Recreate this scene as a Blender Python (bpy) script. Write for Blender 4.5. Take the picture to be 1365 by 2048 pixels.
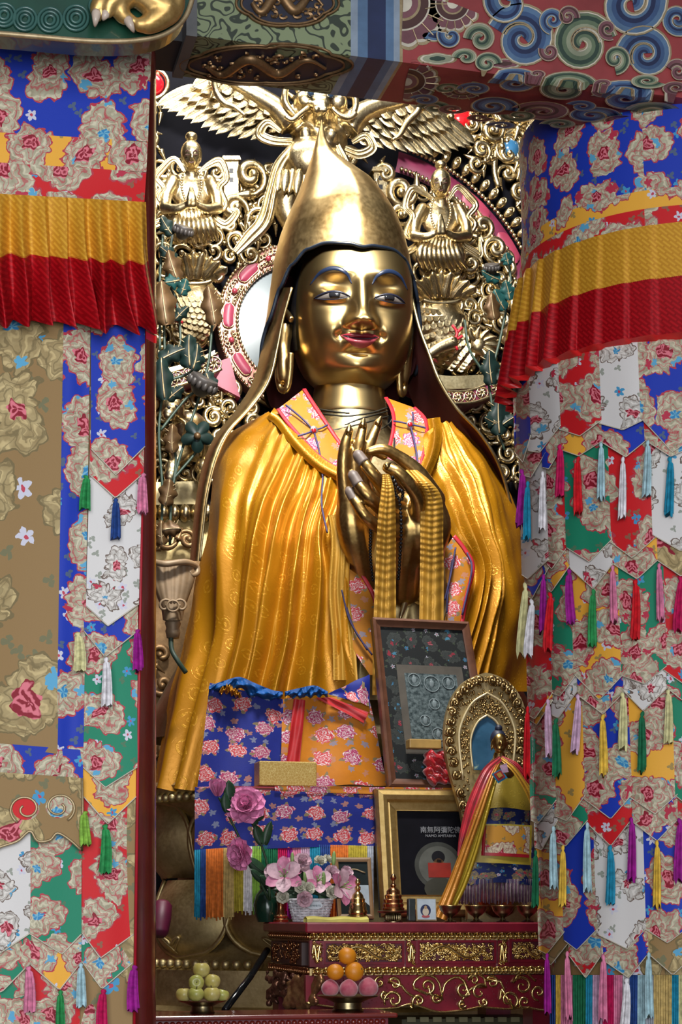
import bpy, bmesh, math, random
import numpy as np
from mathutils import Vector, Matrix
for o in list(bpy.data.objects): bpy.data.objects.remove(o)
C = bpy.context.scene.collection
SC = bpy.context.scene
V3 = Vector
pi = math.pi; sin = math.sin; cos = math.cos
rnd = random.Random(7)
# ------------------------------------------------------------------ camera
# World axes: X along the altar front, Y into the hall, Z up. The camera stands
# left of the hall's axis, level, with a rising front (vertical shift).
F = 3500.0; CX = 682.5; HY = 1835.0; EYE = 1.5; TH = math.radians(14.5)
cam = bpy.data.cameras.new('camera'); camo = bpy.data.objects.new('camera', cam); C.objects.link(camo)
camo.location = (0, 0, EYE); camo.rotation_euler = (pi/2, 0, -TH)
cam.sensor_fit = 'VERTICAL'; cam.sensor_height = 36; cam.lens = F/2048*36
cam.shift_y = (HY-1024)/2048; cam.clip_start = 0.05
SC.camera = camo
# ------------------------------------------------------------------ light
w = bpy.data.worlds.new('hall_air'); SC.world = w; w.use_nodes = True
bg = w.node_tree.nodes['Background']; bg.inputs[0].default_value = (0.80, 0.86, 1.0, 1); bg.inputs[1].default_value = 0.30
def area(name, loc, aim, size, size_y, power, col, spread=180):
    l = bpy.data.lights.new(name, 'AREA'); l.shape = 'RECTANGLE'; l.size = size; l.size_y = size_y
    l.energy = power; l.color = col; l.spread = math.radians(spread)
    o = bpy.data.objects.new(name, l); C.objects.link(o); o.location = loc
    o.rotation_euler = (Vector(aim)-Vector(loc)).to_track_quat('-Z', 'Y').to_euler(); return o
# lantern skylights high in the hall: one before the statue, one over the carved screen
area('skylight_lamp', (1.60, 5.55, 6.05), (1.95, 8.0, 4.55), 1.0, 0.55, 185, (1.0, 0.97, 0.92), 130)
area('skylight_lamp', (1.75, 8.3, 7.2), (1.95, 9.3, 4.2), 2.2, 0.9, 90, (1.0, 0.97, 0.92))
# daylight from the open front doors behind the viewer
area('door_daylight', (-0.3, -2.2, 2.3), (1.3, 5.5, 2.0), 4.0, 3.4, 335, (0.95, 0.97, 1.0))
SC.view_settings.view_transform = 'Standard'; SC.view_settings.look = 'None'
SC.view_settings.gamma = 1; SC.view_settings.use_curve_mapping = False
SC.view_settings.exposure = 0.35
# ------------------------------------------------------------------ pixel helpers (photo 1365x2048)
cT, sT = cos(TH), sin(TH)
def ray(x, y):
    dx = (x-CX)/F; dz = (HY-y)/F
    return dx*cT+sT, -dx*sT+cT, dz
def P(x, y, v):                      # point on the upright plane Y = v
    du, dv, dz = ray(x, y); t = v/dv
    return V3((t*du, v, EYE+t*dz))
def Pz(x, y, z):                     # point on the level plane Z = z
    du, dv, dz = ray(x, y); t = (z-EYE)/dz
    return V3((t*du, t*dv, z))
def mp(v, x=700): return v/ray(x, 0)[1]/F      # metres per pixel on plane v
# ------------------------------------------------------------------ mesh builder
def catmull(pts, n):
    pts = [V3(p) if len(p) == 3 else V3((p[0], p[1], 0)) for p in pts]
    out = []; L = len(pts)-1
    for i in range(n+1):
        t = i/n*L; k = min(int(t), L-1); u = t-k
        p1, p2 = pts[k], pts[k+1]; p0 = pts[k-1] if k else p1*2-p2; p3 = pts[k+2] if k+2 <= L else p2*2-p1
        out.append(0.5*((2*p1)+(p2-p0)*u+(2*p0-5*p1+4*p2-p3)*u*u+(-p0+3*p1-3*p2+p3)*u**3))
    return out
def lerp(a, b, t): return a+(b-a)*t
def sstep(a, b, x):
    t = max(0, min(1, (x-a)/(b-a))); return t*t*(3-2*t)
class MB:
    def __init__(s): s.v = []; s.f = []; s.m = []; s.uv = []
    def add(s, vs, fs, mat=0, uvs=None):
        o = len(s.v); s.v += [tuple(p) for p in vs]
        s.uv += list(uvs) if uvs else [(p[0], p[2]) for p in vs]
        for f in fs: s.f.append(tuple(i+o for i in f)); s.m.append(mat)
        return s
    def merge(s, o, M=None, mat=None):
        vs = [M @ V3(p) for p in o.v] if M else o.v
        k = len(s.v); s.v += [tuple(p) for p in vs]; s.uv += o.uv
        for f, m in zip(o.f, o.m): s.f.append(tuple(i+k for i in f)); s.m.append(m if mat is None else mat)
        return s
    def grid(s, fn, nu, nv, mat=0, cu=False, uvf=None):
        vs = []; us = []; cols = nu if cu else nu+1
        for j in range(nv+1):
            for i in range(cols):
                p = fn(i/nu, j/nv); vs.append(p); us.append(uvf(i/nu, j/nv) if uvf else (p[0], p[2]))
        fs = []
        for j in range(nv):
            for i in range(nu):
                a = j*cols+i; b = j*cols+(i+1) % cols if cu else a+1
                fs.append((a, b, b+cols, a+cols))
        return s.add(vs, fs, mat, us)
    def tube(s, pts, r, n=8, mat=0, caps=True, flat=None, closed=False):
        pts = [V3(p) for p in pts]; L = len(pts)
        rs = r if isinstance(r, (list, tuple)) else [r]*L
        vs = []; T = []
        for i in range(L):
            a = pts[(i-1) % L] if (i or closed) else pts[i]; b = pts[(i+1) % L] if (i < L-1 or closed) else pts[i]
            d = b-a; T.append(d.normalized() if d.length > 1e-9 else V3((0, 0, 1)))
        if flat is not None: nrm = None
        up = V3((0, 0, 1)) if abs(T[0].z) < .9 else V3((1, 0, 0))
        N = (up-T[0]*up.dot(T[0])).normalized()
        for i in range(L):
            if flat is not None:          # flat = (axis vector, scale along axis)
                A = flat[0]; N = T[i].cross(A)
                N = N.normalized() if N.length > 1e-6 else V3((1, 0, 0)); B = A.normalized()*flat[1]
            else:
                N = N-T[i]*N.dot(T[i]); N = N.normalized() if N.length > 1e-6 else T[i].orthogonal().normalized(); B = T[i].cross(N)
            for k in range(n):
                a = 2*pi*k/n; vs.append(pts[i]+(N*cos(a)+B*sin(a))*rs[i])
        fs = []
        for i in range(L if closed else L-1):
            i2 = (i+1) % L
            for k in range(n):
                fs.append((i*n+k, i*n+(k+1) % n, i2*n+(k+1) % n, i2*n+k))
        if caps and not closed: fs += [tuple(range(n-1, -1, -1)), tuple((L-1)*n+k for k in range(n))]
        return s.add(vs, fs, mat)
    def lathe(s, prof, c, n=24, mat=0, sx=1, sy=1):
        c = V3(c); vs = []; fs = []; L = len(prof)
        for r, z in prof:
            for k in range(n):
                a = 2*pi*k/n; vs.append(c+V3((r*cos(a)*sx, r*sin(a)*sy, z)))
        for i in range(L-1):
            for k in range(n): fs.append((i*n+k, i*n+(k+1) % n, (i+1)*n+(k+1) % n, (i+1)*n+k))
        if prof[0][0] > 1e-5: fs.append(tuple(range(n-1, -1, -1)))
        if prof[-1][0] > 1e-5: fs.append(tuple((L-1)*n+k for k in range(n)))
        return s.add(vs, fs, mat)
    def sph(s, c, r, nu=12, nv=8, mat=0):
        c = V3(c); r = V3(r) if hasattr(r, '__len__') else V3((r, r, r)); vs = []
        for j in range(nv+1):
            t = pi*j/nv
            for i in range(nu):
                a = 2*pi*i/nu; vs.append(c+V3((r.x*sin(t)*cos(a), r.y*sin(t)*sin(a), -r.z*cos(t))))
        fs = [(j*nu+i, j*nu+(i+1) % nu, (j+1)*nu+(i+1) % nu, (j+1)*nu+i) for j in range(nv) for i in range(nu)]
        return s.add(vs, fs, mat)
    def box(s, lo, hi, mat=0):
        x0, y0, z0 = lo; x1, y1, z1 = hi
        vs = [(x, y, z) for z in (z0, z1) for y in (y0, y1) for x in (x0, x1)]
        return s.add(vs, [(0, 2, 3, 1), (4, 5, 7, 6), (0, 1, 5, 4), (2, 6, 7, 3), (0, 4, 6, 2), (1, 3, 7, 5)], mat)
    def slab(s, pts, d, mat=0, uvs=None):          # polygon (3-D points) extruded by vector d
        pts = [V3(p) for p in pts]; n = len(pts); d = V3(d)
        fs = [tuple(range(n)), tuple(range(2*n-1, n-1, -1))]+[(i, i+n, (i+1) % n+n, (i+1) % n) for i in range(n)]
        return s.add(pts+[p+d for p in pts], fs, mat, (uvs+uvs) if uvs else None)
    def pslab(s, px, v, th, mat=0): return s.slab([P(x, y, v) for x, y in px], (0, th, 0), mat)
def mesh_of(mb, name):
    me = bpy.data.meshes.new(name); me.from_pydata(mb.v, [], mb.f); return me
def obj(name, mb, mats, parent=None, smooth=40, origin=None, fix=True, **props):
    if not isinstance(mats, (list, tuple)): mats = [mats]
    if parent is not None: og = V3(parent['_w']) if '_w' in parent else V3(parent.location)
    elif origin is not None: og = V3(origin)
    else:
        a = np.array(mb.v); og = V3(((a[:, 0].min()+a[:, 0].max())/2, (a[:, 1].min()+a[:, 1].max())/2, a[:, 2].min()))
    me = bpy.data.meshes.new(name)
    me.from_pydata([(p[0]-og.x, p[1]-og.y, p[2]-og.z) for p in mb.v], [], mb.f)
    me.polygons.foreach_set('material_index', mb.m)
    uvl = me.uv_layers.new(name='UVMap'); li = np.zeros(len(me.loops), dtype=np.int32); me.loops.foreach_get('vertex_index', li)
    uvl.data.foreach_set('uv', np.array(mb.uv, dtype=np.float32)[li].ravel())
    for m in mats: me.materials.append(m)
    if fix:
        b = bmesh.new(); b.from_mesh(me); bmesh.ops.recalc_face_normals(b, faces=b.faces); b.to_mesh(me); b.free()
    if smooth:
        me.polygons.foreach_set('use_smooth', [True]*len(me.polygons))
        if smooth < 180: me.set_sharp_from_angle(angle=math.radians(smooth))
    me.update()
    o = bpy.data.objects.new(name, me); C.objects.link(o)
    if parent is not None: o.parent = parent; o.location = (0, 0, 0); o['_w'] = list(og)
    else: o.location = og
    for k, val in props.items(): o[k] = val
    return o
def tag(o, label, cat, group=None):
    o['label'] = label; o['category'] = cat
    if group: o['group'] = group
    return o
def thing(name, label, cat, loc=(0, 0, 0), group=None):
    o = bpy.data.objects.new(name, None); C.objects.link(o); o.location = loc; o.empty_display_size = .05
    return tag(o, label, cat, group)
def struct(name, mb, mats, smooth=0, parent=None):
    o = obj(name, mb, mats, parent, smooth)
    o['kind'] = 'structure'; return o
def inst(src, loc, parent=None, rot=None, scale=None, mat=None, name=None):   # copy sharing mesh data
    o = src.copy(); C.objects.link(o)
    for k in ('label', 'category', 'group'):
        if k in o: del o[k]
    if name: o.name = name
    if parent is not None:
        o.parent = parent; o.location = V3(loc)-(V3(parent['_w']) if '_w' in parent else V3(parent.location))
    else: o.parent = None; o.location = loc
    if rot: o.rotation_euler = rot
    if scale: o.scale = scale if hasattr(scale, '__len__') else (scale,)*3
    if mat: o.material_slots[0].link = 'OBJECT'; o.material_slots[0].material = mat
    return o
def blob(mb, voxel, smooth=4):                  # fuse overlapping closed shapes into one skin
    me = mesh_of(mb, 'tmp'); o = bpy.data.objects.new('tmp', me); C.objects.link(o)
    b = bmesh.new(); b.from_mesh(me); bmesh.ops.recalc_face_normals(b, faces=b.faces); b.to_mesh(me); b.free()
    r = o.modifiers.new('r', 'REMESH'); r.mode = 'VOXEL'; r.voxel_size = voxel
    if smooth: q = o.modifiers.new('s', 'SMOOTH'); q.factor = .5; q.iterations = smooth
    ev = o.evaluated_get(bpy.context.evaluated_depsgraph_get()); m2 = ev.to_mesh()
    out = MB(); out.add([tuple(x.co) for x in m2.vertices], [tuple(p.vertices) for p in m2.polygons])
    ev.to_mesh_clear(); bpy.data.objects.remove(o); bpy.data.meshes.remove(me); return out
def text_mb(txt, size, th=.0005):
    cu = bpy.data.curves.new('t', 'FONT'); cu.body = txt; cu.size = size; cu.extrude = th; cu.align_x = 'CENTER'; cu.resolution_u = 3
    o = bpy.data.objects.new('t', cu); C.objects.link(o)
    ev = o.evaluated_get(bpy.context.evaluated_depsgraph_get()); m2 = ev.to_mesh()
    out = MB(); out.add([(x.co.x, -x.co.z, x.co.y) for x in m2.vertices], [tuple(p.vertices) for p in m2.polygons])
    ev.to_mesh_clear(); bpy.data.objects.remove(o); bpy.data.curves.remove(cu); return out
# ------------------------------------------------------------------ materials
class MT:
    def __init__(s, name):
        s.mat = bpy.data.materials.new(name); s.mat.use_nodes = True; s.t = s.mat.node_tree; s.t.nodes.clear()
        s.o = s.t.nodes.new('ShaderNodeOutputMaterial'); s.b = s.t.nodes.new('ShaderNodeBsdfPrincipled')
        s.t.links.new(s.b.outputs[0], s.o.inputs[0])
    def put(s, sock, val):
        if isinstance(val, bpy.types.NodeSocket): s.t.links.new(val, sock)
        elif hasattr(val, '__len__') and len(val) == 3 and sock.type == 'RGBA': sock.default_value = (*val, 1)
        else: sock.default_value = val
    def n(s, typ, ins=None, **pr):
        nd = s.t.nodes.new(typ)
        for k, v in pr.items(): setattr(nd, k, v)
        for k, v in (ins or {}).items(): s.put(nd.inputs[k], v)
        return nd
    def m(s, op, a, b=None, c=None):
        ins = {0: a}
        if b is not None: ins[1] = b
        if c is not None: ins[2] = c
        return s.n('ShaderNodeMath', ins, operation=op).outputs[0]
    def mix(s, f, a, b):
        nd = s.n('ShaderNodeMix', data_type='RGBA'); s.put(nd.inputs[0], f); s.put(nd.inputs[6], a); s.put(nd.inputs[7], b); return nd.outputs[2]
    def noise(s, vec, scale, detail=3, rough=.55, out=0):
        return s.n('ShaderNodeTexNoise', {'Vector': vec, 'Scale': scale, 'Detail': detail, 'Roughness': rough}).outputs[out]
    def ramp(s, f, lo, hi):
        return s.n('ShaderNodeMapRange', {0: f, 1: lo, 2: hi}, clamp=True).outputs[0]
    def coord(s, which='Object'): return s.n('ShaderNodeTexCoord').outputs[which]
    def bump(s, h, strength=.3, dist=.01):
        s.put(s.b.inputs['Normal'], s.n('ShaderNodeBump', {'Height': h, 'Strength': strength, 'Distance': dist}).outputs[0])
    def set(s, **k):
        nm = {'col': 'Base Color', 'rough': 'Roughness', 'metal': 'Metallic', 'coat': 'Coat Weight', 'coatr': 'Coat Roughness', 'sheen': 'Sheen Weight', 'spec': 'Specular IOR Level', 'emit': 'Emission Color', 'es': 'Emission Strength', 'alpha': 'Alpha', 'trans': 'Transmission Weight', 'ior': 'IOR', 'sss': 'Subsurface Weight'}
        for a, v in k.items(): s.put(s.b.inputs[nm[a]], v)
        return s
def plain(name, col, rough=.5, metal=0, var=.25, scale=14, bump=0, **k):
    M = MT(name); co = M.coord(); nz = M.noise(co, scale, 4)
    d = tuple(c*(1-var) for c in col); l = tuple(min(1, c*(1+var*.6)) for c in col)
    M.set(col=M.mix(M.ramp(nz, .3, .7), d, l), rough=rough, metal=metal, **k)
    if bump: M.bump(M.noise(co, scale*6, 3), bump, .004)
    return M.mat
def gold(name, col, dark, rough, scale=5, amt=(.35, .75), bump=.0, metal=1.0):
    M = MT(name); co = M.coord(); nz = M.noise(co, scale, 5, .65); fine = M.noise(co, scale*9, 3)
    f = M.m('ADD', M.m('MULTIPLY', nz, .75), M.m('MULTIPLY', fine, .25))
    M.set(col=M.mix(M.ramp(f, *amt), dark, col), metal=metal, rough=M.m('ADD', M.m('MULTIPLY', fine, .16), rough-.08))
    if bump: M.bump(fine, bump, .006)
    return M.mat
def satin(name, col, dark, rough=.36, metal=.45, pat=9.0, bump=.25):
    M = MT(name); uv = M.coord('UV')
    vo = M.n('ShaderNodeTexVoronoi', {'Vector': uv, 'Scale': pat, 'Randomness': .5}, voronoi_dimensions='2D')
    ring = M.m('SINE', M.m('MULTIPLY', vo.outputs['Distance'], 34.0))
    pt = M.m('MULTIPLY', M.ramp(ring, .1, .5), M.ramp(M.noise(uv, pat*7, 4), .42, .58))
    pt = M.m('MULTIPLY', pt, M.m('LESS_THAN', vo.outputs['Distance'], .38))
    M.set(col=M.mix(M.m('MULTIPLY', pt, .55), dark, col), rough=M.m('SUBTRACT', rough, M.m('MULTIPLY', pt, .06)), metal=metal)
    M.bump(M.m('ADD', pt, M.m('MULTIPLY', M.noise(uv, 60, 3), .8)), bump, .003)
    return M.mat
def fret(name, col, dark, k=30, rough=.4, metal=.25):      # silk with a woven diagonal fret
    M = MT(name); uv = M.coord('UV')
    rot = M.n('ShaderNodeMapping', {0: uv, 'Rotation': (0, 0, pi/4)}).outputs[0]
    br = M.n('ShaderNodeTexBrick', {'Vector': rot, 'Scale': k, 'Color1': (1, 1, 1, 1), 'Color2': (.65, .65, .65, 1), 'Mortar': (0, 0, 0, 1), 'Mortar Size': .09, 'Brick Width': 1.0, 'Row Height': .33}).outputs[0]
    M.set(col=M.mix(br, dark, col), rough=rough, metal=metal, spec=.4)
    M.bump(br, .2, .001); return M.mat
def brocade(name, bgc, k=7.2, leaf=(.46, .43, .31), leaf2=(.26, .23, .15), edge=(.40, .04, .06), R=.45, rose=.15, seed=0.0, dim=1.0):
    """woven floral silk: scalloped leaf clumps with roses, small flowers on the ground"""
    M = MT(name); uv = M.coord('UV')
    p = M.n('ShaderNodeVectorMath', {0: uv, 1: (k, k, 1)}, operation='MULTIPLY').outputs[0]
    p = M.n('ShaderNodeVectorMath', {0: p, 1: (seed*3.7, seed*1.9, 0)}, operation='ADD').outputs[0]
    wob = M.n('ShaderNodeVectorMath', {0: M.noise(p, 2.2, 2, .5, 1), 1: (.5, .5, .5)}, operation='SUBTRACT').outputs[0]
    wb2 = M.n('ShaderNodeVectorMath', {0: M.noise(p, 9.0, 2, .5, 1), 1: (.5, .5, .5)}, operation='SUBTRACT').outputs[0]
    p = M.n('ShaderNodeVectorMath', {0: wb2, 1: (.10, .10, 0), 2: p}, operation='MULTIPLY_ADD').outputs[0]
    q = M.n('ShaderNodeVectorMath', {0: wob, 1: (.42, .42, 0), 2: p}, operation='MULTIPLY_ADD').outputs[0]
    def cell(vec, scale, rand, off):
        v2 = M.n('ShaderNodeVectorMath', {0: vec, 1: (scale, scale, 1), 2: (off, off*.7, 0)}, operation='MULTIPLY_ADD').outputs[0]
        vo = M.n('ShaderNodeTexVoronoi', {'Vector': v2, 'Scale': 1.0, 'Randomness': rand}, voronoi_dimensions='2D')
        d = M.n('ShaderNodeVectorMath', {0: v2, 1: vo.outputs['Position']}, operation='SUBTRACT').outputs[0]
        sx = M.n('ShaderNodeSeparateXYZ', {0: d}); col = M.n('ShaderNodeSeparateColor', {0: vo.outputs['Color']})
        r = M.m('SQRT', M.m('ADD', M.m('MULTIPLY', sx.outputs[0], sx.outputs[0]), M.m('MULTIPLY', sx.outputs[1], sx.outputs[1])))
        return r, M.m('ARCTAN2', sx.outputs[1], sx.outputs[0]), col
    r, a, c = cell(q, 1.0, .55, 0)
    sc = M.m('ABSOLUTE', M.m('SINE', M.m('MULTIPLY', a, 6.0)))
    big = M.m('SINE', M.m('ADD', M.m('MULTIPLY', a, 2.0), M.m('MULTIPLY', c.outputs[0], 6.3)))
    Rr = M.m('ADD', M.m('ADD', R-.02, M.m('MULTIPLY', sc, .065)), M.m('MULTIPLY', big, .09))
    inl = M.m('LESS_THAN', r, Rr); lin = M.m('LESS_THAN', r, M.m('SUBTRACT', Rr, .028))
    vein = M.m('MULTIPLY', M.m('LESS_THAN', M.m('ABSOLUTE', M.m('SINE', M.m('ADD', M.m('MULTIPLY', a, 6.0), M.m('MULTIPLY', r, 3)))), .09), M.m('GREATER_THAN', r, .24))
    inner = M.m('LESS_THAN', M.m('ABSOLUTE', M.m('SUBTRACT', r, M.m('ADD', .27, M.m('MULTIPLY', sc, .05)))), .012)
    emb = M.m('SINE', M.m('ADD', M.m('MULTIPLY', r, 34.0), M.m('ADD', M.m('MULTIPLY', M.m('SINE', M.m('MULTIPLY', a, 6.0)), 1.8), M.m('MULTIPLY', M.noise(p, 3.0, 2), 9.0))))
    lc = M.mix(M.ramp(M.noise(p, 5, 3), .3, .7), leaf2, leaf)
    lc = M.mix(M.m('MULTIPLY', M.ramp(emb, .55, .95), .55), lc, tuple(min(1, x*1.45) for x in leaf)); lc = M.mix(M.m('MULTIPLY', M.ramp(emb, -.80, -.97), .7), lc, edge)  # highlights of the raised weave are mixed into the leaf colour
    lc = M.mix(M.m('MULTIPLY', M.m('MAXIMUM', vein, inner), .6), lc, edge)
    # ground with small flowers
    r2, a2, c2 = cell(p, 1.75, .75, 11.3)
    pet = M.m('ADD', .08, M.m('MULTIPLY', M.m('ABSOLUTE', M.m('SINE', M.m('MULTIPLY', a2, 2.5))), .11))
    f2 = M.m('LESS_THAN', r2, pet); on = M.m('GREATER_THAN', c2.outputs[0], .45)
    fcol = M.mix(M.m('GREATER_THAN', c2.outputs[1], .45), (.05, .26, .46), (.52, .52, .60))
    fcol = M.mix(M.m('LESS_THAN', r2, .045), fcol, (.45, .05, .08))
    r4, a4, c4 = cell(p, 3.4, .9, 4.1)
    tw = M.m('MULTIPLY', M.m('LESS_THAN', r4, M.m('ADD', .06, M.m('MULTIPLY', M.m('ABSOLUTE', M.m('SINE', M.m('MULTIPLY', a4, 1.5))), .22))), M.m('GREATER_THAN', c4.outputs[2], .62))
    ground = M.mix(M.m('MULTIPLY', tw, .65), bgc, (.10, .14, .08))
    ground = M.mix(M.m('MULTIPLY', f2, on), ground, fcol)
    col = M.mix(inl, ground, edge); col = M.mix(lin, col, lc)
    # blossoms on the leaf clumps: a rose at the heart, a blue one off-centre
    rr = M.m('ADD', rose, M.m('MULTIPLY', M.m('SINE', M.m('MULTIPLY', a, 5.0)), .02))
    rr = M.m('MULTIPLY', rr, M.m('ADD', .62, M.m('MULTIPLY', M.m('GREATER_THAN', c.outputs[2], .3), .38))); inr = M.m('LESS_THAN', r, rr)
    sw = M.m('SINE', M.m('ADD', M.m('MULTIPLY', r, 62.0), M.m('ADD', M.m('MULTIPLY', M.m('SINE', M.m('MULTIPLY', a, 3.0)), 2.2), M.m('MULTIPLY', M.noise(p, 8, 2), 7.0))))
    rosec = M.mix(M.ramp(sw, -.3, .6), (.22, .008, .02), (.62, .16, .20))
    bl = M.mix(M.ramp(M.m('ADD', M.m('SINE', M.m('MULTIPLY', a, 5.0)), M.m('MULTIPLY', M.noise(p, 20, 2), 1.2)), .0, .8), (.16, .40, .52), (.03, .20, .42))
    bloss = M.mix(M.m('GREATER_THAN', c.outputs[2], .3), bl, rosec)
    col = M.mix(inr, col, bloss)
    r3, a3, c3 = cell(q, 2.6, .8, 7.7)
    f3 = M.m('MULTIPLY', M.m('LESS_THAN', r3, M.m('ADD', .14, M.m('MULTIPLY', M.m('ABSOLUTE', M.m('SINE', M.m('MULTIPLY', a3, 2.5))), .12))), M.m('GREATER_THAN', c3.outputs[1], .72))
    f3 = M.m('MULTIPLY', f3, M.m('MULTIPLY', lin, M.m('SUBTRACT', 1.0, inr)))
    col = M.mix(f3, col, M.mix(M.m('GREATER_THAN', c3.outputs[0], .5), (.09, .33, .52), (.42, .03, .06)))
    if dim != 1: col = M.mix(1-dim, col, (.004, .005, .005))
    M.set(col=col, rough=.62, spec=.25)
    h = M.m('ADD', M.m('MULTIPLY', lin, .6), M.m('ADD', M.m('MULTIPLY', M.noise(uv, 500, 1), .25), M.m('MULTIPLY', M.noise(p, 14, 2), .3)))
    M.bump(h, .35, .002); return M.mat
def peony_brocade(name, bgc, k=13, seed=0.0):
    """plain coloured silk with separate white-edged red peonies"""
    M = MT(name); uv = M.coord('UV')
    p = M.n('ShaderNodeVectorMath', {0: uv, 1: (k, k*1.15, 1), 2: (seed, seed*.6, 0)}, operation='MULTIPLY_ADD').outputs[0]
    wob = M.n('ShaderNodeVectorMath', {0: M.noise(p, 3.4, 3, .6, 1), 1: (.5, .5, .5)}, operation='SUBTRACT').outputs[0]
    p = M.n('ShaderNodeVectorMath', {0: wob, 1: (.30, .30, 0), 2: p}, operation='MULTIPLY_ADD').outputs[0]
    def cell(scale, rand, off):
        v2 = M.n('ShaderNodeVectorMath', {0: p, 1: (scale, scale, 1), 2: (off, off*.7, 0)}, operation='MULTIPLY_ADD').outputs[0]
        vo = M.n('ShaderNodeTexVoronoi', {'Vector': v2, 'Scale': 1.0, 'Randomness': rand}, voronoi_dimensions='2D')
        d = M.n('ShaderNodeVectorMath', {0: v2, 1: vo.outputs['Position']}, operation='SUBTRACT').outputs[0]
        sx = M.n('ShaderNodeSeparateXYZ', {0: d}); col = M.n('ShaderNodeSeparateColor', {0: vo.outputs['Color']})
        r = M.m('SQRT', M.m('ADD', M.m('MULTIPLY', sx.outputs[0], sx.outputs[0]), M.m('MULTIPLY', sx.outputs[1], sx.outputs[1])))
        return r, M.m('ARCTAN2', sx.outputs[1], sx.outputs[0]), col
    r, a, c = cell(1, .42, 0)
    nz = M.noise(p, 5.5, 2)
    Rr = M.m('ADD', M.m('ADD', .26, M.m('MULTIPLY', M.m('ABSOLUTE', M.m('SINE', M.m('MULTIPLY', a, 4.5))), .07)), M.m('MULTIPLY', M.m('SUBTRACT', nz, .5), .22))
    inp = M.m('LESS_THAN', r, Rr)
    sw = M.m('SINE', M.m('ADD', M.m('MULTIPLY', r, 42.0), M.m('ADD', M.m('MULTIPLY', M.m('SINE', M.m('MULTIPLY', a, 4.0)), 2.2), M.m('MULTIPLY', nz, 5.0))))
    red = M.mix(M.m('GREATER_THAN', c.outputs[0], .4), (.30, .03, .10), (.42, .03, .04))
    sw2 = M.m('SINE', M.m('ADD', M.m('MULTIPLY', r, 85.0), M.m('ADD', M.m('MULTIPLY', M.m('SINE', M.m('MULTIPLY', a, 7.0)), 2.0), M.m('MULTIPLY', M.noise(p, 11, 2), 8.0))))
    pc = M.mix(M.ramp(M.m('ADD', M.m('MULTIPLY', sw, .5), M.m('MULTIPLY', sw2, .6)), -.1, .7), red, (.56, .48, .49))
    r2, a2, c2 = cell(1.9, .7, 5.3)
    sm = M.m('MULTIPLY', M.m('LESS_THAN', r2, M.m('ADD', .13, M.m('MULTIPLY', M.m('ABSOLUTE', M.m('SINE', M.m('MULTIPLY', a2, 2.5))), .13))), M.m('GREATER_THAN', c2.outputs[0], .25))
    sc = M.mix(M.m('GREATER_THAN', c2.outputs[1], .55), (.34, .15, .10), (.16, .18, .26))
    g = M.mix(M.m('MULTIPLY', sm, .8), M.mix(M.noise(p, 3, 3), tuple(x*.75 for x in bgc), bgc), sc)
    lf = M.m('LESS_THAN', r, M.m('ADD', .2, M.m('MULTIPLY', M.ramp(M.m('SINE', M.m('ADD', M.m('MULTIPLY', a, 3.0), M.m('MULTIPLY', c.outputs[1], 6.0))), .4, 1), .22)))
    g = M.mix(lf, g, (.17, .13, .07))
    M.set(col=M.mix(inp, g, pc), rough=.6, spec=.25)
    M.bump(M.m('ADD', M.noise(uv, 300, 2), inp), .2, .002); return M.mat
def swirl(name, a_, b_, k=30, rough=.5):                 # dense painted squiggle ground
    M = MT(name); co = M.coord('UV')
    d = M.noise(co, k*.5, 2, .5, 1)
    q = M.n('ShaderNodeVectorMath', {0: d, 1: (.07, .07, .07), 2: co}, operation='MULTIPLY_ADD').outputs[0]
    nz = M.noise(q, k, 1, .4); ln = M.m('ABSOLUTE', M.m('SINE', M.m('MULTIPLY', nz, 26.0)))
    M.set(col=M.mix(M.ramp(ln, .45, .6), b_, a_), rough=rough); return M.mat
def smooth_gold(name, col, dark, rough):
    M = MT(name); nz = M.noise(M.coord(), 2.2, 3, .5); M.set(col=M.mix(M.ramp(nz, .3, .7), dark, col), metal=1.0, rough=rough); return M.mat
G_STATUE = smooth_gold('statue_gold', (.72, .53, .24), (.52, .35, .13), .30)
G_HAT = gold('hat_gold', (.68, .50, .24), (.40, .26, .10), .34, 5)
G_HAND = gold('hand_gold', (.62, .43, .17), (.36, .22, .07), .34, 9)
G_CARVE = gold('carved_gold', (.80, .68, .44), (.42, .32, .16), .30, 12, bump=.15)
G_BRONZE = gold('old_bronze', (.74, .60, .32), (.42, .32, .14), .50, 8, bump=.1)
G_BRIGHT = gold('bright_gilt', (.92, .72, .34), (.62, .42, .14), .26, 20)
G_CHEST = gold('chest_gold', (.60, .52, .32), (.38, .30, .15), .36, 9)
BRASS = gold('brass', (.72, .55, .25), (.40, .27, .09), .22, 30)
COPPER = gold('copper', (.60, .33, .15), (.33, .15, .06), .25, 30)
DBRASS = gold('dull_brass', (.34, .28, .15), (.14, .11, .06), .32, 30)
SATIN = satin('yellow_satin', (.62, .32, .022), (.40, .17, .005), .34, .45)
SATIN_D = satin('scarf_silk', (.62, .36, .05), (.45, .24, .03), .45, .3, 16)
RED_L = plain('red_lacquer', (.17, .018, .012), .22, 0, .3, 6, coat=.6, coatr=.12)
MAROON = plain('maroon_lacquer', (.19, .009, .022), .30, 0, .35, 9, coat=.35, coatr=.2)
DARKWOOD = plain('dark_board', (.005, .005, .008), .8, 0, .4, 6, spec=.08)
BLACK = plain('black_paint', (.008, .008, .011), .35)
NAVY = plain('navy_paint', (.012, .020, .065), .45)
BLUE1 = plain('blue_paint', (.035, .075, .17), .5); BLUE2 = plain('mid_blue_paint', (.075, .14, .24), .5); BLUE3 = plain('pale_blue_paint', (.22, .27, .33), .5)
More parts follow.
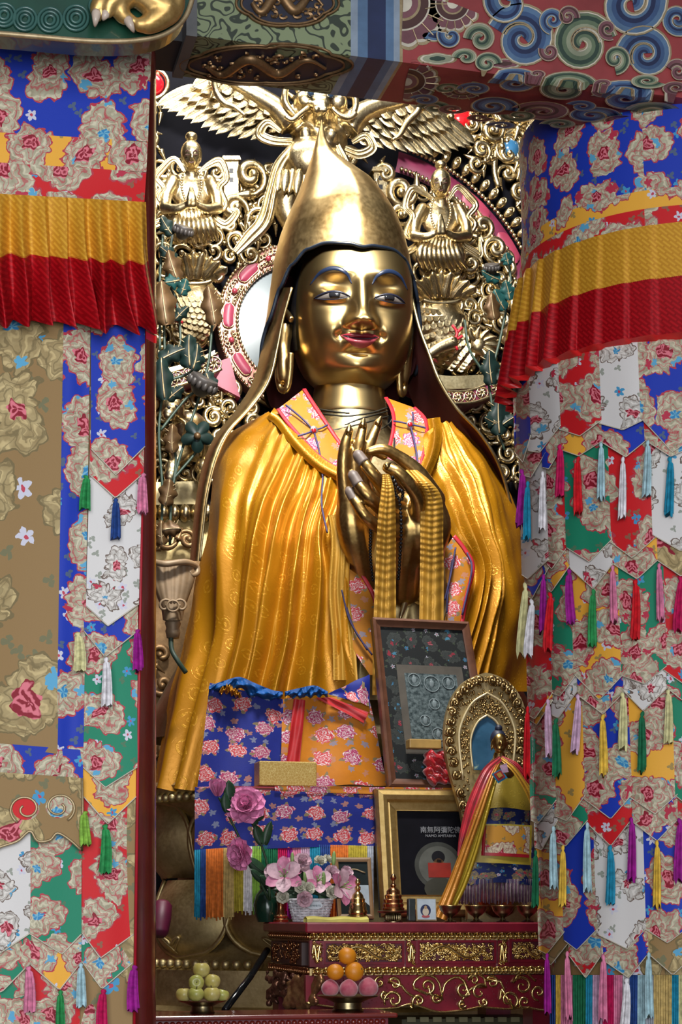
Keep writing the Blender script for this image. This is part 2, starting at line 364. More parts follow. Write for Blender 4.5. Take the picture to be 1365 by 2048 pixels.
GRN1 = plain('dark_green_paint', (.022, .045, .03), .5); GRN2 = plain('mid_green_paint', (.10, .14, .08), .5); GRN3 = plain('pale_green_paint', (.24, .26, .17), .5)
BROWNP = plain('brown_paint', (.06, .022, .018), .5); MAUVE = plain('mauve_paint', (.16, .06, .07), .5)
REDP = plain('beam_red_paint', (.26, .035, .035), .55, 0, .3, 5, bump=.2)
CREAMP = plain('cream_paint', (.52, .47, .37), .5)
LINEGOLD = gold('gilt_line', (.50, .40, .24), (.28, .20, .10), .45, 20, metal=.5)
OLDGOLD = gold('aged_gilt', (.36, .22, .10), (.16, .09, .04), .45, 20, metal=.7)
GREENSW = swirl('beam_green_scrolls', (.19, .23, .12), (.025, .035, .02), 16)
LEAFG = plain('dark_leaf_paint', (.005, .016, .014), .5, 0, .4, 20, spec=.25); LEAFT = plain('teal_leaf_paint', (.008, .05, .048), .5, 0, .4, 20, spec=.3)
LEAFB = plain('brown_leaf_gilt', (.10, .055, .022), .45, .5, .4, 20)
WHITEC = plain('halo_white', (.13, .165, .18), .35, 0, .15, 5)
PINKP = plain('halo_pink', (.26, .03, .065), .45, 0, .25, 12); MAGP = plain('ledge_magenta', (.15, .016, .05), .45)
Y_SILK = fret('yellow_fret_silk', (.72, .38, .035), (.56, .26, .02)); R_SILK = fret('red_fret_silk', (.48, .006, .012), (.30, .002, .006))
B_BLUE = brocade('blue_brocade', (.010, .035, .36)); B_RED = brocade('red_brocade', (.52, .012, .016), seed=1); B_YEL = brocade('yellow_brocade', (.72, .36, .04), seed=2)
B_GRN = brocade('green_brocade', (.012, .20, .11), seed=3); B_WHT = brocade('white_brocade', (.60, .58, .56), leaf=(.55, .52, .48), leaf2=(.42, .40, .36), edge=(.14, .10, .08), rose=.10, seed=4, R=.30)
B_TAN = brocade('tan_gold_brocade', (.25, .155, .06), k=4.2, leaf=(.42, .33, .16), leaf2=(.24, .17, .07), edge=(.16, .12, .05), rose=.13, seed=5, R=.36)
BROC = {'b': B_BLUE, 'r': B_RED, 'y': B_YEL, 'g': B_GRN, 'w': B_WHT, 't': B_TAN}
PB_BLUE = peony_brocade('blue_peony_silk', (.008, .018, .20), 8.2); PB_ORG = peony_brocade('orange_peony_silk', (.46, .16, .008), 8.2, 2.3)
PB_COL = peony_brocade('collar_peony_silk', (.40, .15, .008), 7.5, 4.1)
REDTRIM = plain('red_trim', (.36, .006, .018), .5); CORD = plain('indigo_cord', (.03, .025, .09), .6)
def thread(n, c): return plain('thread_'+n, c, .7, 0, .35, 60, spec=.2)
TC = {'pu': thread('purple', (.26, .008, .20)), 'te': thread('teal', (.01, .20, .32)), 'wh': thread('white', (.62, .60, .62)), 'cr': thread('crimson', (.42, .004, .07)),
      're': thread('red', (.50, .006, .012)), 'lb': thread('light_blue', (.32, .48, .52)), 'ye': thread('yellow', (.62, .40, .05)), 'pk': thread('pink', (.56, .17, .28)),
      'gr': thread('green', (.02, .22, .06)), 'li': thread('lilac', (.50, .32, .44)), 'py': thread('pale_yellow', (.55, .52, .26)), 'dg': thread('dark_green', (.008, .12, .05)),
      'nv': thread('navy', (.015, .05, .20)), 'gy': thread('grey', (.30, .32, .36)), 'or': thread('orange', (.55, .14, .02)), 'ol': thread('olive', (.38, .30, .03)), 'lg': thread('lime', (.20, .38, .05)), 'ta': thread('tan', (.48, .34, .12))}
# ------------------------------------------------------------------ room shell
def quad(a, b): m = MB(); m.box(a, b); return m
struct('floor', quad((-4, -3, -.1), (8, 11.5, 0)), plain('stone_floor', (.07, .055, .045), .35, 0, .3, 3))
struct('wall_back', quad((-4, 10.2, 0), (8, 10.4, 7.6)), plain('red_plaster', (.10, .02, .015), .6))
struct('wall_left', quad((-4.1, -3, 0), (-3.9, 10.4, 7.6)), plain('side_plaster', (.10, .025, .02), .6))
struct('wall_right', quad((7.9, -3, 0), (8.1, 10.4, 7.6)), plain('side_plaster_r', (.10, .025, .02), .6))
struct('ceiling', quad((-4, 3.0, 7.6), (8, 10.4, 7.7)), plain('ceiling_paint', (.05, .045, .035), .6))
# ------------------------------------------------------------------ painted beam
BV, BV2, BZ = 4.75, 4.99, 3.92
beam = thing('painted_beam', 'great wooden beam painted with red, blue and green cloud scrolls above the statue', 'beam', (.9, 4.9, BZ))
def bpt(x, y, lift=0):                       # pixel -> front face, or underside below the arris
    p = P(x, y, BV)
    if p.z >= BZ: return V3((p.x, BV-lift, p.z))
    q = Pz(x, y, BZ); return V3((q.x, q.y, BZ-lift))
x0, x1, x2, x3 = P(385, 60, BV).x, P(702, 60, BV).x, P(806, 60, BV).x, 2.9
def beam_seg(name, a, b, m, end=0):
    mb = MB(); mb.box((a, BV, BZ), (b, BV2, 4.75))
    mb.uv = [(p[0], p[2]+p[1]) for p in mb.v]
    return obj(name, mb, m, beam, 0)
beam_seg('painted_section', x0, x1, GREENSW); beam_seg('painted_section', x2, x3, REDP)
st = [(702, 716, BLUE3), (716, 736, BLUE2), (736, 772, NAVY), (772, 788, BLUE2), (788, 800, BLUE3), (800, 806, LINEGOLD)]
for a, b, m in st: beam_seg('painted_stripe', P(a, 60, BV).x, P(b, 60, BV).x, m)
mb = MB(); mb.box((P(285, 60, BV).x, BV+.06, BZ+.01), (x0, BV2, 4.75)); obj('beam_end', mb, plain('grey_black_wood', (.02, .02, .022), .6), beam, 0)  # end section in one even grey-black
mb = MB(); mb.box((P(372, 60, BV).x, BV-.008, BZ-.006), (x0+.012, BV2, 4.75)); obj('end_moulding', mb, plain('grey_moulding', (.10, .10, .10), .5), beam, 0)
def ribbon(mb, path, widths, bounds, mats, lift, fn):
    pts = [V3((p[0], p[1], 0)) for p in path]; L = len(pts)
    for bi in range(len(bounds)-1):
        vs = []
        for i in range(L):
            d = pts[min(i+1, L-1)]-pts[max(i-1, 0)]; d = d.normalized() if d.length > 1e-6 else V3((1, 0, 0))
            n = V3((-d.y, d.x, 0))
            for f in (bounds[bi], bounds[bi+1]):
                q = pts[i]+n*(widths[i]*f); vs.append(fn(q.x, q.y, lift[bi] if hasattr(lift, '__len__') else lift))
        mb.add(vs, [(2*i, 2*i+1, 2*i+3, 2*i+2) for i in range(L-1)], mats[bi])
def spiral_path(cx, cy, R, a0, turns, hand, ysc=1, n=34, inner=.12, tail=None):
    out = []
    if tail: out += [(p.x, p.y) for p in catmull(tail, 10)[:-1]]
    for i in range(n+1):
        t = i/n; r = R*(1-t)+R*inner*t; a = math.radians(a0)+hand*turns*2*pi*t
        out.append((cx+r*cos(a), cy+r*sin(a)*ysc))
    return out
PAL = {'b': [LINEGOLD, CREAMP, BLUE2, BLUE1, NAVY, BLUE2, CREAMP, LINEGOLD], 'g': [LINEGOLD, CREAMP, GRN3, GRN2, GRN1, GRN2, CREAMP, LINEGOLD], 'm': [LINEGOLD, CREAMP, MAUVE, MAUVE, BROWNP, MAUVE, CREAMP, LINEGOLD]}
BND = [-1.0, -.86, -.74, -.3, .1, .5, .74, .86, 1.0]
NCL = [0]
def cloud(cx, cy, R, pal, a0=0, turns=1.45, hand=1, ysc=1, w=.40, tail=None):
    mb = MB(); path = spiral_path(0, 0, R, a0, turns, hand, 1, tail=None); L = len(path)
    wd = [R*w*(.55+.45*min(1, (L-1-i)/(L*.5)))*1 for i in range(L)]
    NCL[0] += 1; l0 = .0005*NCL[0]
    ribbon(mb, path, wd, BND, list(range(8)), [l0+x for x in (.003, .002, .0015, .0015, .0015, .0015, .002, .003)], lambda x, y, l: bpt(cx+x, cy+y*ysc, l))
    return obj('painted_cloud_scroll', mb, PAL[pal], beam, 0, fix=False)
def fan(cx, cy, R, pal, a0, a1, ysc=1, petals=8):
    mb = MB()
    for ri, (r, mi) in enumerate([(1.0, 0), (.93, 1), (.86, 2), (.62, 1), (.58, 4), (.40, 0), (.34, 3), (.2, 1)]):
        n = 40; vs = [bpt(cx, cy, .001+.0006*ri)]
        for i in range(n+1):
            t = i/n; a = math.radians(lerp(a0, a1, t)); rr = R*r*(1+(.07*abs(sin(petals*pi*t)) if ri < 3 else 0))
            vs.append(bpt(cx+rr*cos(a), cy+rr*sin(a)*ysc, .001+.0006*ri))
        mb.add(vs, [(0, i+1, i+2) for i in range(n)], mi)
    for i in range(1, petals):
        a = math.radians(lerp(a0, a1, i/petals))
        mb.tube([bpt(cx+R*k*cos(a), cy+R*k*sin(a)*ysc, .004) for k in (.62, 1.0)], .0016, 5, 0)
    return obj('painted_fan_flower', mb, PAL[pal], beam, 0, fix=False)
fan(806, 8, 88, 'm', -90, 92, 1); fan(812, 160, 66, 'm', -80, 95, .62); fan(905, 8, 56, 'm', 20, 190); fan(925, 178, 42, 'm', -60, 200, .45)
for a in [(1045, 78, 55, 'b', 200, 1.5, 1), (1165, 88, 52, 'g', -10, 1.6, -1), (1292, 110, 48, 'b', 150, 1.5, 1), (1015, 5, 46, 'b', -20, 1.3, -1), (1262, 8, 58, 'b', -60, 1.3, 1), (1355, 40, 28, 'b', 20, 1.4, 1),
          (1105, 42, 22, 'b', 100, 1.4, 1), (1135, 35, 18, 'm', 10, 1.3, -1), (1215, 60, 18, 'm', 60, 1.2, 1), (1098, 105, 17, 'm', 200, 1.2, -1), (1230, 120, 24, 'g', 90, 1.3, -1), (1355, 145, 20, 'm', 200, 1.3, 1), (960, 80, 26, 'g', 180, 1.3, 1, 1, .4),
          (900, 75, 20, 'b', 200, .9, -1, 1, .5), (930, 118, 20, 'g', 180, 1.1, 1, .7, .5), (972, 130, 22, 'g', 0, 1.2, -1, .8, .45)]: cloud(*a)
for a in [(1030, 160, 40, 'b', 180, 1.5, 1, .42), (1130, 172, 46, 'g', 0, 1.5, -1, .45), (1250, 190, 50, 'b', 190, 1.5, 1, .42), (985, 205, 42, 'b', 30, 1.4, -1, .4), (1085, 215, 48, 'm', 200, 1.5, 1, .35), (1185, 222, 44, 'b', 10, 1.4, -1, .33), (1310, 215, 46, 'g', 190, 1.5, 1, .36),
          (1205, 172, 18, 'm', 90, 1.2, 1, .5), (1350, 180, 24, 'm', 90, 1.2, 1, .5), (1070, 152, 18, 'm', 200, 1.2, -1, .5), (870, 205, 30, 'g', 180, 1.3, 1, .4), (1120, 238, 30, 'g', 180, 1.3, 1, .3), (1340, 235, 34, 'b', 0, 1.3, -1, .3), (1240, 230, 30, 'm', 0, 1.3, -1, .3), (850, 188, 26, 'b', 200, 1.3, 1, .38), (895, 165, 24, 'g', 20, 1.3, -1, .4), (950, 165, 28, 'b', 180, 1.4, 1, .4), (905, 205, 26, 'm', 20, 1.3, 1, .34), (1040, 218, 30, 'g', 190, 1.4, -1, .34), (960, 222, 24, 'm', 10, 1.3, 1, .3), (1005, 238, 26, 'b', 180, 1.3, 1, .28), (1290, 168, 30, 'g', 20, 1.4, 1, .42), (1165, 198, 26, 'b', 200, 1.3, 1, .38)]: cloud(*a)
for x, y, w_, h_, pal in [(870, 72, 34, 10, 'b'), (875, 118, 40, 10, 'g'), (1010, 128, 36, 9, 'm')]:     # leaf tips
    mb = MB()
    for k, (s_, mi) in enumerate([(1, 0), (.86, 1), (.74, 2), (.4, 4)]):
        vs = [bpt(x, y, .001+k*.0006)]+[bpt(x+w_*s_*cos(a), y+h_*s_*sin(a)*(1+.25*abs(sin(3*a))), .001+k*.0006) for a in [2*pi*i/30 for i in range(31)]]
        mb.add(vs, [(0, i+1, i+2) for i in range(30)], mi)
    obj('painted_leaf', mb, PAL[pal], beam, 0, fix=False)
# cartouches with dragons on the green section
def cartouche(cx, cy, rx, ry, lobes, dragon):
    def edge(s_, n=72):
        out = []
        for i in range(n):
            a = 2*pi*i/n; k = 1+.10*abs(cos(lobes*a))-.05; e = .72
            x = math.copysign(abs(cos(a))**1.25, cos(a)); y = math.copysign(abs(sin(a))**.9, sin(a))
            out.append((cx+rx*s_*k*x, cy+ry*s_*k*y))
        return out
    mb = MB()
    for s_, mi, lf in [(1.0, 0, .001), (.9, 1, .0018)]:
        vs = [bpt(cx, cy, lf)]+[bpt(x, y, lf) for x, y in edge(s_)]; n = len(vs)-1
        mb.add(vs, [(0, i+1, (i+1) % n+1) for i in range(n)], mi)
    for s_ in (1.0, .9): mb.tube([bpt(x, y, .003) for x, y in edge(s_)], .004, 6, 2, closed=True)
    c = obj('painted_cartouche', mb, [GRN1, plain('ink_navy', (.012, .014, .03), .5), OLDGOLD], beam, 60, fix=False)
    mb = MB(); r = random.Random(int(cx)); body = [(cx+rx*.72*(-1+2*t), cy+ry*.42*sin(t*13)*(1-.3*t)) for t in [i/40 for i in range(41)]]
    mb.tube([bpt(x, y, .006) for x, y in body], [.004+.012*sin(pi*min(1, .08+i/41)) for i in range(41)], 7)
    for i in range(46):
        x = cx+rx*.75*r.uniform(-1, 1); y = cy+ry*.62*r.uniform(-1, 1); a = r.uniform(0, 6.28); R_ = r.uniform(4, 11)
        mb.tube([bpt(x+R_*(1-t*.7)*cos(a+4.5*t), y+ry/rx*1.6*R_*(1-t*.7)*sin(a+4.5*t), .005) for t in [k/8 for k in range(9)]], [.0045*(1-.07*k) for k in range(9)], 5)
    obj('gilt_dragon', mb, OLDGOLD, c, 60)
cartouche(533, 128, 165, 40, 3, 1); cartouche(575, 8, 98, 46, 3, 1)
# ------------------------------------------------------------------ green plaque with dragon claw (hanging board, upper corner)
PV = 3.95
pl = thing('hanging_plaque', 'dark green hanging board with a carved gold dragon claw on its rim', 'plaque', P(150, 40, PV))
edge = [(p.x, p.y) for p in catmull([(-60, 62), (60, 72), (180, 82), (270, 81), (330, 68), (368, 38), (386, -8), (392, -60)], 30)]
mb = MB(); mb.pslab(edge+[(392, -120), (-60, -120)], PV, .07); obj('board', mb, plain('green_lacquer', (.006, .045, .025), .3, coat=.4), pl, 0)
mb = MB(); mb.tube([P(x, y, PV-.004) for x, y in edge], .006, 8); obj('gilt_rim', mb, LINEGOLD, pl, 180)
for x, y, R_ in [(8, 30, 24), (50, 38, 24), (100, 40, 25), (152, 36, 26), (196, 12, 18)]:
    mb = MB()
    for k in (.95, .66, .36): mb.tube([P(x+R_*k*cos(a), y+R_*k*sin(a), PV-.003) for a in [2*pi*i/28 for i in range(28)]], .0038, 7, closed=True)
    obj('carved_ripple', mb, plain('green_ripple', (.03, .09, .075), .25), pl, 180)
mb = MB()
def pt(pts, rs, dv=0, n=16): 
    c = catmull([(x, y, PV-.03-dv) for x, y in pts], n); rr = [lerp(rs[min(int(i/n*(len(rs)-1)), len(rs)-2)], rs[min(int(i/n*(len(rs)-1)), len(rs)-2)+1], i/n*(len(rs)-1)-min(int(i/n*(len(rs)-1)), len(rs)-2)) for i in range(n+1)]
    mb.tube([P(p.x, p.y, p.z) for p in c], rr, 10); mb.sph(P(c[0].x, c[0].y, c[0].z), rr[0]); mb.sph(P(c[-1].x, c[-1].y, c[-1].z), rr[-1])
pt([(250, -25), (215, -5), (195, 18), (196, 34)], [.035, .026, .018, .011]); pt([(262, -22), (240, 5), (246, 30), (262, 40)], [.035, .028, .020, .013]); pt([(255, -25), (222, 8), (216, 26)], [.03, .02, .012], .01)
pt([(255, -30), (300, 0), (330, 20), (300, 46), (280, 50)], [.03, .035, .035, .024, .016]); pt([(330, -40), (352, -5), (345, 30), (310, 52)], [.03, .022, .018, .012])
obj('dragon_foot', blob(mb, .0045, 3), gold('plaque_gold', (.62, .42, .16), (.40, .24, .07), .42, 20, metal=.75), pl, 180)
for a, b in [((193, 26), (190, 53)), ((256, 40), (268, 64)), ((214, 24), (206, 40))]:
    mb = MB(); mb.tube([P(lerp(a[0], b[0], t), lerp(a[1], b[1], t), PV-.035-.01*sin(pi*t)) for t in [i/8 for i in range(9)]], [.0115*(1-t*.93)**.6 for t in [i/8 for i in range(9)]], 9)
    obj('claw', mb, plain('claw_ivory', (.52, .42, .34), .35), pl, 180)
# ------------------------------------------------------------------ cloth makers
def tassel_mesh(seed):
    r = random.Random(seed); mb = MB(); n = 18; prof = [(.0015, 0), (.0055, -.004), (.0062, -.010), (.004, -.015), (.0065, -.022), (.0085, -.05), (.0098, -.09), (.0108, -.13), (.0112, -.165)]
    vs = []
    for j, (R_, z) in enumerate(prof):
        for k in range(n):
            a = 2*pi*k/n; q = (1+(.22 if k % 2 else -.16)*min(1, j/4)) if j > 3 else 1
            vs.append((R_*q*cos(a)+.002*sin(j*.8+seed), R_*q*sin(a)*.8, z+(r.uniform(-.012, .012) if j == len(prof)-1 else 0)))
    fs = [(j*n+k, j*n+(k+1) % n, (j+1)*n+(k+1) % n, (j+1)*n+k) for j in range(len(prof)-1) for k in range(n)]
    mb.add(vs, fs+[tuple(range(n)), tuple((len(prof)-1)*n+k for k in range(n))])
    return mb
TASSELS = []
for sd in range(3):
    o = obj('tassel', tassel_mesh(sd), TC['re'], None, 60, origin=(0, 0, 0)); C.objects.unlink(o); TASSELS.append(o)
def tassel(mapf, root, x, y0, y1, col, off, lean=0):
    a = mapf(x, y0, off); b = mapf(x+lean, y1, off); L = (a-b).length
    d = b-a; o = inst(rnd.choice(TASSELS), a, root, None, (1.15, 1.15, L/.165), TC[col], 'tassel')
    o.rotation_euler = (rnd.uniform(-.03, .03), math.atan2(-d.x, -d.z)*.8+rnd.uniform(-.03, .03), rnd.uniform(0, 3)); return o
UVS = .00145
def tongue(mapf, root, xl, xr, yt, yl, yr, xt, yt2, bc, off, name='brocade_tongue', dxt=0, bulge=.012, nu=14, nv=18, pipe=True):
    du, dv_ = rnd.uniform(0, 9), rnd.uniform(0, 9); q = (xt-xl)/(xr-xl)
    ripple = rnd.uniform(0, 6)
    def yb(s): return lerp(yl, yt2, s/q) if s < q else lerp(yt2, yr, (s-q)/(1-q))
    def fn(s, t):
        x = lerp(xl+dxt*(1-t), xr+dxt*(1-t), s); y = lerp(yt, yb(s), t)
        return mapf(x, y, off+bulge*t*t+.003*sin(s*6+ripple)*t+.004*sin(pi*s)*t)
    mb = MB(); mb.grid(fn, nu, nv, uvf=lambda s, t: (lerp(xl, xr, s)*UVS+du, -lerp(yt, yb(s), t)*UVS+dv_))
    o = obj(name, mb, BROC[bc], root, 180)
    if pipe:
        pm = MB(); pm.tube([fn(i/24, 1)+V3((0, -.001, 0)) for i in range(25)], .0016, 5); obj('edge_piping', pm, CREAMP, o, 180)
    return o
# ------------------------------------------------------------------ right pillar wrapped in patchwork banner
PR = .50; PD = 5.70
def pxc(z): return 1.085+.035*(4.0-z)
def c2h(X, D): return X*cT+D*sT, -X*sT+D*cT
def Pc(x, y, off=0):                          # pixel -> point on the round pillar (radius PR+off)
    dx = (x-CX)/F; dz = (HY-y)/F; t = 5.3; R_ = PR+off
    for _ in range(5):
        cx = pxc(EYE+t*dz); A = dx*dx+1; Bq = -(dx*cx+PD); Cq = cx*cx+PD*PD-R_*R_; D_ = Bq*Bq-A*Cq
        t = (-Bq-math.sqrt(D_))/A if D_ > 0 else -Bq/A
    u, v = c2h(t*dx, t); return V3((u, v, EYE+t*dz))
def Cy(phi, z, off=0):                        # pillar angle (deg, 0 = towards viewer) and height
    a = math.radians(phi); X = pxc(z)+(PR+off)*sin(a); D = PD-(PR+off)*cos(a); u, v = c2h(X, D); return V3((u, v, z))
pcen = c2h(pxc(0), PD)
mb = MB(); mb.grid(lambda s, t: Cy(s*360, lerp(0, 4.3, t), -.035), 40, 6, cu=True)
tag(obj('lacquered_pillar', mb, RED_L, None, 180), 'round red pillar standing inside the patchwork banner', 'pillar')
rb = thing('pillar_banner', 'patchwork brocade banner with pointed tongues and tassels wrapped round the pillar', 'banner', (pcen[0], pcen[1], 1.0))
zt = [4.02, 3.672, 3.615, 3.558]
for i, (bc, nm) in enumerate([('b', 'blue_brocade_band'), ('y', 'yellow_brocade_band'), ('r', 'red_brocade_band')]):
    for p0, p1 in ((-125, -22), (-22, 90)):
        so = rnd.uniform(0, 5); mb = MB()
        mb.grid(lambda s, t: Cy(lerp(p0, p1, s), lerp(zt[i], zt[i+1], t), .002+.006*i), 30, 6, uvf=lambda s, t: (math.radians(lerp(p0, p1, s))*PR+so, lerp(zt[i], zt[i+1], t)))
        obj(nm, mb, BROC[bc], rb, 180)
# knife-pleated valance
def saw(q): return q if q < .86 else (1-q)/.14
PLW = 9.2
def val(phi, z, za, zb, o0, o1):
    t = (za-z)/(za-zb); k = phi/PLW; i = math.floor(k); q = k-i
    h = .6+.4*sin(i*12.9898)
    return Cy(phi+1.6*sin(i*3.1)*t, z-.010*t*h, lerp(o0, o1, t)+saw(q)*(.016+.052*t)*h)
so = 0
for nm, za, zb, m in [('yellow_valance', 3.562, 3.395, Y_SILK), ('red_valance', 3.397, 3.225, R_SILK)]:
    def fn(s, t, za=za, zb=zb): 
        z = lerp(za, zb, t); return val(lerp(-118, 85, s), z, 3.562, 3.225, .018, .052)
    mb = MB(); mb.grid(fn, 300, 10, uvf=lambda s, t: (math.radians(lerp(-118, 85, s))*PR, lerp(za, zb, t)))
    o = obj(nm, mb, m, rb, 180)
    if nm == 'red_valance':
        mb = MB(); mb.grid(lambda s, t: fn(s, 1)+V3((0, 0, -.012*t))+V3(((pcen[0]-fn(s, 1).x)*.05*t, (pcen[1]-fn(s, 1).y)*.05*t, 0)), 300, 3); obj('turned_hem', mb, plain('bright_red_silk', (.62, .012, .012), .4), o, 180)
# ground cloth beneath the tongues
mb = MB(); mb.grid(lambda s, t: Cy(lerp(-125, 90, s), lerp(3.5, 1.0, t), -.004), 40, 24, uvf=lambda s, t: (math.radians(lerp(-125, 90, s))*PR, lerp(3.5, 1.0, t))); obj('ground_cloth', mb, BROC['t'], rb, 180)
TIERS = [
 (640, [(1030, 1062, 905, 870, 1046, 925, 'b'), (1056, 1122, 902, 850, 1080, 905, 'w'), (1117, 1204, 858, 840, 1160, 872, 'r'), (1196, 1292, 846, 838, 1246, 860, 'w'), (1282, 1372, 836, 886, 1345, 904, 'b')],
       [(1040, 1092, 950, 905, 1062, 955, 'b'), (1085, 1128, 935, 888, 1098, 938, 'b'), (1123, 1205, 900, 882, 1158, 912, 'y'), (1203, 1294, 884, 880, 1252, 914, 'b'), (1290, 1372, 880, 900, 1342, 913, 'r')],
       [(1045, 938, 1052, 'pu'), (1056, 962, 1078, 'te'), (1086, 942, 1058, 'wh'), (1121, 888, 992, 'cr'), (1157, 913, 1027, 're'), (1203, 884, 996, 'lb'), (1247, 913, 1037, 'wh'), (1297, 880, 992, 'lb'), (1341, 913, 1027, 'te')]),
 (840, [(1044, 1098, 1150, 1118, 1056, 1158, 'w'), (1094, 1139, 1128, 1088, 1104, 1138, 'r'), (1133, 1223, 1095, 1080, 1179, 1124, 'g'), (1216, 1312, 1080, 1074, 1265, 1116, 'r'), (1306, 1400, 1070, 1085, 1362, 1102, 'w')],
       [(1050, 1098, 1190, 1135, 1064, 1198, 'b'), (1096, 1141, 1178, 1130, 1103, 1184, 'y'), (1140, 1226, 1136, 1128, 1187, 1178, 'w'), (1224, 1316, 1126, 1120, 1275, 1158, 'y'), (1314, 1410, 1120, 1130, 1362, 1152, 't')],
       [(1051, 1165, 1312, 'py'), (1064, 1198, 1312, 'wh'), (1088, 1148, 1262, 'pu'), (1101, 1184, 1302, 're'), (1138, 1138, 1247, 'pu'), (1187, 1178, 1292, 'gr'), (1226, 1130, 1242, 'pk'), (1273, 1158, 1278, 're'), (1319, 1126, 1238, 'pk'), (1362, 1152, 1262, 'cr')]),
 (1080, [(1056, 1106, 1430, 1385, 1070, 1438, 'r'), (1102, 1156, 1386, 1345, 1120, 1392, 'g'), (1148, 1246, 1348, 1350, 1199, 1400, 'y'), (1240, 1334, 1350, 1332, 1290, 1368, 'g'), (1328, 1420, 1340, 1350, 1385, 1380, 'r')],
       [(1060, 1106, 1440, 1400, 1074, 1450, 'y'), (1104, 1158, 1430, 1378, 1117, 1436, 'w'), (1156, 1248, 1390, 1385, 1206, 1428, 'b'), (1246, 1337, 1380, 1374, 1287, 1422, 'w'), (1335, 1420, 1376, 1380, 1390, 1420, 'g')],
       [(1056, 1412, 1552, 're'), (1096, 1398, 1512, 'li'), (1113, 1436, 1552, 'dg'), (1157, 1388, 1502, 'li'), (1207, 1428, 1548, 'ye'), (1246, 1384, 1496, 'py'), (1286, 1422, 1542, 'dg'), (1338, 1378, 1486, 'py')]),
 (1345, [(1062, 1113, 1640, 1600, 1076, 1648, 'g'), (1110, 1171, 1632, 1590, 1134, 1642, 'y'), (1166, 1265, 1596, 1588, 1222, 1638, 'b'), (1260, 1356, 1594, 1588, 1311, 1628, 'y'), (1350, 1450, 1590, 1590, 1400, 1630, 'g')],
       [(1070, 1116, 1695, 1640, 1084, 1700, 'w'), (1113, 1176, 1685, 1640, 1132, 1692, 'g'), (1174, 1266, 1646, 1636, 1222, 1692, 'r'), (1266, 1357, 1644, 1638, 1315, 1682, 'b'), (1355, 1450, 1640, 1640, 1402, 1680, 'r')],
       [(1072, 1700, 1812, 'dg'), (1107, 1652, 1776, 'lb'), (1127, 1690, 1812, 'ye'), (1175, 1644, 1782, 'lb'), (1222, 1690, 1808, 'te'), (1264, 1634, 1758, 'pu'), (1315, 1680, 1812, 'ye'), (1360, 1636, 1762, 'pu')]),
 (1600, [(1078, 1132, 1900, 1860, 1094, 1908, 'y'), (1128, 1203, 1880, 1850, 1154, 1900, 'b'), (1194, 1293, 1868, 1856, 1255, 1898, 'w'), (1287, 1384, 1856, 1850, 1336, 1886, 'b')],
       [(1086, 1142, 1915, 1880, 1102, 1930, 't'), (1138, 1207, 1910, 1905, 1172, 1956, 'r'), (1204, 1298, 1918, 1906, 1258, 1956, 'b'), (1296, 1400, 1906, 1900, 1346, 1950, 't')],
       [(1095, 1906, 2024, 'pu'), (1135, 1902, 2034, 'pk'), (1207, 1908, 2040, 'pk'), (1298, 1904, 2034, 'lb'), (1255, 1956, 2060, 'wh')])]
for ti, (yt, mains, vees, tas) in enumerate(TIERS):
    o0 = .034-.006*ti
    for (xl, xr, yl, yr, xt, y2, bc) in vees: tongue(Pc, rb, xl, xr, yt+60, yl, yr, xt, y2, bc, o0-.004, 'tongue_lining', -8)
    for (xl, xr, yl, yr, xt, y2, bc) in mains: tongue(Pc, rb, xl, xr, yt, yl, yr, xt, y2, bc, o0, 'brocade_tongue', -8)
    for (x, ya, yb_, c_) in tas: tassel(Pc, rb, x, ya, yb_, c_, o0+.022, rnd.uniform(0, 5))
# columns of tongues that wrap on round the far side of the pillar
for ti, (yt, mains, vees, tas) in enumerate(TIERS):
    o0 = .034-.006*ti; ye = mains[-2][3]; yv = vees[-2][3]
    for ci, (xa, xb) in enumerate([(1412, 1492), (1486, 1556), (1550, 1602)]):
        sh_ = ci*22; tongue(Pc, rb, xa, xb, yt+60+sh_, yv+sh_, yv+sh_+14, (xa+xb)/2, yv+sh_+42, 'brygwt'[(ti*2+ci) % 6], o0-.004, 'tongue_lining', -8)
        tongue(Pc, rb, xa, xb, yt+sh_, ye+sh_, ye+sh_+14, (xa+xb)/2, ye+sh_+36, 'gwbryb'[(ti+ci*2) % 6], o0, 'brocade_tongue', -8); tassel(Pc, rb, (xa+xb)/2, yv+sh_+42, yv+sh_+150, ['cr', 'te', 'ye', 'gr', 'pu'][(ti+ci) % 5], o0+.022)
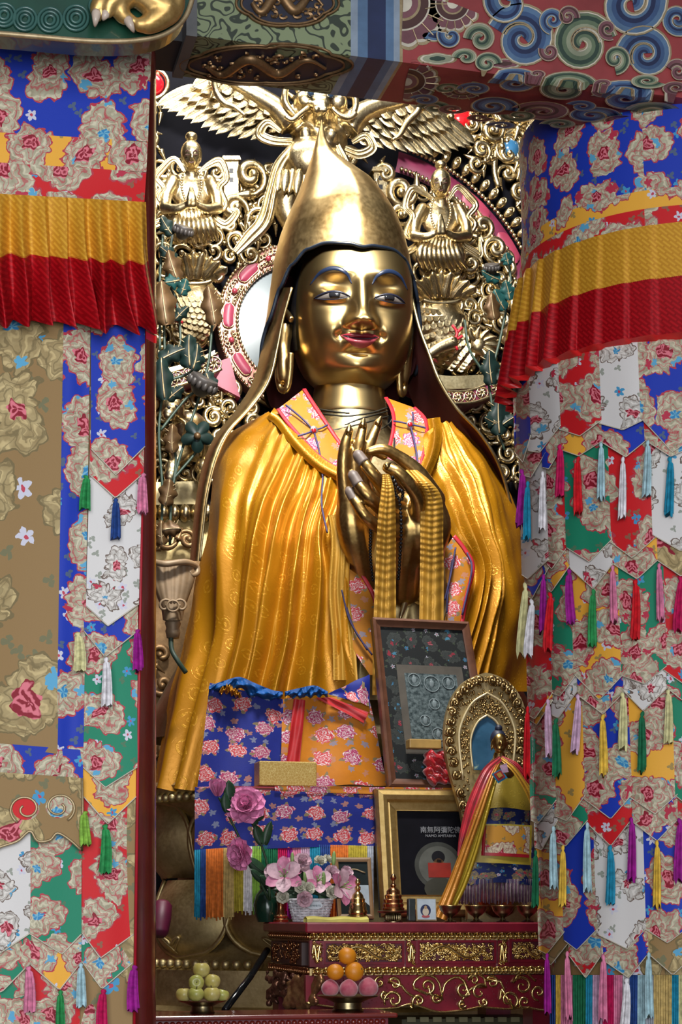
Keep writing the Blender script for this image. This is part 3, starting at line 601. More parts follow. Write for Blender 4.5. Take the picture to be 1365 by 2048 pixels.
# thread fringe at the foot
fr = [(1100, 1112, 'nv'), (1112, 1122, 'ye'), (1122, 1146, 'pk'), (1146, 1172, 'dg'), (1172, 1186, 'te'), (1186, 1206, 'li'), (1206, 1228, 'cr'), (1228, 1246, 'pk'), (1246, 1260, 'wh'), (1260, 1276, 'nv'), (1276, 1292, 'lb'), (1292, 1308, 'gy'), (1308, 1345, 'ta'), (1345, 1358, 'te'), (1358, 1385, 'py'), (1385, 1420, 'pk'), (1420, 1460, 'nv'), (1460, 1510, 'or'), (1510, 1560, 'gr')]
def fringe(mapf, root, xa, xb, ya0, ya1, yb_, col, off, per=3.2, r=.0026, name='thread_fringe', yb1=None):
    mb = MB(); n = max(2, int((xb-xa)/per)); yb1 = yb1 or yb_
    for i in range(n):
        s = (i+.5)/n; x = lerp(xa, xb, s); ph = rnd.uniform(0, 6); j = rnd.uniform(-5, 5)
        mb.tube([mapf(x+1.6*sin(ph+t*3)*t, lerp(lerp(ya0, ya1, s), lerp(yb_, yb1, s)+j, t), off+.002*sin(ph*2)*t) for t in (0, .3, .65, 1)], r, 5)
    mb2 = MB(); mb2.grid(lambda s, t: mapf(lerp(xa, xb, s), lerp(lerp(ya0, ya1, s), lerp(yb_, yb1, s)-4, t), off-.002), 3, 2)
    mb.merge(mb2); return obj(name, mb, TC[col], root, 180, kind='stuff')
for xa, xb, c_ in fr: fringe(Pc, rb, xa, xb, 1950, 1950, 2150, c_, .006)
# ------------------------------------------------------------------ left pillar and flat banner
def pillar_pt(px, D, R_, a, z):
    X = (px-CX)/F*D; u, v = c2h(X+R_*sin(a), D-R_*cos(a)); return V3((u, v, z))
mb = MB(); mb.grid(lambda s, t: pillar_pt(163, 4.78, .203, s*2*pi, lerp(0, 3.86, t)), 40, 4, cu=True)
tag(obj('lacquered_pillar', mb, RED_L, None, 180), 'glossy red pillar edge showing beside the flat hanging banner', 'pillar')
LV = 4.2
def Lf(x, y, off=0): return P(x, y, LV-off)
lb = thing('hanging_banner', 'flat patchwork brocade banner with pleated valance hanging under the green plaque', 'banner', P(140, 2100, LV))
def sheet(name, poly, bc, off, nu=20, nv=10, k=1.0, wav=.004, rot=0, m=None):     # poly: TL TR BL BR
    (a, b, c, d) = poly; so = rnd.uniform(0, 7)
    def xy(s, t): return lerp(lerp(a[0], b[0], s), lerp(c[0], d[0], s), t), lerp(lerp(a[1], b[1], s), lerp(c[1], d[1], s), t)
    mb = MB(); mb.grid(lambda s, t: Lf(*xy(s, t), off+wav*sin(s*5+t*2)), nu, nv, uvf=lambda s, t: (xy(s, t)[0]*.00125*k+so, -xy(s, t)[1]*.00125*k+so*.3))
    return obj(name, mb, m or BROC[bc], lb, 180)
sheet('blue_brocade_band', [(-60, 58), (304, 84), (-60, 262), (296, 283)], 'b', .012)
sheet('yellow_brocade_band', [(-60, 261), (296, 283), (-60, 322), (293, 344)], 'y', .014)
sheet('red_brocade_band', [(-60, 321), (293, 344), (-60, 386), (289, 404)], 'r', .016)
PX = [-60, -25, 22, 62, 100, 140, 180, 222, 262, 300]
def lval(s, y, t):
    x = lerp(-60, 300, s); i = 0
    while i < len(PX)-2 and x > PX[i+1]: i += 1
    q = (x-PX[i])/(PX[i+1]-PX[i]); h = .55+.45*sin(i*7.3+1); pk = .72+.2*sin(i*5.1); r_ = q/pk if q < pk else (1-q)/(1-pk)
    r_ = r_*r_*(3-2*r_); sw = (16+12*sin(i*2.7+1))*t*t*(.4+.6*s)
    return P(x+sw*r_+t*t*12*s-8*(1-t)*s+5*sin(t*6+i*1.9)*t, y+14*h*r_*t+20*s-6*(1-r_)*t, LV-.022-.012*t-r_*(.014+.10*t)*(.45+.55*h)-.014*sin(t*8+i*2.3)*t*r_)
for nm, ya, yb_, m in [('yellow_valance', 384, 506, Y_SILK), ('red_valance', 504, 640, R_SILK)]:
    mb = MB(); mb.grid(lambda s, t: lval(s, lerp(ya, yb_, t), (lerp(ya, yb_, t)-384)/256), 260, 14, uvf=lambda s, t: (lerp(-60, 300, s)*.00125, -lerp(ya, yb_, t)*.00125)); obj(nm, mb, m, lb, 180)
mb = MB(); mb.grid(lambda s, t: lval(lerp(.93, 1, s), lerp(640, 655, t), 1)+V3((0, .01, 0)), 20, 3); obj('turned_hem', mb, plain('bright_red_silk_b', (.62, .012, .012), .4), lb, 180)
sheet('gold_brocade_panel', [(-60, 600), (131, 600), (-60, 1482), (115, 1508)], 't', .006)
sheet('blue_brocade_strip', [(128, 600), (182, 600), (112, 1545), (166, 1552)], 'b', .004)
sheet('blue_brocade_border', [(-60, 1482), (166, 1500), (-60, 1545), (166, 1558)], 'b', .008)
mb = MB(); mb.tube([Lf(291, 640, .001), Lf(280, 1250, .001), Lf(268, 2100, .001)], .004, 6); obj('red_selvage', mb, REDTRIM, lb, 180)
sheet('ground_cloth', [(-60, 600), (290, 600), (-60, 2100), (266, 2100)], 't', -.006)
col2 = [(640, 182, 290, 897, 893, 232, 950, 'b', -.0), (860, 180, 288, 950, 946, 231, 996, 'r', 0), (900, 172, 278, 1212, 1208, 216, 1252, 'w', 8), (1190, 168, 276, 1262, 1262, 210, 1314, 'b', 0), (1240, 166, 275, 1534, 1534, 211, 1575, 'g', 5), (1500, 166, 274, 1592, 1592, 215, 1648, 'y', 0), (1560, 162, 268, 1863, 1868, 201, 1916, 'r', 5), (1850, 163, 266, 1922, 1925, 204, 1978, 'g', 0), (1900, 160, 264, 2100, 2100, 212, 2120, 'y', 4)]
for i, (yt, xl, xr, yl, yr, xt, y2, bc, dx) in enumerate(col2): tongue(Lf, lb, xl, xr, yt, yl, yr, xt, y2, bc, .010-.0028*i if i % 2 == 0 else .0075-.0028*(i-1), 'brocade_tongue' if i % 2 == 0 else 'tongue_lining', dx, .004)
for i, (yt, xl, xr, yl, yr, xt, y2, bc) in enumerate([(1640, -60, 61, 1866, 1866, 0, 1906, 'w'), (1840, -60, 62, 1915, 1925, 2, 1985, 'g'), (1640, 60, 163, 1868, 1868, 124, 1908, 'g'), (1840, 60, 163, 1928, 1924, 119, 1980, 'y'), (1900, -60, 60, 2100, 2100, 5, 2120, 'g'), (1900, 60, 160, 2100, 2100, 110, 2120, 'r')]):
    tongue(Lf, lb, xl, xr, yt, yl, yr, xt, y2, bc, .004-.0018*i, 'brocade_tongue' if i in (0, 2, 4, 5) else 'tongue_lining', 0, .004)
for x, a, b, c_ in [(172, 950, 1018, 'gr'), (232, 996, 1078, 'nv'), (287, 946, 1026, 'pk'), (157, 1264, 1342, 'py'), (213, 1314, 1412, 'wh'), (276, 1258, 1340, 'pu'), (170, 1622, 1690, 'lg'), (212, 1648, 1746, 'gr'), (162, 1926, 2014, 'lb'), (206, 1978, 2070, 'cr'), (268, 1930, 2022, 'pu'), (58, 1932, 2024, 'pk'), (121, 1980, 2075, 'gr')]:
    tassel(Lf, lb, x, a, b, c_, .03, rnd.uniform(0, 4))
# cloud-shaped appliqué with gold cord
cl = catmull([(-60, 1690), (-20, 1706), (0, 1694), (35, 1682), (60, 1662), (75, 1682), (100, 1680), (115, 1666), (140, 1680), (164, 1702)], 40)
mb = MB(); bot = [(p.x, p.y) for p in cl]
mb.grid(lambda s, t: Lf(bot[int(round(s*40))][0] if t > .5 else lerp(-60, 166, s), lerp(lerp(1540, 1556, s), bot[int(round(s*40))][1], t), .022), 40, 6, uvf=lambda s, t: (s*.4, t*.22)); o = obj('cloud_applique', mb, B_TAN, lb, 180)
mb = MB(); mb.tube([Lf(x, y, .024) for x, y in bot]+[Lf(166, 1640, .024), Lf(164, 1556, .024)], .0032, 6)
for cx, cy, hd in [(52, 1618, -1), (118, 1614, 1)]:
    mb.tube([Lf(x, y, .025) for x, y in spiral_path(cx, cy, 34, 60 if hd > 0 else 120, 1.3, -hd, .9, inner=.25)], .003, 6)
obj('gold_cord', mb, LINEGOLD, o, 180)
for cx, cy in [(52, 1618), (118, 1614)]:
    mb = MB(); mb.slab([Lf(cx+27*cos(a), cy+22*sin(a), .0235) for a in [2*pi*i/24 for i in range(24)]], (0, .001, 0)); obj('red_applique', mb, BROC['r'], o, 0)
# ------------------------------------------------------------------ the great gilded statue
SU = P(704, 640, 8.2).x; SV = 8.2; HZ = 4.40
HA, HB, HC, HP = .290, .303, .412, 2.45
PIT = math.radians(11)
def hcz(z): return .412 if z > HZ else .372
def hpz(z): return 3.0 if z > HZ else 2.45
YAW = math.radians(-6)
stt = thing('gilded_statue', 'giant gilded seated statue in a tall pointed hat with hands raised before its chest', 'statue', (SU, SV, 2.3))
def g2(x, z, cx, cz, sx, sz): return math.exp(-((x-cx)/sx)**2-((z-cz)/sz)**2)
def feat(x, z):
    z -= .05
    ax = abs(x); d = 0
    d -= .040*g2(ax, z, .125, 4.462, .062, .036)                    # sockets
    d += .034*g2(ax, z, .132, 4.418, .060, .034)                    # lids
    d -= .012*g2(ax, z, .13, 4.372, .07, .016)
    d += .014*g2(ax, z, .12, 4.522, .085, .022)                     # brow
    d += .026*g2(ax, z, .160, 4.265, .08, .07)                     # cheeks
    d -= .014*g2(ax, z, .088, 4.235, .018, .05)                     # smile fold
    # nose
    t = max(0, min(1, (4.50-z)/(4.50-4.300)))
    prof = (.018+.082*t**1.25)*sstep(4.258, 4.294, z)*(1-sstep(4.47, 4.54, z)); wx = .027+.024*t
    d += prof*math.exp(-(ax/wx)**2.6)
    d += .046*g2(ax, z, .048, 4.294, .027, .026)*sstep(4.262, 4.282, z)
    d += .016*g2(x, z, 0, 4.310, .038, .03)
    # mouth
    d += .030*g2(x, z, 0, 4.213, .085, .036)
    d -= .018*g2(x, z, 0, 4.221, .085, .006)*(1-sstep(.07, .1, ax))
    d -= .020*g2(ax, z, .104, 4.236, .018, .016)
    d -= .008*g2(x, z, 0, 4.252, .012, .010)
    d -= .020*g2(x, z, 0, 4.160, .06, .012)
    d += .034*g2(x, z, 0, 4.095, .075, .045)                        # chin
    return d
def front_y(x, z):
    lo, hi = 0.0, 1.0
    f = lambda y: abs(x/HA)**HP+abs(y/HB)**HP+abs((z-HZ)/hcz(z))**hpz(z)-1
    q = max(0, 1-abs(x/HA)**HP-abs((z-HZ)/hcz(z))**hpz(z))
    return -HB*q**(1/HP)-feat(x, z)
def HR(p):                                                          # local head point -> world
    x, y, z = p; z -= HZ; y, z = y*cos(PIT)-z*sin(PIT), HZ+z*cos(PIT)+y*sin(PIT); return V3((SU+x*cos(YAW)-y*sin(YAW), SV+x*sin(YAW)+y*cos(YAW), z))
def FP(x, z, off=0): return HR((x, front_y(x, z)-off, z))
def head_pt(s, t):
    lon = s*2*pi; lat = (t-.5)*pi
    d = V3((cos(lat)*sin(lon), -cos(lat)*cos(lon), sin(lat)))
    lo, hi = .05, .6; zc = HC if d.z > 0 else .372; zp = 3.0 if d.z > 0 else 2.45
    for _ in range(22):
        r = (lo+hi)/2
        if abs(d.x*r/HA)**HP+abs(d.y*r/HB)**HP+abs(d.z*r/zc)**zp > 1: hi = r
        else: lo = r
    p = d*r; p.z += HZ
    if d.y < 0: p.y -= feat(p.x, p.z)*sstep(.02, .35, -d.y)
    if p.z < 4.12 and d.y < .3: p.x *= 1-.03*sstep(4.16, 4.04, p.z)
    return HR(p)
body = MB(); body.grid(head_pt, 200, 170, cu=True)
tors = [(4.14, .16, .17, .02), (4.05, .175, .18, .03), (3.98, .185, .185, .03), (3.935, .192, .19, .03), (3.925, .188, .186, .03), (3.88, .20, .20, .04), (3.82, .30, .22, .05), (3.74, .52, .27, .05), (3.6, .66, .32, .05), (3.3, .70, .37, .05), (2.9, .75, .40, .05), (2.5, .95, .5, .05), (2.34, 1.0, .55, .05)]
def tor(s, t):
    p = catmull([(a, b, c) for a, b, c, _ in tors], 40)[int(round(t*40))]; a = s*2*pi
    return V3((SU+p.y*sin(a), SV+.05-p.z*cos(a), p.x))
tc = catmull([(a, b, c) for a, b, c, _ in tors], 48)
def tpt(s, i): return V3((SU+tc[i].y*sin(s*2*pi), SV+.05-tc[i].z*cos(s*2*pi), tc[i].x))
kn = max(i for i in range(49) if tc[i].x > 3.93)
body.grid(lambda s, t: tpt(s, int(round(t*kn))), 64, kn, cu=True, mat=0); body.grid(lambda s, t: tpt(s, kn+int(round(t*(48-kn)))), 64, 48-kn, cu=True, mat=1)
# ears
def ear(side):
    mb = MB()
    def E(x, y, v): return P(x, y, v)
    if side < 0: pts = [(584, 640, 8.13), (568, 622, 8.2), (553, 636, 8.26), (549, 676, 8.28), (557, 712, 8.24), (556, 750, 8.22), (562, 778, 8.2), (574, 778, 8.17), (580, 748, 8.15), (582, 705, 8.13)]
    else: pts = [(814, 640, 8.10), (818, 624, 8.2), (823, 640, 8.3), (824, 680, 8.3), (816, 718, 8.22), (812, 750, 8.2), (808, 785, 8.18), (801, 785, 8.16), (799, 750, 8.14), (804, 705, 8.12)]
    mb.tube([E(*p) for p in catmull(pts, 40)], .0165, 10)
    mid = [(570, 648, 8.2), (566, 690, 8.21), (569, 730, 8.19), (569, 765, 8.18)] if side < 0 else [(816, 648, 8.2), (814, 690, 8.21), (808, 730, 8.19), (804, 768, 8.17)]
    mb.tube([E(*p) for p in catmull(mid, 12)], [.036, .040, .042, .040, .037, .035, .036, .038, .040, .040, .038, .034, .024], 12)
    return blob(mb, .006, 3)
for sd in (-1, 1): body.merge(ear(sd), mat=0)
# hands -------------------------------------------------------------
def chain(mb, pts, rs, n=14):
    c = catmull([P(*p) for p in pts], n); L = len(rs)-1
    rr = [lerp(rs[min(int(i/n*L), L-1)], rs[min(int(i/n*L), L-1)+1], i/n*L-min(int(i/n*L), L-1)) for i in range(n+1)]
    mb.tube(c, rr, 12); mb.sph(c[0], rr[0]); mb.sph(c[-1], rr[-1])
hA = MB()
chain(hA, [(699, 862, 7.40), (690, 895, 7.40), (687, 940, 7.42), (694, 1000, 7.46)], [.020, .027, .031, .042])
chain(hA, [(727, 850, 7.42), (719, 888, 7.41), (710, 930, 7.43), (708, 1000, 7.47)], [.020, .027, .031, .045])
chain(hA, [(757, 846, 7.46), (742, 882, 7.45), (728, 925, 7.46), (722, 1000, 7.49)], [.020, .027, .031, .045])
chain(hA, [(768, 912, 7.50), (742, 900, 7.50), (728, 930, 7.50), (726, 990, 7.51)], [.020, .026, .032, .045])
chain(hA, [(735, 935, 7.53), (748, 975, 7.53), (738, 1040, 7.53)], [.022, .030, .05])
chain(hA, [(704, 985, 7.47), (703, 1040, 7.48), (712, 1095, 7.52), (728, 1160, 7.62), (745, 1240, 7.75)], [.062, .072, .068, .072, .085])
chain(hA, [(722, 985, 7.49), (728, 1045, 7.51), (722, 1100, 7.55)], [.060, .070, .062])
hB = MB()
chain(hB, [(714, 908, 7.27), (732, 930, 7.25), (752, 955, 7.25), (785, 1000, 7.32), (815, 1020, 7.38)], [.022, .027, .029, .032, .05])
chain(hB, [(704, 948, 7.27), (722, 975, 7.24), (744, 1000, 7.24), (780, 1030, 7.32), (815, 1040, 7.38)], [.022, .026, .029, .032, .05])
chain(hB, [(698, 980, 7.29), (714, 1008, 7.26), (738, 1040, 7.26), (775, 1060, 7.33), (812, 1060, 7.39)], [.019, .024, .027, .032, .05])
chain(hB, [(776, 935, 7.22), (802, 950, 7.21), (834, 990, 7.25), (842, 1030, 7.34)], [.025, .029, .033, .055])
chain(hB, [(738, 903, 7.36), (765, 898, 7.35), (795, 912, 7.36), (835, 945, 7.38), (868, 1000, 7.42)], [.019, .024, .028, .038, .055])
chain(hB, [(815, 1010, 7.38), (818, 1060, 7.40), (812, 1110, 7.46), (806, 1180, 7.60)], [.062, .078, .068, .078])
chain(hB, [(858, 1000, 7.42), (872, 1050, 7.45), (862, 1100, 7.5), (850, 1180, 7.62)], [.06, .072, .066, .075])
chain(hB, [(835, 1000, 7.36), (842, 1060, 7.38), (838, 1110, 7.46)], [.058, .072, .064])
for h in (hA, hB): body.merge(blob(h, .0075, 4), mat=2)
obj('body', body, [G_STATUE, G_CHEST, G_HAND], stt, 180)
NAIL = plain('taupe_nail', (.13, .10, .085), .5); 
for (pts, r) in [([(711, 902, 7.262), (719, 914, 7.254), (728, 926, 7.246)], .0245), ([(701, 942, 7.262), (709, 955, 7.254), (718, 970, 7.244)], .024), ([(695, 974, 7.284), (702, 987, 7.276), (711, 1002, 7.266)], .0215)]:
    mb = MB(); c = catmull([P(*p) for p in pts], 10); mb.tube(c, [r*math.sqrt(max(.06, 1-(1-min(1, i/4))**2))*(1+.06*i/10) for i in range(11)], 14); obj('fingernail', mb, NAIL, stt, 180)
for (a, b) in [((697, 866, 7.375), (700, 848, 7.385)), ((725, 853, 7.395), (729, 836, 7.41)), ((755, 849, 7.435), (764, 832, 7.45)), ((772, 934, 7.195), (784, 926, 7.215))]:
    mb = MB(); p, q = P(*a), P(*b); mb.tube([p+(q-p)*t for t in [i/8 for i in range(9)]], [.013*math.sqrt(max(.02, 1-t*t)) for t in [i/8 for i in range(9)]], 10); obj('fingernail', mb, gold('nail_gold', (.5, .38, .18), (.3, .2, .08), .3, 20), stt, 180)
# face inlays
def patch(name, outline, off, m, n=10, smooth=180):           # outline: closed list of (x,z) face coords, fanned and refined
    cx = sum(p[0] for p in outline)/len(outline); cz = sum(p[1] for p in outline)/len(outline); mb = MB(); L = len(outline)
    mb.grid(lambda s, t: FP(lerp(cx, outline[int(round(s*L)) % L][0], t), lerp(cz, outline[int(round(s*L)) % L][1], t), off*(.35+.65*min(1, (1-t)*3))), L, n, cu=True)
    return obj(name, mb, m, stt, smooth)
EYEW = plain('eye_grey', (.13, .115, .105), .25); IRIS = plain('eye_dark', (.012, .012, .014), .12); LINEB = plain('eye_line', (.012, .014, .03), .35); BROWM = plain('brow_blue', (.006, .014, .04), .4)
for sd in (-1, 1):
    ex, ez = .134*sd, 4.458
    def up(t): return .023*sin(pi*t)**.8-.006*t          # t 0 inner .. 1 outer
    def lo(t): return -.013*sin(pi*t)-.006*t
    xs = [i/16 for i in range(17)]
    top = [(ex+sd*lerp(-.078, .084, t), ez+up(t)-.002) for t in xs]; bot = [(ex+sd*lerp(-.078, .084, t), ez+lo(t)-.002) for t in reversed(xs)]
    patch('eye', top+bot[1:-1], .004, EYEW)
    patch('iris', [(ex-.004*sd+.029*cos(a), ez+.004+max(-.015, min(.0175, .027*sin(a)))) for a in [2*pi*i/28 for i in range(28)]], .0075, IRIS)
    mb = MB(); mb.tube([FP(x, z, .006) for x, z in top], [.0022+.0035*sin(pi*t) for t in xs], 8); mb.tube([FP(x, z, .005) for x, z in bot], .0018, 6); obj('eyeliner', mb, LINEB, stt, 180)
    mb = MB(); bp = catmull([(ex-sd*.086, 4.518), (ex-sd*.06, 4.560), (ex-sd*.005, 4.583), (ex+sd*.055, 4.567), (ex+sd*.10, 4.515)], 30)
    A = V3((0, -1, 0)); mb.tube([FP(p.x, p.y, .002) for p in bp], [.0015+.0088*sin(pi*i/30)**.8 for i in range(31)], 10, flat=(A, .45)); obj('eyebrow', mb, BROWM, stt, 180)
def lipx(t): return lerp(-.094, .094, t)
ts = [i/28 for i in range(29)]
mid = [(lipx(t), 4.271+.016*(2*t-1)**2) for t in ts]
upl = [(lipx(t), 4.271+.016*(2*t-1)**2+.030*sin(pi*t)**1.05*(1-.20*math.exp(-((t-.5)/.07)**2))) for t in ts]
lol = [(lipx(t), 4.271+.016*(2*t-1)**2-.042*sin(pi*t)**1.0) for t in ts]
def lips(name, a, b, m, bul):
    mb = MB(); mb.grid(lambda s, t: FP(lerp(a[int(round(s*28))][0], b[int(round(s*28))][0], t), lerp(a[int(round(s*28))][1], b[int(round(s*28))][1], t), .003+bul*sin(pi*t)*sin(pi*s)), 28, 8); obj(name, mb, m, stt, 180)
lips('upper_lip', mid, upl, plain('lip_dark', (.24, .02, .035), .3), .012); lips('lower_lip', lol, mid, plain('lip_red', (.36, .06, .08), .25), .016)
mb = MB(); mb.tube([FP(x, z, .004) for x, z in mid[2:-2]], .0025, 6); obj('mouth_line', mb, LINEB, stt, 180)
# cap painting the shadow between face and hat, plus hair at the temples
mb = MB()
def headcap_pt(s, t):
    lon = lerp(68, 292, s)*pi/180; lat = lerp(-30, 80, t)*pi/180; d = V3((cos(lat)*sin(lon), -cos(lat)*cos(lon), sin(lat)))
    r = (abs(d.x/(HA+.008))**HP+abs(d.y/(HB+.01))**HP+abs(d.z/(HC+.01))**HP)**(-1/HP); p = d*r; p.z += HZ; return HR(p)
mb.grid(headcap_pt, 60, 24); obj('hair', mb, BLACK, stt, 180)
# hat dome
rows = [(247, 642, 645), (262, 639, 648), (285, 633, 653), (310, 627, 667), (340, 618, 705), (370, 608, 744), (405, 594, 770), (440, 578, 790), (480, 563, 804), (520, 553, 813), (560, 547, 820), (600, 542, 827), (640, 537, 834), (700, 525, 842)]
rz = [(P(700, y, SV).z, P(a, y, SV).x, P(b, y, SV).x) for y, a, b in rows]
def hat_row(z):
    for i in range(len(rz)-1):
        if z <= rz[i][0] and z >= rz[i+1][0]:
            t = (rz[i][0]-z)/(rz[i][0]-rz[i+1][0]); return lerp(rz[i][1], rz[i+1][1], t), lerp(rz[i][2], rz[i+1][2], t)
    return (rz[0][1:] if z > rz[0][0] else rz[-1][1:])
BZT = [(0, 4.628), (10, 4.640), (30, 4.646), (45, 4.628), (60, 4.57), (72, 4.48), (84, 4.34), (100, 4.18), (130, 4.02), (180, 3.98)]
def zborder(ph):
    a = abs(((ph+180) % 360)-180)
    for i in range(len(BZT)-1):
        if a <= BZT[i+1][0]: t = (a-BZT[i][0])/(BZT[i+1][0]-BZT[i][0]); return lerp(BZT[i][1], BZT[i+1][1], t*t*(3-2*t))
    return BZT[-1][1]
ZTIP = rz[0][0]
def hat_pt(s, t, inset=0):
    ph = s*360-180; z = lerp(ZTIP, zborder(ph), t**.85); l, r = hat_row(z); cx = (l+r)/2; rx = (r-l)/2-inset
    a = math.radians(ph)+YAW*0; ridge = 1+.022*math.exp(-(ph/7)**2)*sstep(4.68, 4.9, z)*(1-sstep(5.1, 5.3, z))
    ry = rx*lerp(1.05, .975, sstep(4.95, 4.62, z)); back = .04*sstep(4.9, 4.3, z)
    ca = cos(a); bulge = 1+.06*sin(pi*min(1, t**1.6))
    return V3((cx+rx*sin(a)+.012*max(0, cos(a))*sstep(4.9, 4.6, z), SV+(-ry*ca*bulge*ridge if ca > 0 else -(ry+back)*ca), z))
mb = MB(); mb.grid(hat_pt, 120, 70, cu=True); mb.grid(lambda s, t: hat_pt(s, lerp(.45, 1, t), .016), 120, 30, cu=True, mat=1)
obj('hat', mb, [G_HAT, plain('hat_lining', (.045, .006, .008), .6)], stt, 180, fix=False)
mb = MB(); mb.tube([hat_pt(lerp(.22, .78, i/80), 1)+V3((0, -.004, -.002)) for i in range(81)], .0085, 8); obj('hat_piping', mb, plain('blue_black_piping', (.006, .010, .018), .3), stt, 180)
# long lappets of the hat
LIN = plain('lappet_lining', (.07, .008, .008), .6, 0, .5, 4)
def lappet(outer, inner, vo, vi, ncol=8, front=1):
    n = 60; A = catmull([(x, y, vo[min(i, len(vo)-1)]) for i, (x, y) in enumerate(outer)], n); Bq = catmull([(x, y, vi[min(i, len(vi)-1)]) for i, (x, y) in enumerate(inner)], n)
    mb = MB()
    def fn(s, t, d=0):
        a, b = A[int(round(t*n))], Bq[int(round(t*n))]; c = a.lerp(b, s); return P(c.x, c.y, c.z+d-.03*sin(pi*s)*front)
    mb.grid(lambda s, t: fn(s, t), ncol, n, 0); mb.grid(lambda s, t: fn(s, t, .012), ncol, n, 1)
    for s_ in (0, 1): mb.grid(lambda s, t: fn(s_, t, .012*s), 1, n, 2)
    return mb, fn
o1 = [(546, 575), (537, 640), (522, 705), (504, 768), (470, 822), (436, 864), (411, 912), (394, 985), (386, 1055), (380, 1122)]
i1 = [(584, 575), (566, 640), (554, 700), (538, 762), (505, 812), (460, 862), (434, 915), (416, 985), (407, 1055), (400, 1122)]
mb, fn = lappet(o1, i1, [8.25, 8.25, 8.22, 8.18, 8.16, 8.15, 8.15, 8.15, 8.15, 8.15], [8.02, 8.05, 8.06, 8.06, 8.06, 8.06, 8.06, 8.06, 8.06, 8.06])
mb.tube([fn(1, i/60) for i in range(61)], .006, 6, 2); obj('lappet', mb, [G_HAT, LIN, G_CHEST], stt, 180)
o2 = [(820, 575), (838, 650), (858, 705), (880, 762), (915, 817), (957, 862), (988, 908), (1008, 955), (1022, 1010)]
i2 = [(806, 575), (800, 650), (800, 720), (820, 790), (850, 850), (890, 890), (940, 930), (975, 965), (1000, 1012)]
mb, fn = lappet(o2, i2, [8.12, 8.06, 8.02, 8.0, 8.0, 8.02, 8.05, 8.1, 8.15], [8.3, 8.36, 8.4, 8.42, 8.42, 8.4, 8.4, 8.35, 8.3], front=-1)
mb.tube([fn(0, i/60) for i in range(61)], .009, 6, 2); obj('lappet', mb, [LIN, G_HAT, G_CHEST], stt, 180)
# engraved necklace and neckline strokes on the chest
def chest_pt(x, y): 
    v = 7.9
    for _ in range(6):
        p = P(x, y, v); k = [tc[i] for i in range(len(tc)) if tc[i].x >= p.z]; q = k[-1] if k else tc[0]
        v = SV+.05-q.z*math.sqrt(max(0.05, 1-((p.x-SU)/q.y)**2))-.004
    return P(x, y, v)
for pts in [[(640, 826), (690, 832), (740, 826), (776, 815)], [(638, 818), (675, 824), (700, 826)], [(690, 850), (720, 838), (776, 822)], [(660, 862), (720, 848), (778, 832)], [(700, 880), (740, 870), (775, 850), (785, 838)]]:
    mb = MB(); mb.tube([chest_pt(p.x, p.y) for p in catmull(pts, 14)], .0035, 6); obj('incised_line', mb, plain('incision', (.02, .018, .012), .5), stt, 180)
# ------------------------------------------------------------------ yellow satin cape
def bic(ctrl, s, t):
    R_ = len(ctrl)-1; Cn = len(ctrl[0])-1
    def cr(p, u):
        L = len(p)-1; u = u*L; k = min(int(u), L-1); u -= k; p1, p2 = p[k], p[k+1]; p0 = p[k-1] if k else p1*2-p2; p3 = p[k+2] if k+2 <= L else p2*2-p1
        return .5*((2*p1)+(p2-p0)*u+(2*p0-5*p1+4*p2-p3)*u*u+(-p0+3*p1-3*p2+p3)*u**3)
    return cr([cr(r, s) for r in ctrl], t)
def drape(ctrl, nu, nv, folds, amp, seed, mat, name, parent, uvs=1.0, gather=.006):
    K = [[P(*p) for p in r] for r in ctrl]; r = random.Random(seed)
    base = [[bic(K, i/nu, j/nv) for i in range(nu+1)] for j in range(nv+1)]
    ph = [r.uniform(0, 6.28) for _ in range(6)]
    def pos(i, j):
        p = base[j][i]; a = base[j][min(i+1, nu)]-base[j][max(i-1, 0)]; b = base[min(j+1, nv)][i]-base[max(j-1, 0)][i]
        n = a.cross(b); n = n.normalized() if n.length > 1e-9 else V3((0, -1, 0))
        if n.y > 0: n = -n
        s, t = i/nu, j/nv
        w_ = s*folds+.75*sin(2.3*t+ph[0]+s*5)+.5*sin(6*s+ph[1]+t*1.6)
        k = math.floor(w_); q = w_-k; h = .45+.55*abs(sin(k*12.99+seed)); pk = .3+.4*abs(sin(k*7.7+seed*2))
        f = (sstep(0, pk, q) if q < pk else 1-sstep(pk, 1, q))**1.3*h
        f2 = .5+.5*sin(2*pi*(w_*2.6+ph[2]+t*1.3))
        d = amp(s, t)*((f-.3)*1.35+.55*(f2-.4)*(1-t)**2.2)+.010*(1-abs(sin(pi*(w_*1.7+.3*sin(t*5)+ph[4]))))*sin(pi*t)
        d += .010*sin(9*t+5*s+ph[5])*sin(6*s+ph[3])*t
        d += gather*math.exp(-t*16)*sin(s*folds*6.3*2.2)
        d += .004*sin(23*s+17*t+ph[3])*sin(31*t-9*s+ph[4])
        return p+n*d
    vs = []; us = []
    for j in range(nv+1):
        for i in range(nu+1): vs.append(pos(i, j)); us.append((i/nu*uvs*1.6, -j/nv*uvs*2))
    mb = MB(); mb.add(vs, [(j*(nu+1)+i, j*(nu+1)+i+1, (j+1)*(nu+1)+i+1, (j+1)*(nu+1)+i) for j in range(nv) for i in range(nu)], 0, us)
    return obj(name, mb, mat, parent, 180)
cape = thing('satin_cape', 'bright yellow satin cape draped in long folds over the giant statue', 'cape', (SU, 7.9, 2.3))
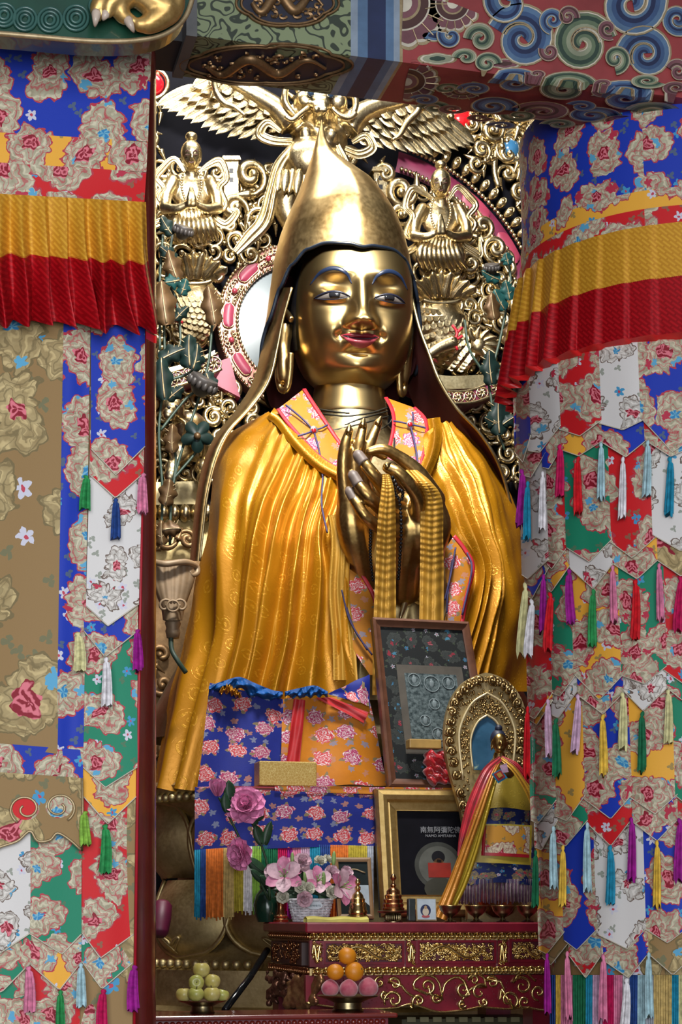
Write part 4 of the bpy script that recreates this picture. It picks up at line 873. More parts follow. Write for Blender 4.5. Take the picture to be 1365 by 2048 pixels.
CL = [[(538, 826, 8.18), (556, 834, 8.0), (596, 884, 7.84), (640, 930, 7.74), (690, 958, 7.67)],
      [(464, 868, 8.22), (512, 900, 7.93), (575, 945, 7.76), (636, 985, 7.68), (682, 1005, 7.64)],
      [(428, 940, 8.22), (470, 985, 7.86), (548, 1030, 7.68), (622, 1060, 7.62), (665, 1080, 7.6)],
      [(410, 1080, 8.2), (450, 1110, 7.82), (535, 1150, 7.63), (622, 1160, 7.57), (692, 1165, 7.56)],
      [(392, 1240, 8.16), (440, 1255, 7.79), (525, 1280, 7.6), (620, 1290, 7.55), (694, 1285, 7.54)],
      [(335, 1395, 8.1), (410, 1390, 7.76), (510, 1395, 7.6), (615, 1400, 7.55), (715, 1400, 7.54)],
      [(298, 1580, 8.05), (372, 1580, 7.76), (500, 1570, 7.62), (615, 1570, 7.58), (740, 1570, 7.56)]]
drape(CL, 260, 150, 5.2, lambda s, t: (.016+.062*min(1, t*2.0))*(.55+.45*sin(pi*min(1, s+.12))), 3, SATIN, 'cape_panel', cape)
CR = [[(850, 868, 7.72), (872, 850, 7.82), (892, 848, 7.95), (908, 852, 8.12)],
      [(848, 950, 7.63), (885, 915, 7.74), (930, 895, 7.92), (975, 902, 8.18)],
      [(868, 1000, 7.6), (920, 975, 7.7), (975, 965, 7.88), (1018, 985, 8.2)],
      [(905, 1065, 7.6), (950, 1060, 7.66), (1005, 1070, 7.84), (1046, 1090, 8.15)],
      [(945, 1135, 7.62), (980, 1150, 7.64), (1022, 1170, 7.8), (1058, 1190, 8.1)],
      [(925, 1240, 7.58), (970, 1255, 7.62), (1020, 1270, 7.75), (1068, 1280, 8.05)],
      [(880, 1375, 7.56), (950, 1378, 7.6), (1015, 1380, 7.72), (1075, 1385, 8.0)]]
drape(CR, 160, 120, 3.6, lambda s, t: (.018+.032*min(1, t*2.0))*(.6+.4*sin(pi*s)), 11, SATIN, 'cape_panel', cape)
def pband(name, path, wid, n=110, m=SATIN):                # gathered collar band
    c = catmull(path, n); mb = MB()
    def fn(s, t):
        i = int(round(s*n)); d = (c[min(i+1, n)]-c[max(i-1, 0)]); d = V3((d.x, d.y, 0)).normalized(); nn = V3((-d.y, d.x, 0))
        q = c[i]+nn*lerp(-wid/2, wid/2, t); return P(q.x, q.y, q.z-.022*sin(pi*t)-(.006 if i % 2 else -.004)*sin(pi*t))
    mb.grid(fn, n, 8, uvf=lambda s, t: (s, t*.1)); return obj(name, mb, m, cape, 180)
pband('gathered_collar', [(541, 826, 8.1), (562, 842, 7.95), (596, 886, 7.815), (640, 928, 7.72), (694, 958, 7.65)], 26)
pband('gathered_collar', [(868, 836, 7.86), (872, 868, 7.74), (866, 905, 7.66), (850, 945, 7.6)], 26)
# ragged tie-strip down the front edge
mb = MB(); 
def strip(s, t): return P(lerp(655, 690, s)+6*sin(t*9)*(1-t)+12*t+lerp(0, 14, t)*s, lerp(1030, 1360, t), 7.525-.012*abs(sin(s*7+t*2))-.006*sin(s*19))
mb.grid(strip, 40, 60, uvf=lambda s, t: (s*.1, t*.6)); obj('front_strip', mb, SATIN_D, cape, 180)
# ------------------------------------------------------------------ peony brocade vest under the cape
vest = thing('brocade_vest', 'orange peony brocade collar edged in red under the yellow cape', 'garment', (SU, 7.85, 2.6))
def bsheet(name, A, Bq, parent, m, n=40, nc=8, uvs=.0024, bulge=.01, inner=None, outer=None, trim=REDTRIM, tr=.010):
    a = catmull(A, n); b = catmull(Bq, n); so = rnd.uniform(0, 5)
    def fn(s, t): q = a[int(round(t*n))].lerp(b[int(round(t*n))], s); return P(q.x, q.y, q.z-bulge*sin(pi*s))
    def uv(s, t): q = a[int(round(t*n))].lerp(b[int(round(t*n))], s); return (q.x*uvs+so, -q.y*uvs)
    mb = MB(); mb.grid(fn, nc, n, uvf=uv); o = obj(name, mb, m, parent, 180)
    for s_, on in ((0, inner), (1, outer)):
        if on:
            mb = MB(); mb.tube([fn(s_, i/n)+V3((0, -.004, 0)) for i in range(n+1)], tr, 8, flat=(V3((0, 1, 0)), .5)); obj('red_border', mb, trim, o, 180)
    return o
lc_in = [(608, 778, 8.02), (625, 805, 7.95), (648, 840, 7.88), (675, 880, 7.82), (700, 912, 7.76)]
lc_out = [(556, 818, 8.0), (575, 845, 7.9), (606, 880, 7.82), (640, 915, 7.74), (690, 948, 7.67)]
bsheet('collar_panel', lc_in, lc_out, vest, PB_COL, inner=1, outer=1)
bsheet('collar_panel', [(772, 795, 8.0), (785, 822, 7.92), (788, 850, 7.86), (782, 885, 7.8), (772, 915, 7.76)], [(828, 815, 7.98), (850, 838, 7.88), (854, 865, 7.78), (850, 900, 7.7), (838, 945, 7.63)], vest, PB_COL, inner=1, outer=1)
bsheet('lower_panel', [(684, 1060, 7.56), (690, 1120, 7.55), (694, 1200, 7.53), (705, 1290, 7.52), (740, 1350, 7.5)], [(692, 1078, 7.55), (722, 1145, 7.54), (750, 1200, 7.52), (762, 1280, 7.51), (775, 1350, 7.5)], vest, PB_COL, outer=1)
bsheet('lower_panel', [(886, 1105, 7.55), (892, 1150, 7.54), (898, 1200, 7.53), (888, 1250, 7.52), (860, 1380, 7.5)], [(908, 1072, 7.56), (930, 1100, 7.55), (946, 1136, 7.54), (930, 1210, 7.52), (905, 1380, 7.5)], vest, PB_COL, outer=1)
def cordp(pts, r=.0045, m=CORD, parent=None, name='cord'):
    mb = MB(); mb.tube([P(p.x, p.y, p.z) for p in catmull(pts, 24)], r, 6); return obj(name, mb, m, parent or vest, 180)
for cx, cy, v, ends in [(628, 861, 7.835, [(572, 810, 7.93), (655, 850, 7.84), (646, 955, 7.70), (596, 872, 7.80)]), (821, 849, 7.80, [(826, 825, 7.88), (788, 842, 7.84), (838, 948, 7.60), (852, 856, 7.76)])]:
    mb = MB(); mb.lathe([(.0, 0), (.018, 0), (.02, .006), (.014, .012), (0, .012)], (0, 0, 0), 16); m2 = MB(); R_ = Matrix.Rotation(pi/2, 4, 'X'); m2.merge(mb, Matrix.Translation(P(cx, cy, v)) @ R_)
    o = obj('clasp', m2, plain('silver', (.5, .48, .45), .3, .8), vest, 60)
    m3 = MB(); m3.sph(P(cx, cy, v-.012), (.012, .008, .012)); obj('red_jewel', m3, plain('ruby', (.35, .01, .015), .12), o, 180)
    for e in ends: cordp([(cx, cy, v), ((cx+e[0])/2+3, (cy+e[1])/2, (v+e[2])/2-.015), e])
cordp([(646, 955, 7.62), (644, 1010, 7.58), (655, 1065, 7.54)]); cordp([(684, 1180, 7.52), (700, 1240, 7.5), (735, 1300, 7.48)]); cordp([(686, 1190, 7.52), (710, 1260, 7.5), (745, 1310, 7.48)])
cordp([(912, 1095, 7.52), (902, 1150, 7.5), (890, 1200, 7.5)]); cordp([(935, 1105, 7.52), (944, 1140, 7.5), (925, 1230, 7.5)]); cordp([(905, 1120, 7.52), (896, 1190, 7.5), (894, 1225, 7.5)])
# bronze drapery of the robe showing beneath the hands
mb = MB(); mb.grid(lambda s, t: P(lerp(690, 910, s), lerp(1060, 1400, t), 7.68-.03*abs(sin(s*9+t*2.4))-.02*sin(s*17-t*5)), 80, 40); obj('robe_folds', mb, G_BRONZE, stt, 180)
for pts in [[(716, 1140, 7.62), (740, 1165, 7.6), (752, 1190, 7.58)], [(835, 1130, 7.6), (815, 1190, 7.58), (800, 1240, 7.56)], [(790, 1190, 7.6), (815, 1165, 7.6), (838, 1120, 7.6)], [(722, 1155, 7.62), (740, 1142, 7.6)]]:
    mb = MB(); mb.tube([P(p.x, p.y, p.z) for p in catmull(pts, 14)], [.006+.012*sin(pi*i/14) for i in range(15)], 8); obj('robe_hem', mb, G_CHEST, stt, 180)
# offering scarves over the hands
def scarf(label, name, mid, wid, vs, seed, ribs=70):
    c = catmull([(x, y, v) for (x, y), v in zip(mid, vs)], 240); W = catmull([(w_, 0, 0) for w_ in wid], 240); r = random.Random(seed); mb = MB()
    def fn(s, t):
        i = int(round(t*240)); q = c[i]; return P(q.x+(s-.5)*W[i].x, q.y, q.z-.014*abs(sin(s*8+seed+t*1.5))-.0011*sin(t*ribs*2.9+5*abs(s-.5)+3*sin(t*11))-.03*sin(pi*s))
    mb.grid(fn, 24, 240, uvf=lambda s, t: (s*.12, t*.7))
    return tag(obj(name, mb, SATIN_D, None, 180), label, 'scarf')
scarf('narrow yellow silk scarf hanging from between the fingers of the statue', 'offering_scarf', [(772, 948), (776, 980), (774, 1040), (772, 1130), (770, 1260), (770, 1390)], [14, 26, 36, 40, 46, 50], [7.20, 7.19, 7.22, 7.29, 7.36, 7.42], 1)
scarf('crinkled yellow silk scarf hanging over the wrist of the statue', 'offering_scarf', [(822, 940), (845, 965), (862, 1000), (864, 1080), (864, 1180), (862, 1390)], [26, 38, 46, 46, 48, 50], [7.30, 7.24, 7.27, 7.32, 7.38, 7.44], 4)
# black prayer beads
pbd = thing('prayer_beads', 'string of black prayer beads looped over the fingers of the statue', 'beads', P(790, 1160, 7.4)); PBM = plain('black_bead', (.006, .006, .008), .15)
for pts in [[(786, 955, 7.19), (790, 985, 7.22), (800, 1005, 7.25), (803, 1060, 7.29), (800, 1120, 7.36), (797, 1160, 7.42)], [(786, 955, 7.19), (796, 975, 7.2), (806, 985, 7.23), (804, 1000, 7.26)], [(742, 1060, 7.30), (741, 1110, 7.40), (746, 1160, 7.48)]]:
    c = catmull([P(*p) for p in pts], 200); last = None; mb = MB()
    for p in c:
        if last is None or (p-last).length >= .0155: mb.sph(p, .0085, 8, 6); last = p
    obj('bead_strand', mb, PBM, pbd, 180, kind='stuff')
mb = MB(); mb.tube([P(p.x, p.y, p.z) for p in catmull([(789, 878, 7.6), (790, 900, 7.5), (804, 918, 7.36)], 12)], .006, 6); tag(obj('hook_wire', mb, BLACK, None, 180), 'bent black wire hook resting on the fingers of the statue', 'wire')
# ------------------------------------------------------------------ carved and gilded screen behind the statue
KV = 9.25
scr = thing('carved_screen', 'tall carved and gilded screen with round halo and dense scrollwork behind the statue', 'screen', P(600, 1900, KV))
mb = MB(); mb.pslab([(150, 60), (1190, 60), (1190, 1900), (150, 1900)], KV, .12); obj('backboard', mb, DARKWOOD, scr, 0)
def D(px, v=9.2): return px*mp(v)
def scroll_mb(mb, cx, cy, R, a0, turns, hand, v, th=.30, n=22, ball=True, tail=1.0):
    pts = []; rs = []
    for i in range(n+1):
        t = i/n; r = R*(1-.86*t**.9); a = math.radians(a0)+hand*turns*2*pi*t
        pts.append(P(cx+r*cos(a), cy+r*sin(a), v-D(R)*.28*t)); rs.append(D(R)*th*(.35+.65*sin(pi*min(1, .12+.75*t))))
    mb.tube(pts, rs, 8)
    if ball: mb.sph(pts[-1], D(R)*th*.95, 8, 6)
SHARED = {}
def scroll(parent, cx, cy, R, v=9.16, m=None, seed=None, name='scroll'):
    r = random.Random(seed if seed is not None else cx*31+cy); key = r.randrange(5)
    if key not in SHARED:                                           # five carved curls, reused turned and scaled
        q = MB(); rr = random.Random(key+50); k = .0027; tu = rr.uniform(1.0, 1.5)
        pts = []; rs = []
        for i in range(23):
            t = i/22; rd = .05*(1-.86*t**.9); a = 2*pi*tu*t; pts.append((rd*cos(a), -.014*t, rd*sin(a))); rs.append(.05*.30*(.35+.65*sin(pi*min(1, .12+.75*t))))
        q.tube(pts, rs, 8); q.sph(pts[-1], .0145, 8, 6)
        lf = [(.05+.01*t, -.006, -.055*t) for t in [i/6 for i in range(7)]]; q.tube(lf, [.015*(1-.9*i/6) for i in range(7)], 7)
        a = .9+key*.3; q.tube([(.05*cos(a)+.035*t*cos(a+.9), -.004, .05*sin(a)+.035*t*sin(a+.9)) for t in [i/6 for i in range(7)]], [.012*(1-.85*i/6) for i in range(7)], 6)
        o = obj('scroll', q, G_CARVE, None, 180, origin=(0, 0, 0)); C.objects.unlink(o); SHARED[key] = o
    s_ = D(R)/.05; fl = r.choice((-1, 1))
    o = inst(SHARED[key], P(cx, cy, v), parent, (0, r.uniform(0, 6.28), 0), (s_*fl, s_*1.2, s_), m, name); return o
# round halo
HC_ = P(592, 661, 9.2); 
def hal(r, a, v=9.2): return V3((HC_.x+D(r)*cos(a), v, HC_.z+D(r)*sin(a)))
def disc(name, r0, r1, v0, v1, m, seg=96):
    mb = MB(); A = [2*pi*i/seg for i in range(seg)]
    def fn(s, t): 
        a = s*2*pi; k = [(r0, v1), (r0, v0), (r1, v0), (r1, v1)][int(round(t*3))]; return hal(k[0], a, k[1])
    mb.grid(fn, seg, 3, cu=True); return obj(name, mb, m, scr, 30)
mb = MB(); mb.grid(lambda s, t: hal(122*t, s*2*pi, 9.17-.03*(1-t*t)), 96, 8, cu=True); obj('halo_disc', mb, WHITEC, scr, 180)
ring = disc('halo_ring', 120, 162, 9.14, 9.24, gold('ring_ground', (.45, .26, .20), (.30, .12, .10), .45, 12, metal=.6))
for r, n in ((123, 96), (160, 124)):
    mb = MB()
    for i in range(n): mb.sph(hal(r, 2*pi*i/n, 9.135), D(3.6), 8, 6)
    obj('bead_ring', mb, G_CARVE, ring, 180, kind='stuff')
for k in range(9):
    a0 = 2*pi*k/9+.28; mb = MB()
    def fn(s, t, a0=a0): w_ = 11*math.sqrt(max(0.02, 1-(2*s-1)**6)); return hal(141+w_*(2*t-1), a0+(s-.5)*.34, 9.132-.012*sin(pi*t))
    mb.grid(fn, 14, 6); o = obj('pink_panel', mb, PINKP, ring, 180)
    mb = MB(); mb.tube([fn(i/20, 0) for i in range(21)]+[fn(1-i/20, 1) for i in range(21)], .004, 6, closed=True); obj('panel_rim', mb, G_CARVE, ring, 180)
    mb = MB()
    for j in range(6):
        a = a0+.23+j*.05; 
        for q in (-1, 1):
            c = hal(141+q*8, a, 9.13); mb.tube([c+V3((D(6)*(1-.8*t)*cos(6.5*t*q+j), -.006*t, D(6)*(1-.8*t)*sin(6.5*t*q+j))) for t in [i/9 for i in range(10)]], .0045, 5)
    obj('lace_scrolls', mb, G_CARVE, ring, 180, kind='stuff')
    mb = MB(); mb.sph(hal(141, a0+.35, 9.125), D(6), 10, 8); obj('ruby_boss', mb, plain('ruby_boss', (.28, .03, .05), .25), ring, 180)
# great outer arch of the screen (right limb)
AC = P(735, 663, 9.2)
def arc(r, a, v): return V3((AC.x+D(r)*cos(a), v, AC.z+D(r)*sin(a)))
def arch_band(r0, r1, v, a0, a1, m, name):
    mb = MB(); mb.grid(lambda s, t: arc(lerp(r0, r1, t), lerp(a0, a1, s), v-.014*sin(pi*t)), 40, 4); return obj(name, mb, m, scr, 180)
A0, A1 = math.radians(10), math.radians(80)
arch_band(330, 372, 9.19, A0, A1, MAGP, 'arch_band')
for r, sz in ((374, 4.5), (332, 4.5)):
    mb = MB(); n = int(r*(A1-A0)/9)
    for i in range(n): mb.sph(arc(r, lerp(A0, A1, i/n), 9.15), D(sz), 8, 6)
    obj('bead_ring', mb, G_CARVE, scr, 180, kind='stuff')
n = 20
for i in range(n):
    a = lerp(A0, A1, i/n); mb = MB(); M = Matrix.Translation(arc(394, a, 9.15)) @ Matrix.Rotation(pi/2-a, 4, 'Y')
    q = MB(); q.sph((0, 0, 0), (D(9), .03, D(15)), 12, 8); q.tube([(D(6)*cos(b), -.024, D(9)*sin(b)) for b in [2*pi*k/10 for k in range(10)]], .004, 5, closed=True); q.sph((0, -.03, 0), D(4), 8, 6)
    mb.merge(q, M); obj('arch_tile', mb, G_CARVE, scr, 180)
for a_ in (33, 50):
    mb = MB(); a0 = math.radians(a_); mb.grid(lambda s, t: arc(351+16*math.sqrt(max(.03, 1-(2*s-1)**4))*(2*t-1), a0+(s-.5)*.2, 9.165-.01*sin(pi*t)), 14, 5); obj('pink_panel', mb, PINKP, scr, 180)
# jewels in scroll settings
def jewel(x, y, R, m, a0, hand):
    mb = MB(); mb.sph(P(x, y, 9.14), (D(R), D(R)*.7, D(R)), 20, 14); o = obj('glass_jewel', mb, m, scr, 180)
    mb = MB(); scroll_mb(mb, x, y, R*1.55, a0, .95, hand, 9.16, .16, 26, False)
    mb.tube([P(x+R*1.35*cos(a), y+R*1.35*sin(a), 9.13) for a in [2*pi*i/24 for i in range(24)]], D(R)*.22, 8, closed=True)
    mb.sph(P(x-R*.8, y-R*.2, 9.07), D(R)*.32); obj('jewel_setting', mb, G_CARVE, o, 180)
jewel(1021, 297, 20, plain('blue_glass', (.03, .12, .24), .15, coat=.5), 200, 1); jewel(922, 238, 24, plain('red_glass', (.55, .01, .015), .15, coat=.5), 200, 1); jewel(306, 168, 22, plain('red_glass_b', (.5, .01, .02), .15), 300, -1)
mb = MB(); mb.tube([P(p.x, p.y, 9.14) for p in catmull([(998, 375), (990, 345), (992, 310), (1010, 272), (1035, 262), (1055, 280), (1058, 305)], 26)], D(7), 8); obj('scroll_stem', mb, G_CARVE, scr, 180)
# scattered curls
def blocked(x, y):
    if (x-592)**2+(y-661)**2 < 172**2: return True
    if 555 < x < 840 and y > 330 or 520 < x < 870 and y > 600: return True
    if 330 < x < 620 and 215 < y < 330: return True
    if x < 290 and (y % 66 < 33): return True
    if 480 < x < 1000 and y > 900 or (x > 400 and y > 960): return True
    if 700 < x < 890 and 300 < y < 345 or 690 < x < 860 and 200 < y < 300: return True
    if 325 < x < 600 and y < 250: return True
    return False
rs_ = random.Random(21); cnt = 0
for gy in range(150, 1120, 33):
    for gx in range(194, 1080, 34):
        x = gx+rs_.uniform(-8, 8); y = gy+rs_.uniform(-8, 8); 
        if blocked(x, y): continue
        rr = math.hypot((x-735), (y-663))
        if 322 < rr < 404 and x > 850 and y < 560: continue
        scroll(scr, x, y, rs_.uniform(17, 25), 9.17+rs_.uniform(-.03, .01), None, rs_.random()); cnt += 1
for x, y, R in [(985, 262, 26), (962, 303, 24), (1060, 262, 26), (1090, 255, 20), (952, 330, 20), (1060, 345, 22), (945, 250, 18), (1000, 228, 20), (1035, 232, 20), (800, 385, 34), (770, 350, 24), (500, 355, 36), (468, 420, 30), (520, 440, 26), (800, 430, 26), (965, 455, 26), (990, 500, 28), (930, 470, 24), (940, 530, 26), (1000, 560, 22)]:
    scroll(scr, x, y, R, 9.12, None, x)
# pagoda blocks beside the kneeling figures
for x, y, w_, h_ in [(463, 370, 28, 110), (762, 372, 26, 70)]:
    mb = MB(); mb.pslab([(x-w_/2, y-h_/2), (x+w_/2, y-h_/2), (x+w_/2, y+h_/2), (x-w_/2, y+h_/2)], 9.1, .1)
    mb.pslab([(x-w_*.7, y-h_/2+4), (x+w_*.7, y-h_/2+4), (x+w_*.6, y-h_/2-4), (x-w_*.6, y-h_/2-4)], 9.08, .14); o = obj('carved_tower', mb, G_CARVE, scr, 0)
    for k in range(2):
        m2 = MB(); m2.pslab([(x-4, y-h_*.3+k*18), (x+4, y-h_*.3+k*18), (x+4, y-h_*.3+k*18+9), (x-4, y-h_*.3+k*18+9)], 9.097, .01); obj('tower_window', m2, BLACK, o, 0)
# feathers and leaves
def feather_mb(mb, a, b, w, v, rib=True, dv=.0, mat=0, curl=0.0, ribmat=0, ripple=0, thk=.55):
    a = V3((a[0], a[1], 0)); b = V3((b[0], b[1], 0)); d = (b-a); n = V3((-d.y, d.x, 0)).normalized(); L = d.length
    def fn(s, t):
        k = (sin(pi*min(1, (.10+.9*t)))**.55 if t > .0 else .5)*(1-.0*t)
        if t > .72: k *= math.sqrt(max(0, 1-((t-.72)/.28)**2))*.98+.02
        if ripple: k *= 1+.18*sin(t*ripple*6.28)
        x = 2*s-1; q = a+d*t+n*(w*k*x+curl*L*t*t)
        return P(q.x, q.y, v+dv*t-D(w)*thk*(1-x*x)**.8*(1 if t < 1 else .2))
    mb.grid(fn, 8, 14, mat)
    if rib: mb.tube([fn(.5, .05+.9*i/8)+V3((0, -.002, 0)) for i in range(9)], [D(w)*.10*(1-.08*i) for i in range(9)], 5, ribmat)
# ------------------------------------------------------------------ garuda at the crown of the screen
gar = thing('winged_guardian', 'gilded winged bird-man with snakes in its claws carved at the top of the screen', 'carving', P(640, 440, 9.1))
b = MB()
def gs(x, y, r, v=9.0, k=(1, 1, 1)): b.sph(P(x, y, v), (D(r*k[0]), D(r*k[1]), D(r*k[2])), 16, 12)
def gt(pts, rs, v=9.0, n=16):
    c = catmull([P(p[0], p[1], p[2] if len(p) > 2 else v) for p in pts], n); L = len(rs)-1
    b.tube(c, [D(lerp(rs[min(int(i/n*L), L-1)], rs[min(int(i/n*L), L-1)+1], i/n*L-min(int(i/n*L), L-1))) for i in range(n+1)], 10)
gs(640, 285, 52, 9.02, (1.1, .7, .9)); gs(620, 325, 56, 8.98, (1, .8, .85)); gs(640, 345, 48, 9.0, (1, .8, .8)); gs(611, 266, 14, 8.93); gs(662, 270, 14, 8.93); gs(640, 240, 34, 9.0)
gs(641, 195, 40, 8.95, (1.05, .8, .8)); gs(608, 202, 20, 8.93); gs(676, 206, 20, 8.93); gs(641, 212, 20, 8.88, (1.1, .8, .7)); gs(633, 219, 8, 8.84); gs(649, 220, 8, 8.84); gs(641, 236, 14, 8.9, (1, .8, .9)); gs(620, 175, 14, 8.9); gs(662, 178, 14, 8.9)
gt([(585, 255), (560, 222), (520, 195), (470, 168), (440, 150)], [26, 22, 19, 15, 12], 8.98); gt([(695, 262), (720, 230), (760, 212), (800, 205), (830, 195)], [26, 22, 19, 15, 12], 8.98)
gt([(585, 370), (570, 410), (585, 450), (600, 480)], [30, 26, 20, 18], 9.02); gt([(690, 370), (700, 420), (690, 470)], [30, 24, 20], 9.05)
obj('body', blob(b, .013, 3), G_CARVE, gar, 180)
for x, y in ((622, 186), (662, 189)):
    mb = MB(); mb.sph(P(x, y, 8.862), D(7)); obj('eye', mb, plain('blue_eye', (.015, .03, .06), .08), gar, 180)
for pts in [[(618, 214), (600, 228), (585, 240), (570, 232)], [(664, 216), (680, 230), (700, 236), (712, 226)]]: mb = MB(); mb.tube([P(p.x, p.y, 8.88) for p in catmull(pts, 12)], D(5), 8); obj('whisker', mb, G_CARVE, gar, 180)
def ribbonw(parent, pts, wid, v, m, name, th=.35, n=30):
    c = catmull([(p[0], p[1], p[2] if len(p) > 2 else v) for p in pts], n); mb = MB(); L = len(wid)-1
    W = [lerp(wid[min(int(i/n*L), L-1)], wid[min(int(i/n*L), L-1)+1], i/n*L-min(int(i/n*L), L-1)) for i in range(n+1)]
    cc = [V3((p.x, p.y, 0)) for p in c]
    def fn(s, t):
        i = int(round(t*n)); d = (cc[min(i+1, n)]-cc[max(i-1, 0)]).normalized(); nn = V3((-d.y, d.x, 0)); q = cc[i]+nn*(s-.5)*2*W[i]
        return P(q.x, q.y, c[i].z-D(W[i])*th*(abs(sin(s*pi*2.5))+.6*sin(pi*s)))
    mb.grid(fn, 16, n); return obj(name, mb, m, parent, 180)
ribbonw(gar, [(590, 290), (560, 330), (545, 380), (530, 440), (500, 475), (472, 505)], [8, 12, 12, 16, 14, 8], 8.93, G_CARVE, 'sash'); ribbonw(gar, [(675, 290), (690, 320), (700, 350)], [8, 10, 8], 8.95, G_CARVE, 'sash')
ribbonw(gar, [(585, 285), (545, 282), (520, 268), (535, 245), (562, 262)], [9, 10, 10, 8, 5], 8.95, G_CARVE, 'ribbon_loop'); ribbonw(gar, [(690, 298), (720, 308), (745, 295), (732, 272), (705, 285)], [9, 10, 10, 8, 5], 8.95, G_CARVE, 'ribbon_loop')
for pts in [[(428, 150), (432, 182), (448, 205), (470, 215), (492, 232)], [(832, 195), (838, 220), (815, 245), (800, 270), (785, 280)], [(575, 160), (570, 200), (585, 225), (600, 238)], [(705, 175), (712, 210), (700, 240)]]:
    mb = MB(); mb.tube([P(p.x, p.y, 8.90) for p in catmull(pts, 20)], [D(3+4*sin(pi*min(1, .15+i/22))) for i in range(21)], 8); obj('snake', mb, G_CARVE, gar, 180)
for i in range(9):                                     # leafy skirt
    x = 556+i*13; mb = MB(); feather_mb(mb, (x+6, 335+4*abs(i-4)*.3), (x-2+rnd.uniform(-4, 4), 392-2*abs(i-3)), 12, 8.93-.01*(i % 2), True); obj('skirt_leaf', mb, G_CARVE, gar, 180)
def wing(side, roots, tips, rows):
    w_ = thing('tmp', '', '') if False else None
    mb = MB(); c = catmull([P(x, y, 9.06) for x, y in roots], 20); mb.tube(c, [D(18)]*21, 8); o = obj('wing', mb, G_CARVE, gar, 180)
    R_ = catmull(roots, 40)
    for ri, (lenf, wd, cnt_, v) in enumerate(rows):
        T = catmull(tips, 40)
        for i in range(cnt_):
            t = (i+.5*(ri % 2))/(cnt_-1) if cnt_ > 1 else 0
            if t > 1: continue
            a = R_[int(t*40)]; e = T[int(t*40)]; tip = a+(e-a)*lenf; base = a+(e-a)*max(0, lenf-.62)
            m2 = MB(); feather_mb(m2, (base.x, base.y), (tip.x, tip.y), wd*(1.25-.45*t), v, thk=.10); obj('feather', m2, G_CARVE, o, 180)
wing(-1, [(432, 150), (465, 172), (505, 190), (545, 215), (575, 245)], [(312, 212), (352, 232), (402, 256), (455, 275), (535, 282)], [(1.0, 10, 13, 9.08), (.66, 10.5, 11, 9.04), (.40, 11, 9, 9.0), (.2, 11, 7, 8.97)])
wing(1, [(838, 192), (815, 205), (780, 215), (735, 228), (705, 250)], [(952, 288), (918, 302), (868, 312), (815, 305), (735, 292)], [(1.0, 10, 13, 9.08), (.66, 10.5, 11, 9.04), (.40, 11, 9, 9.0), (.2, 11, 7, 8.97)])
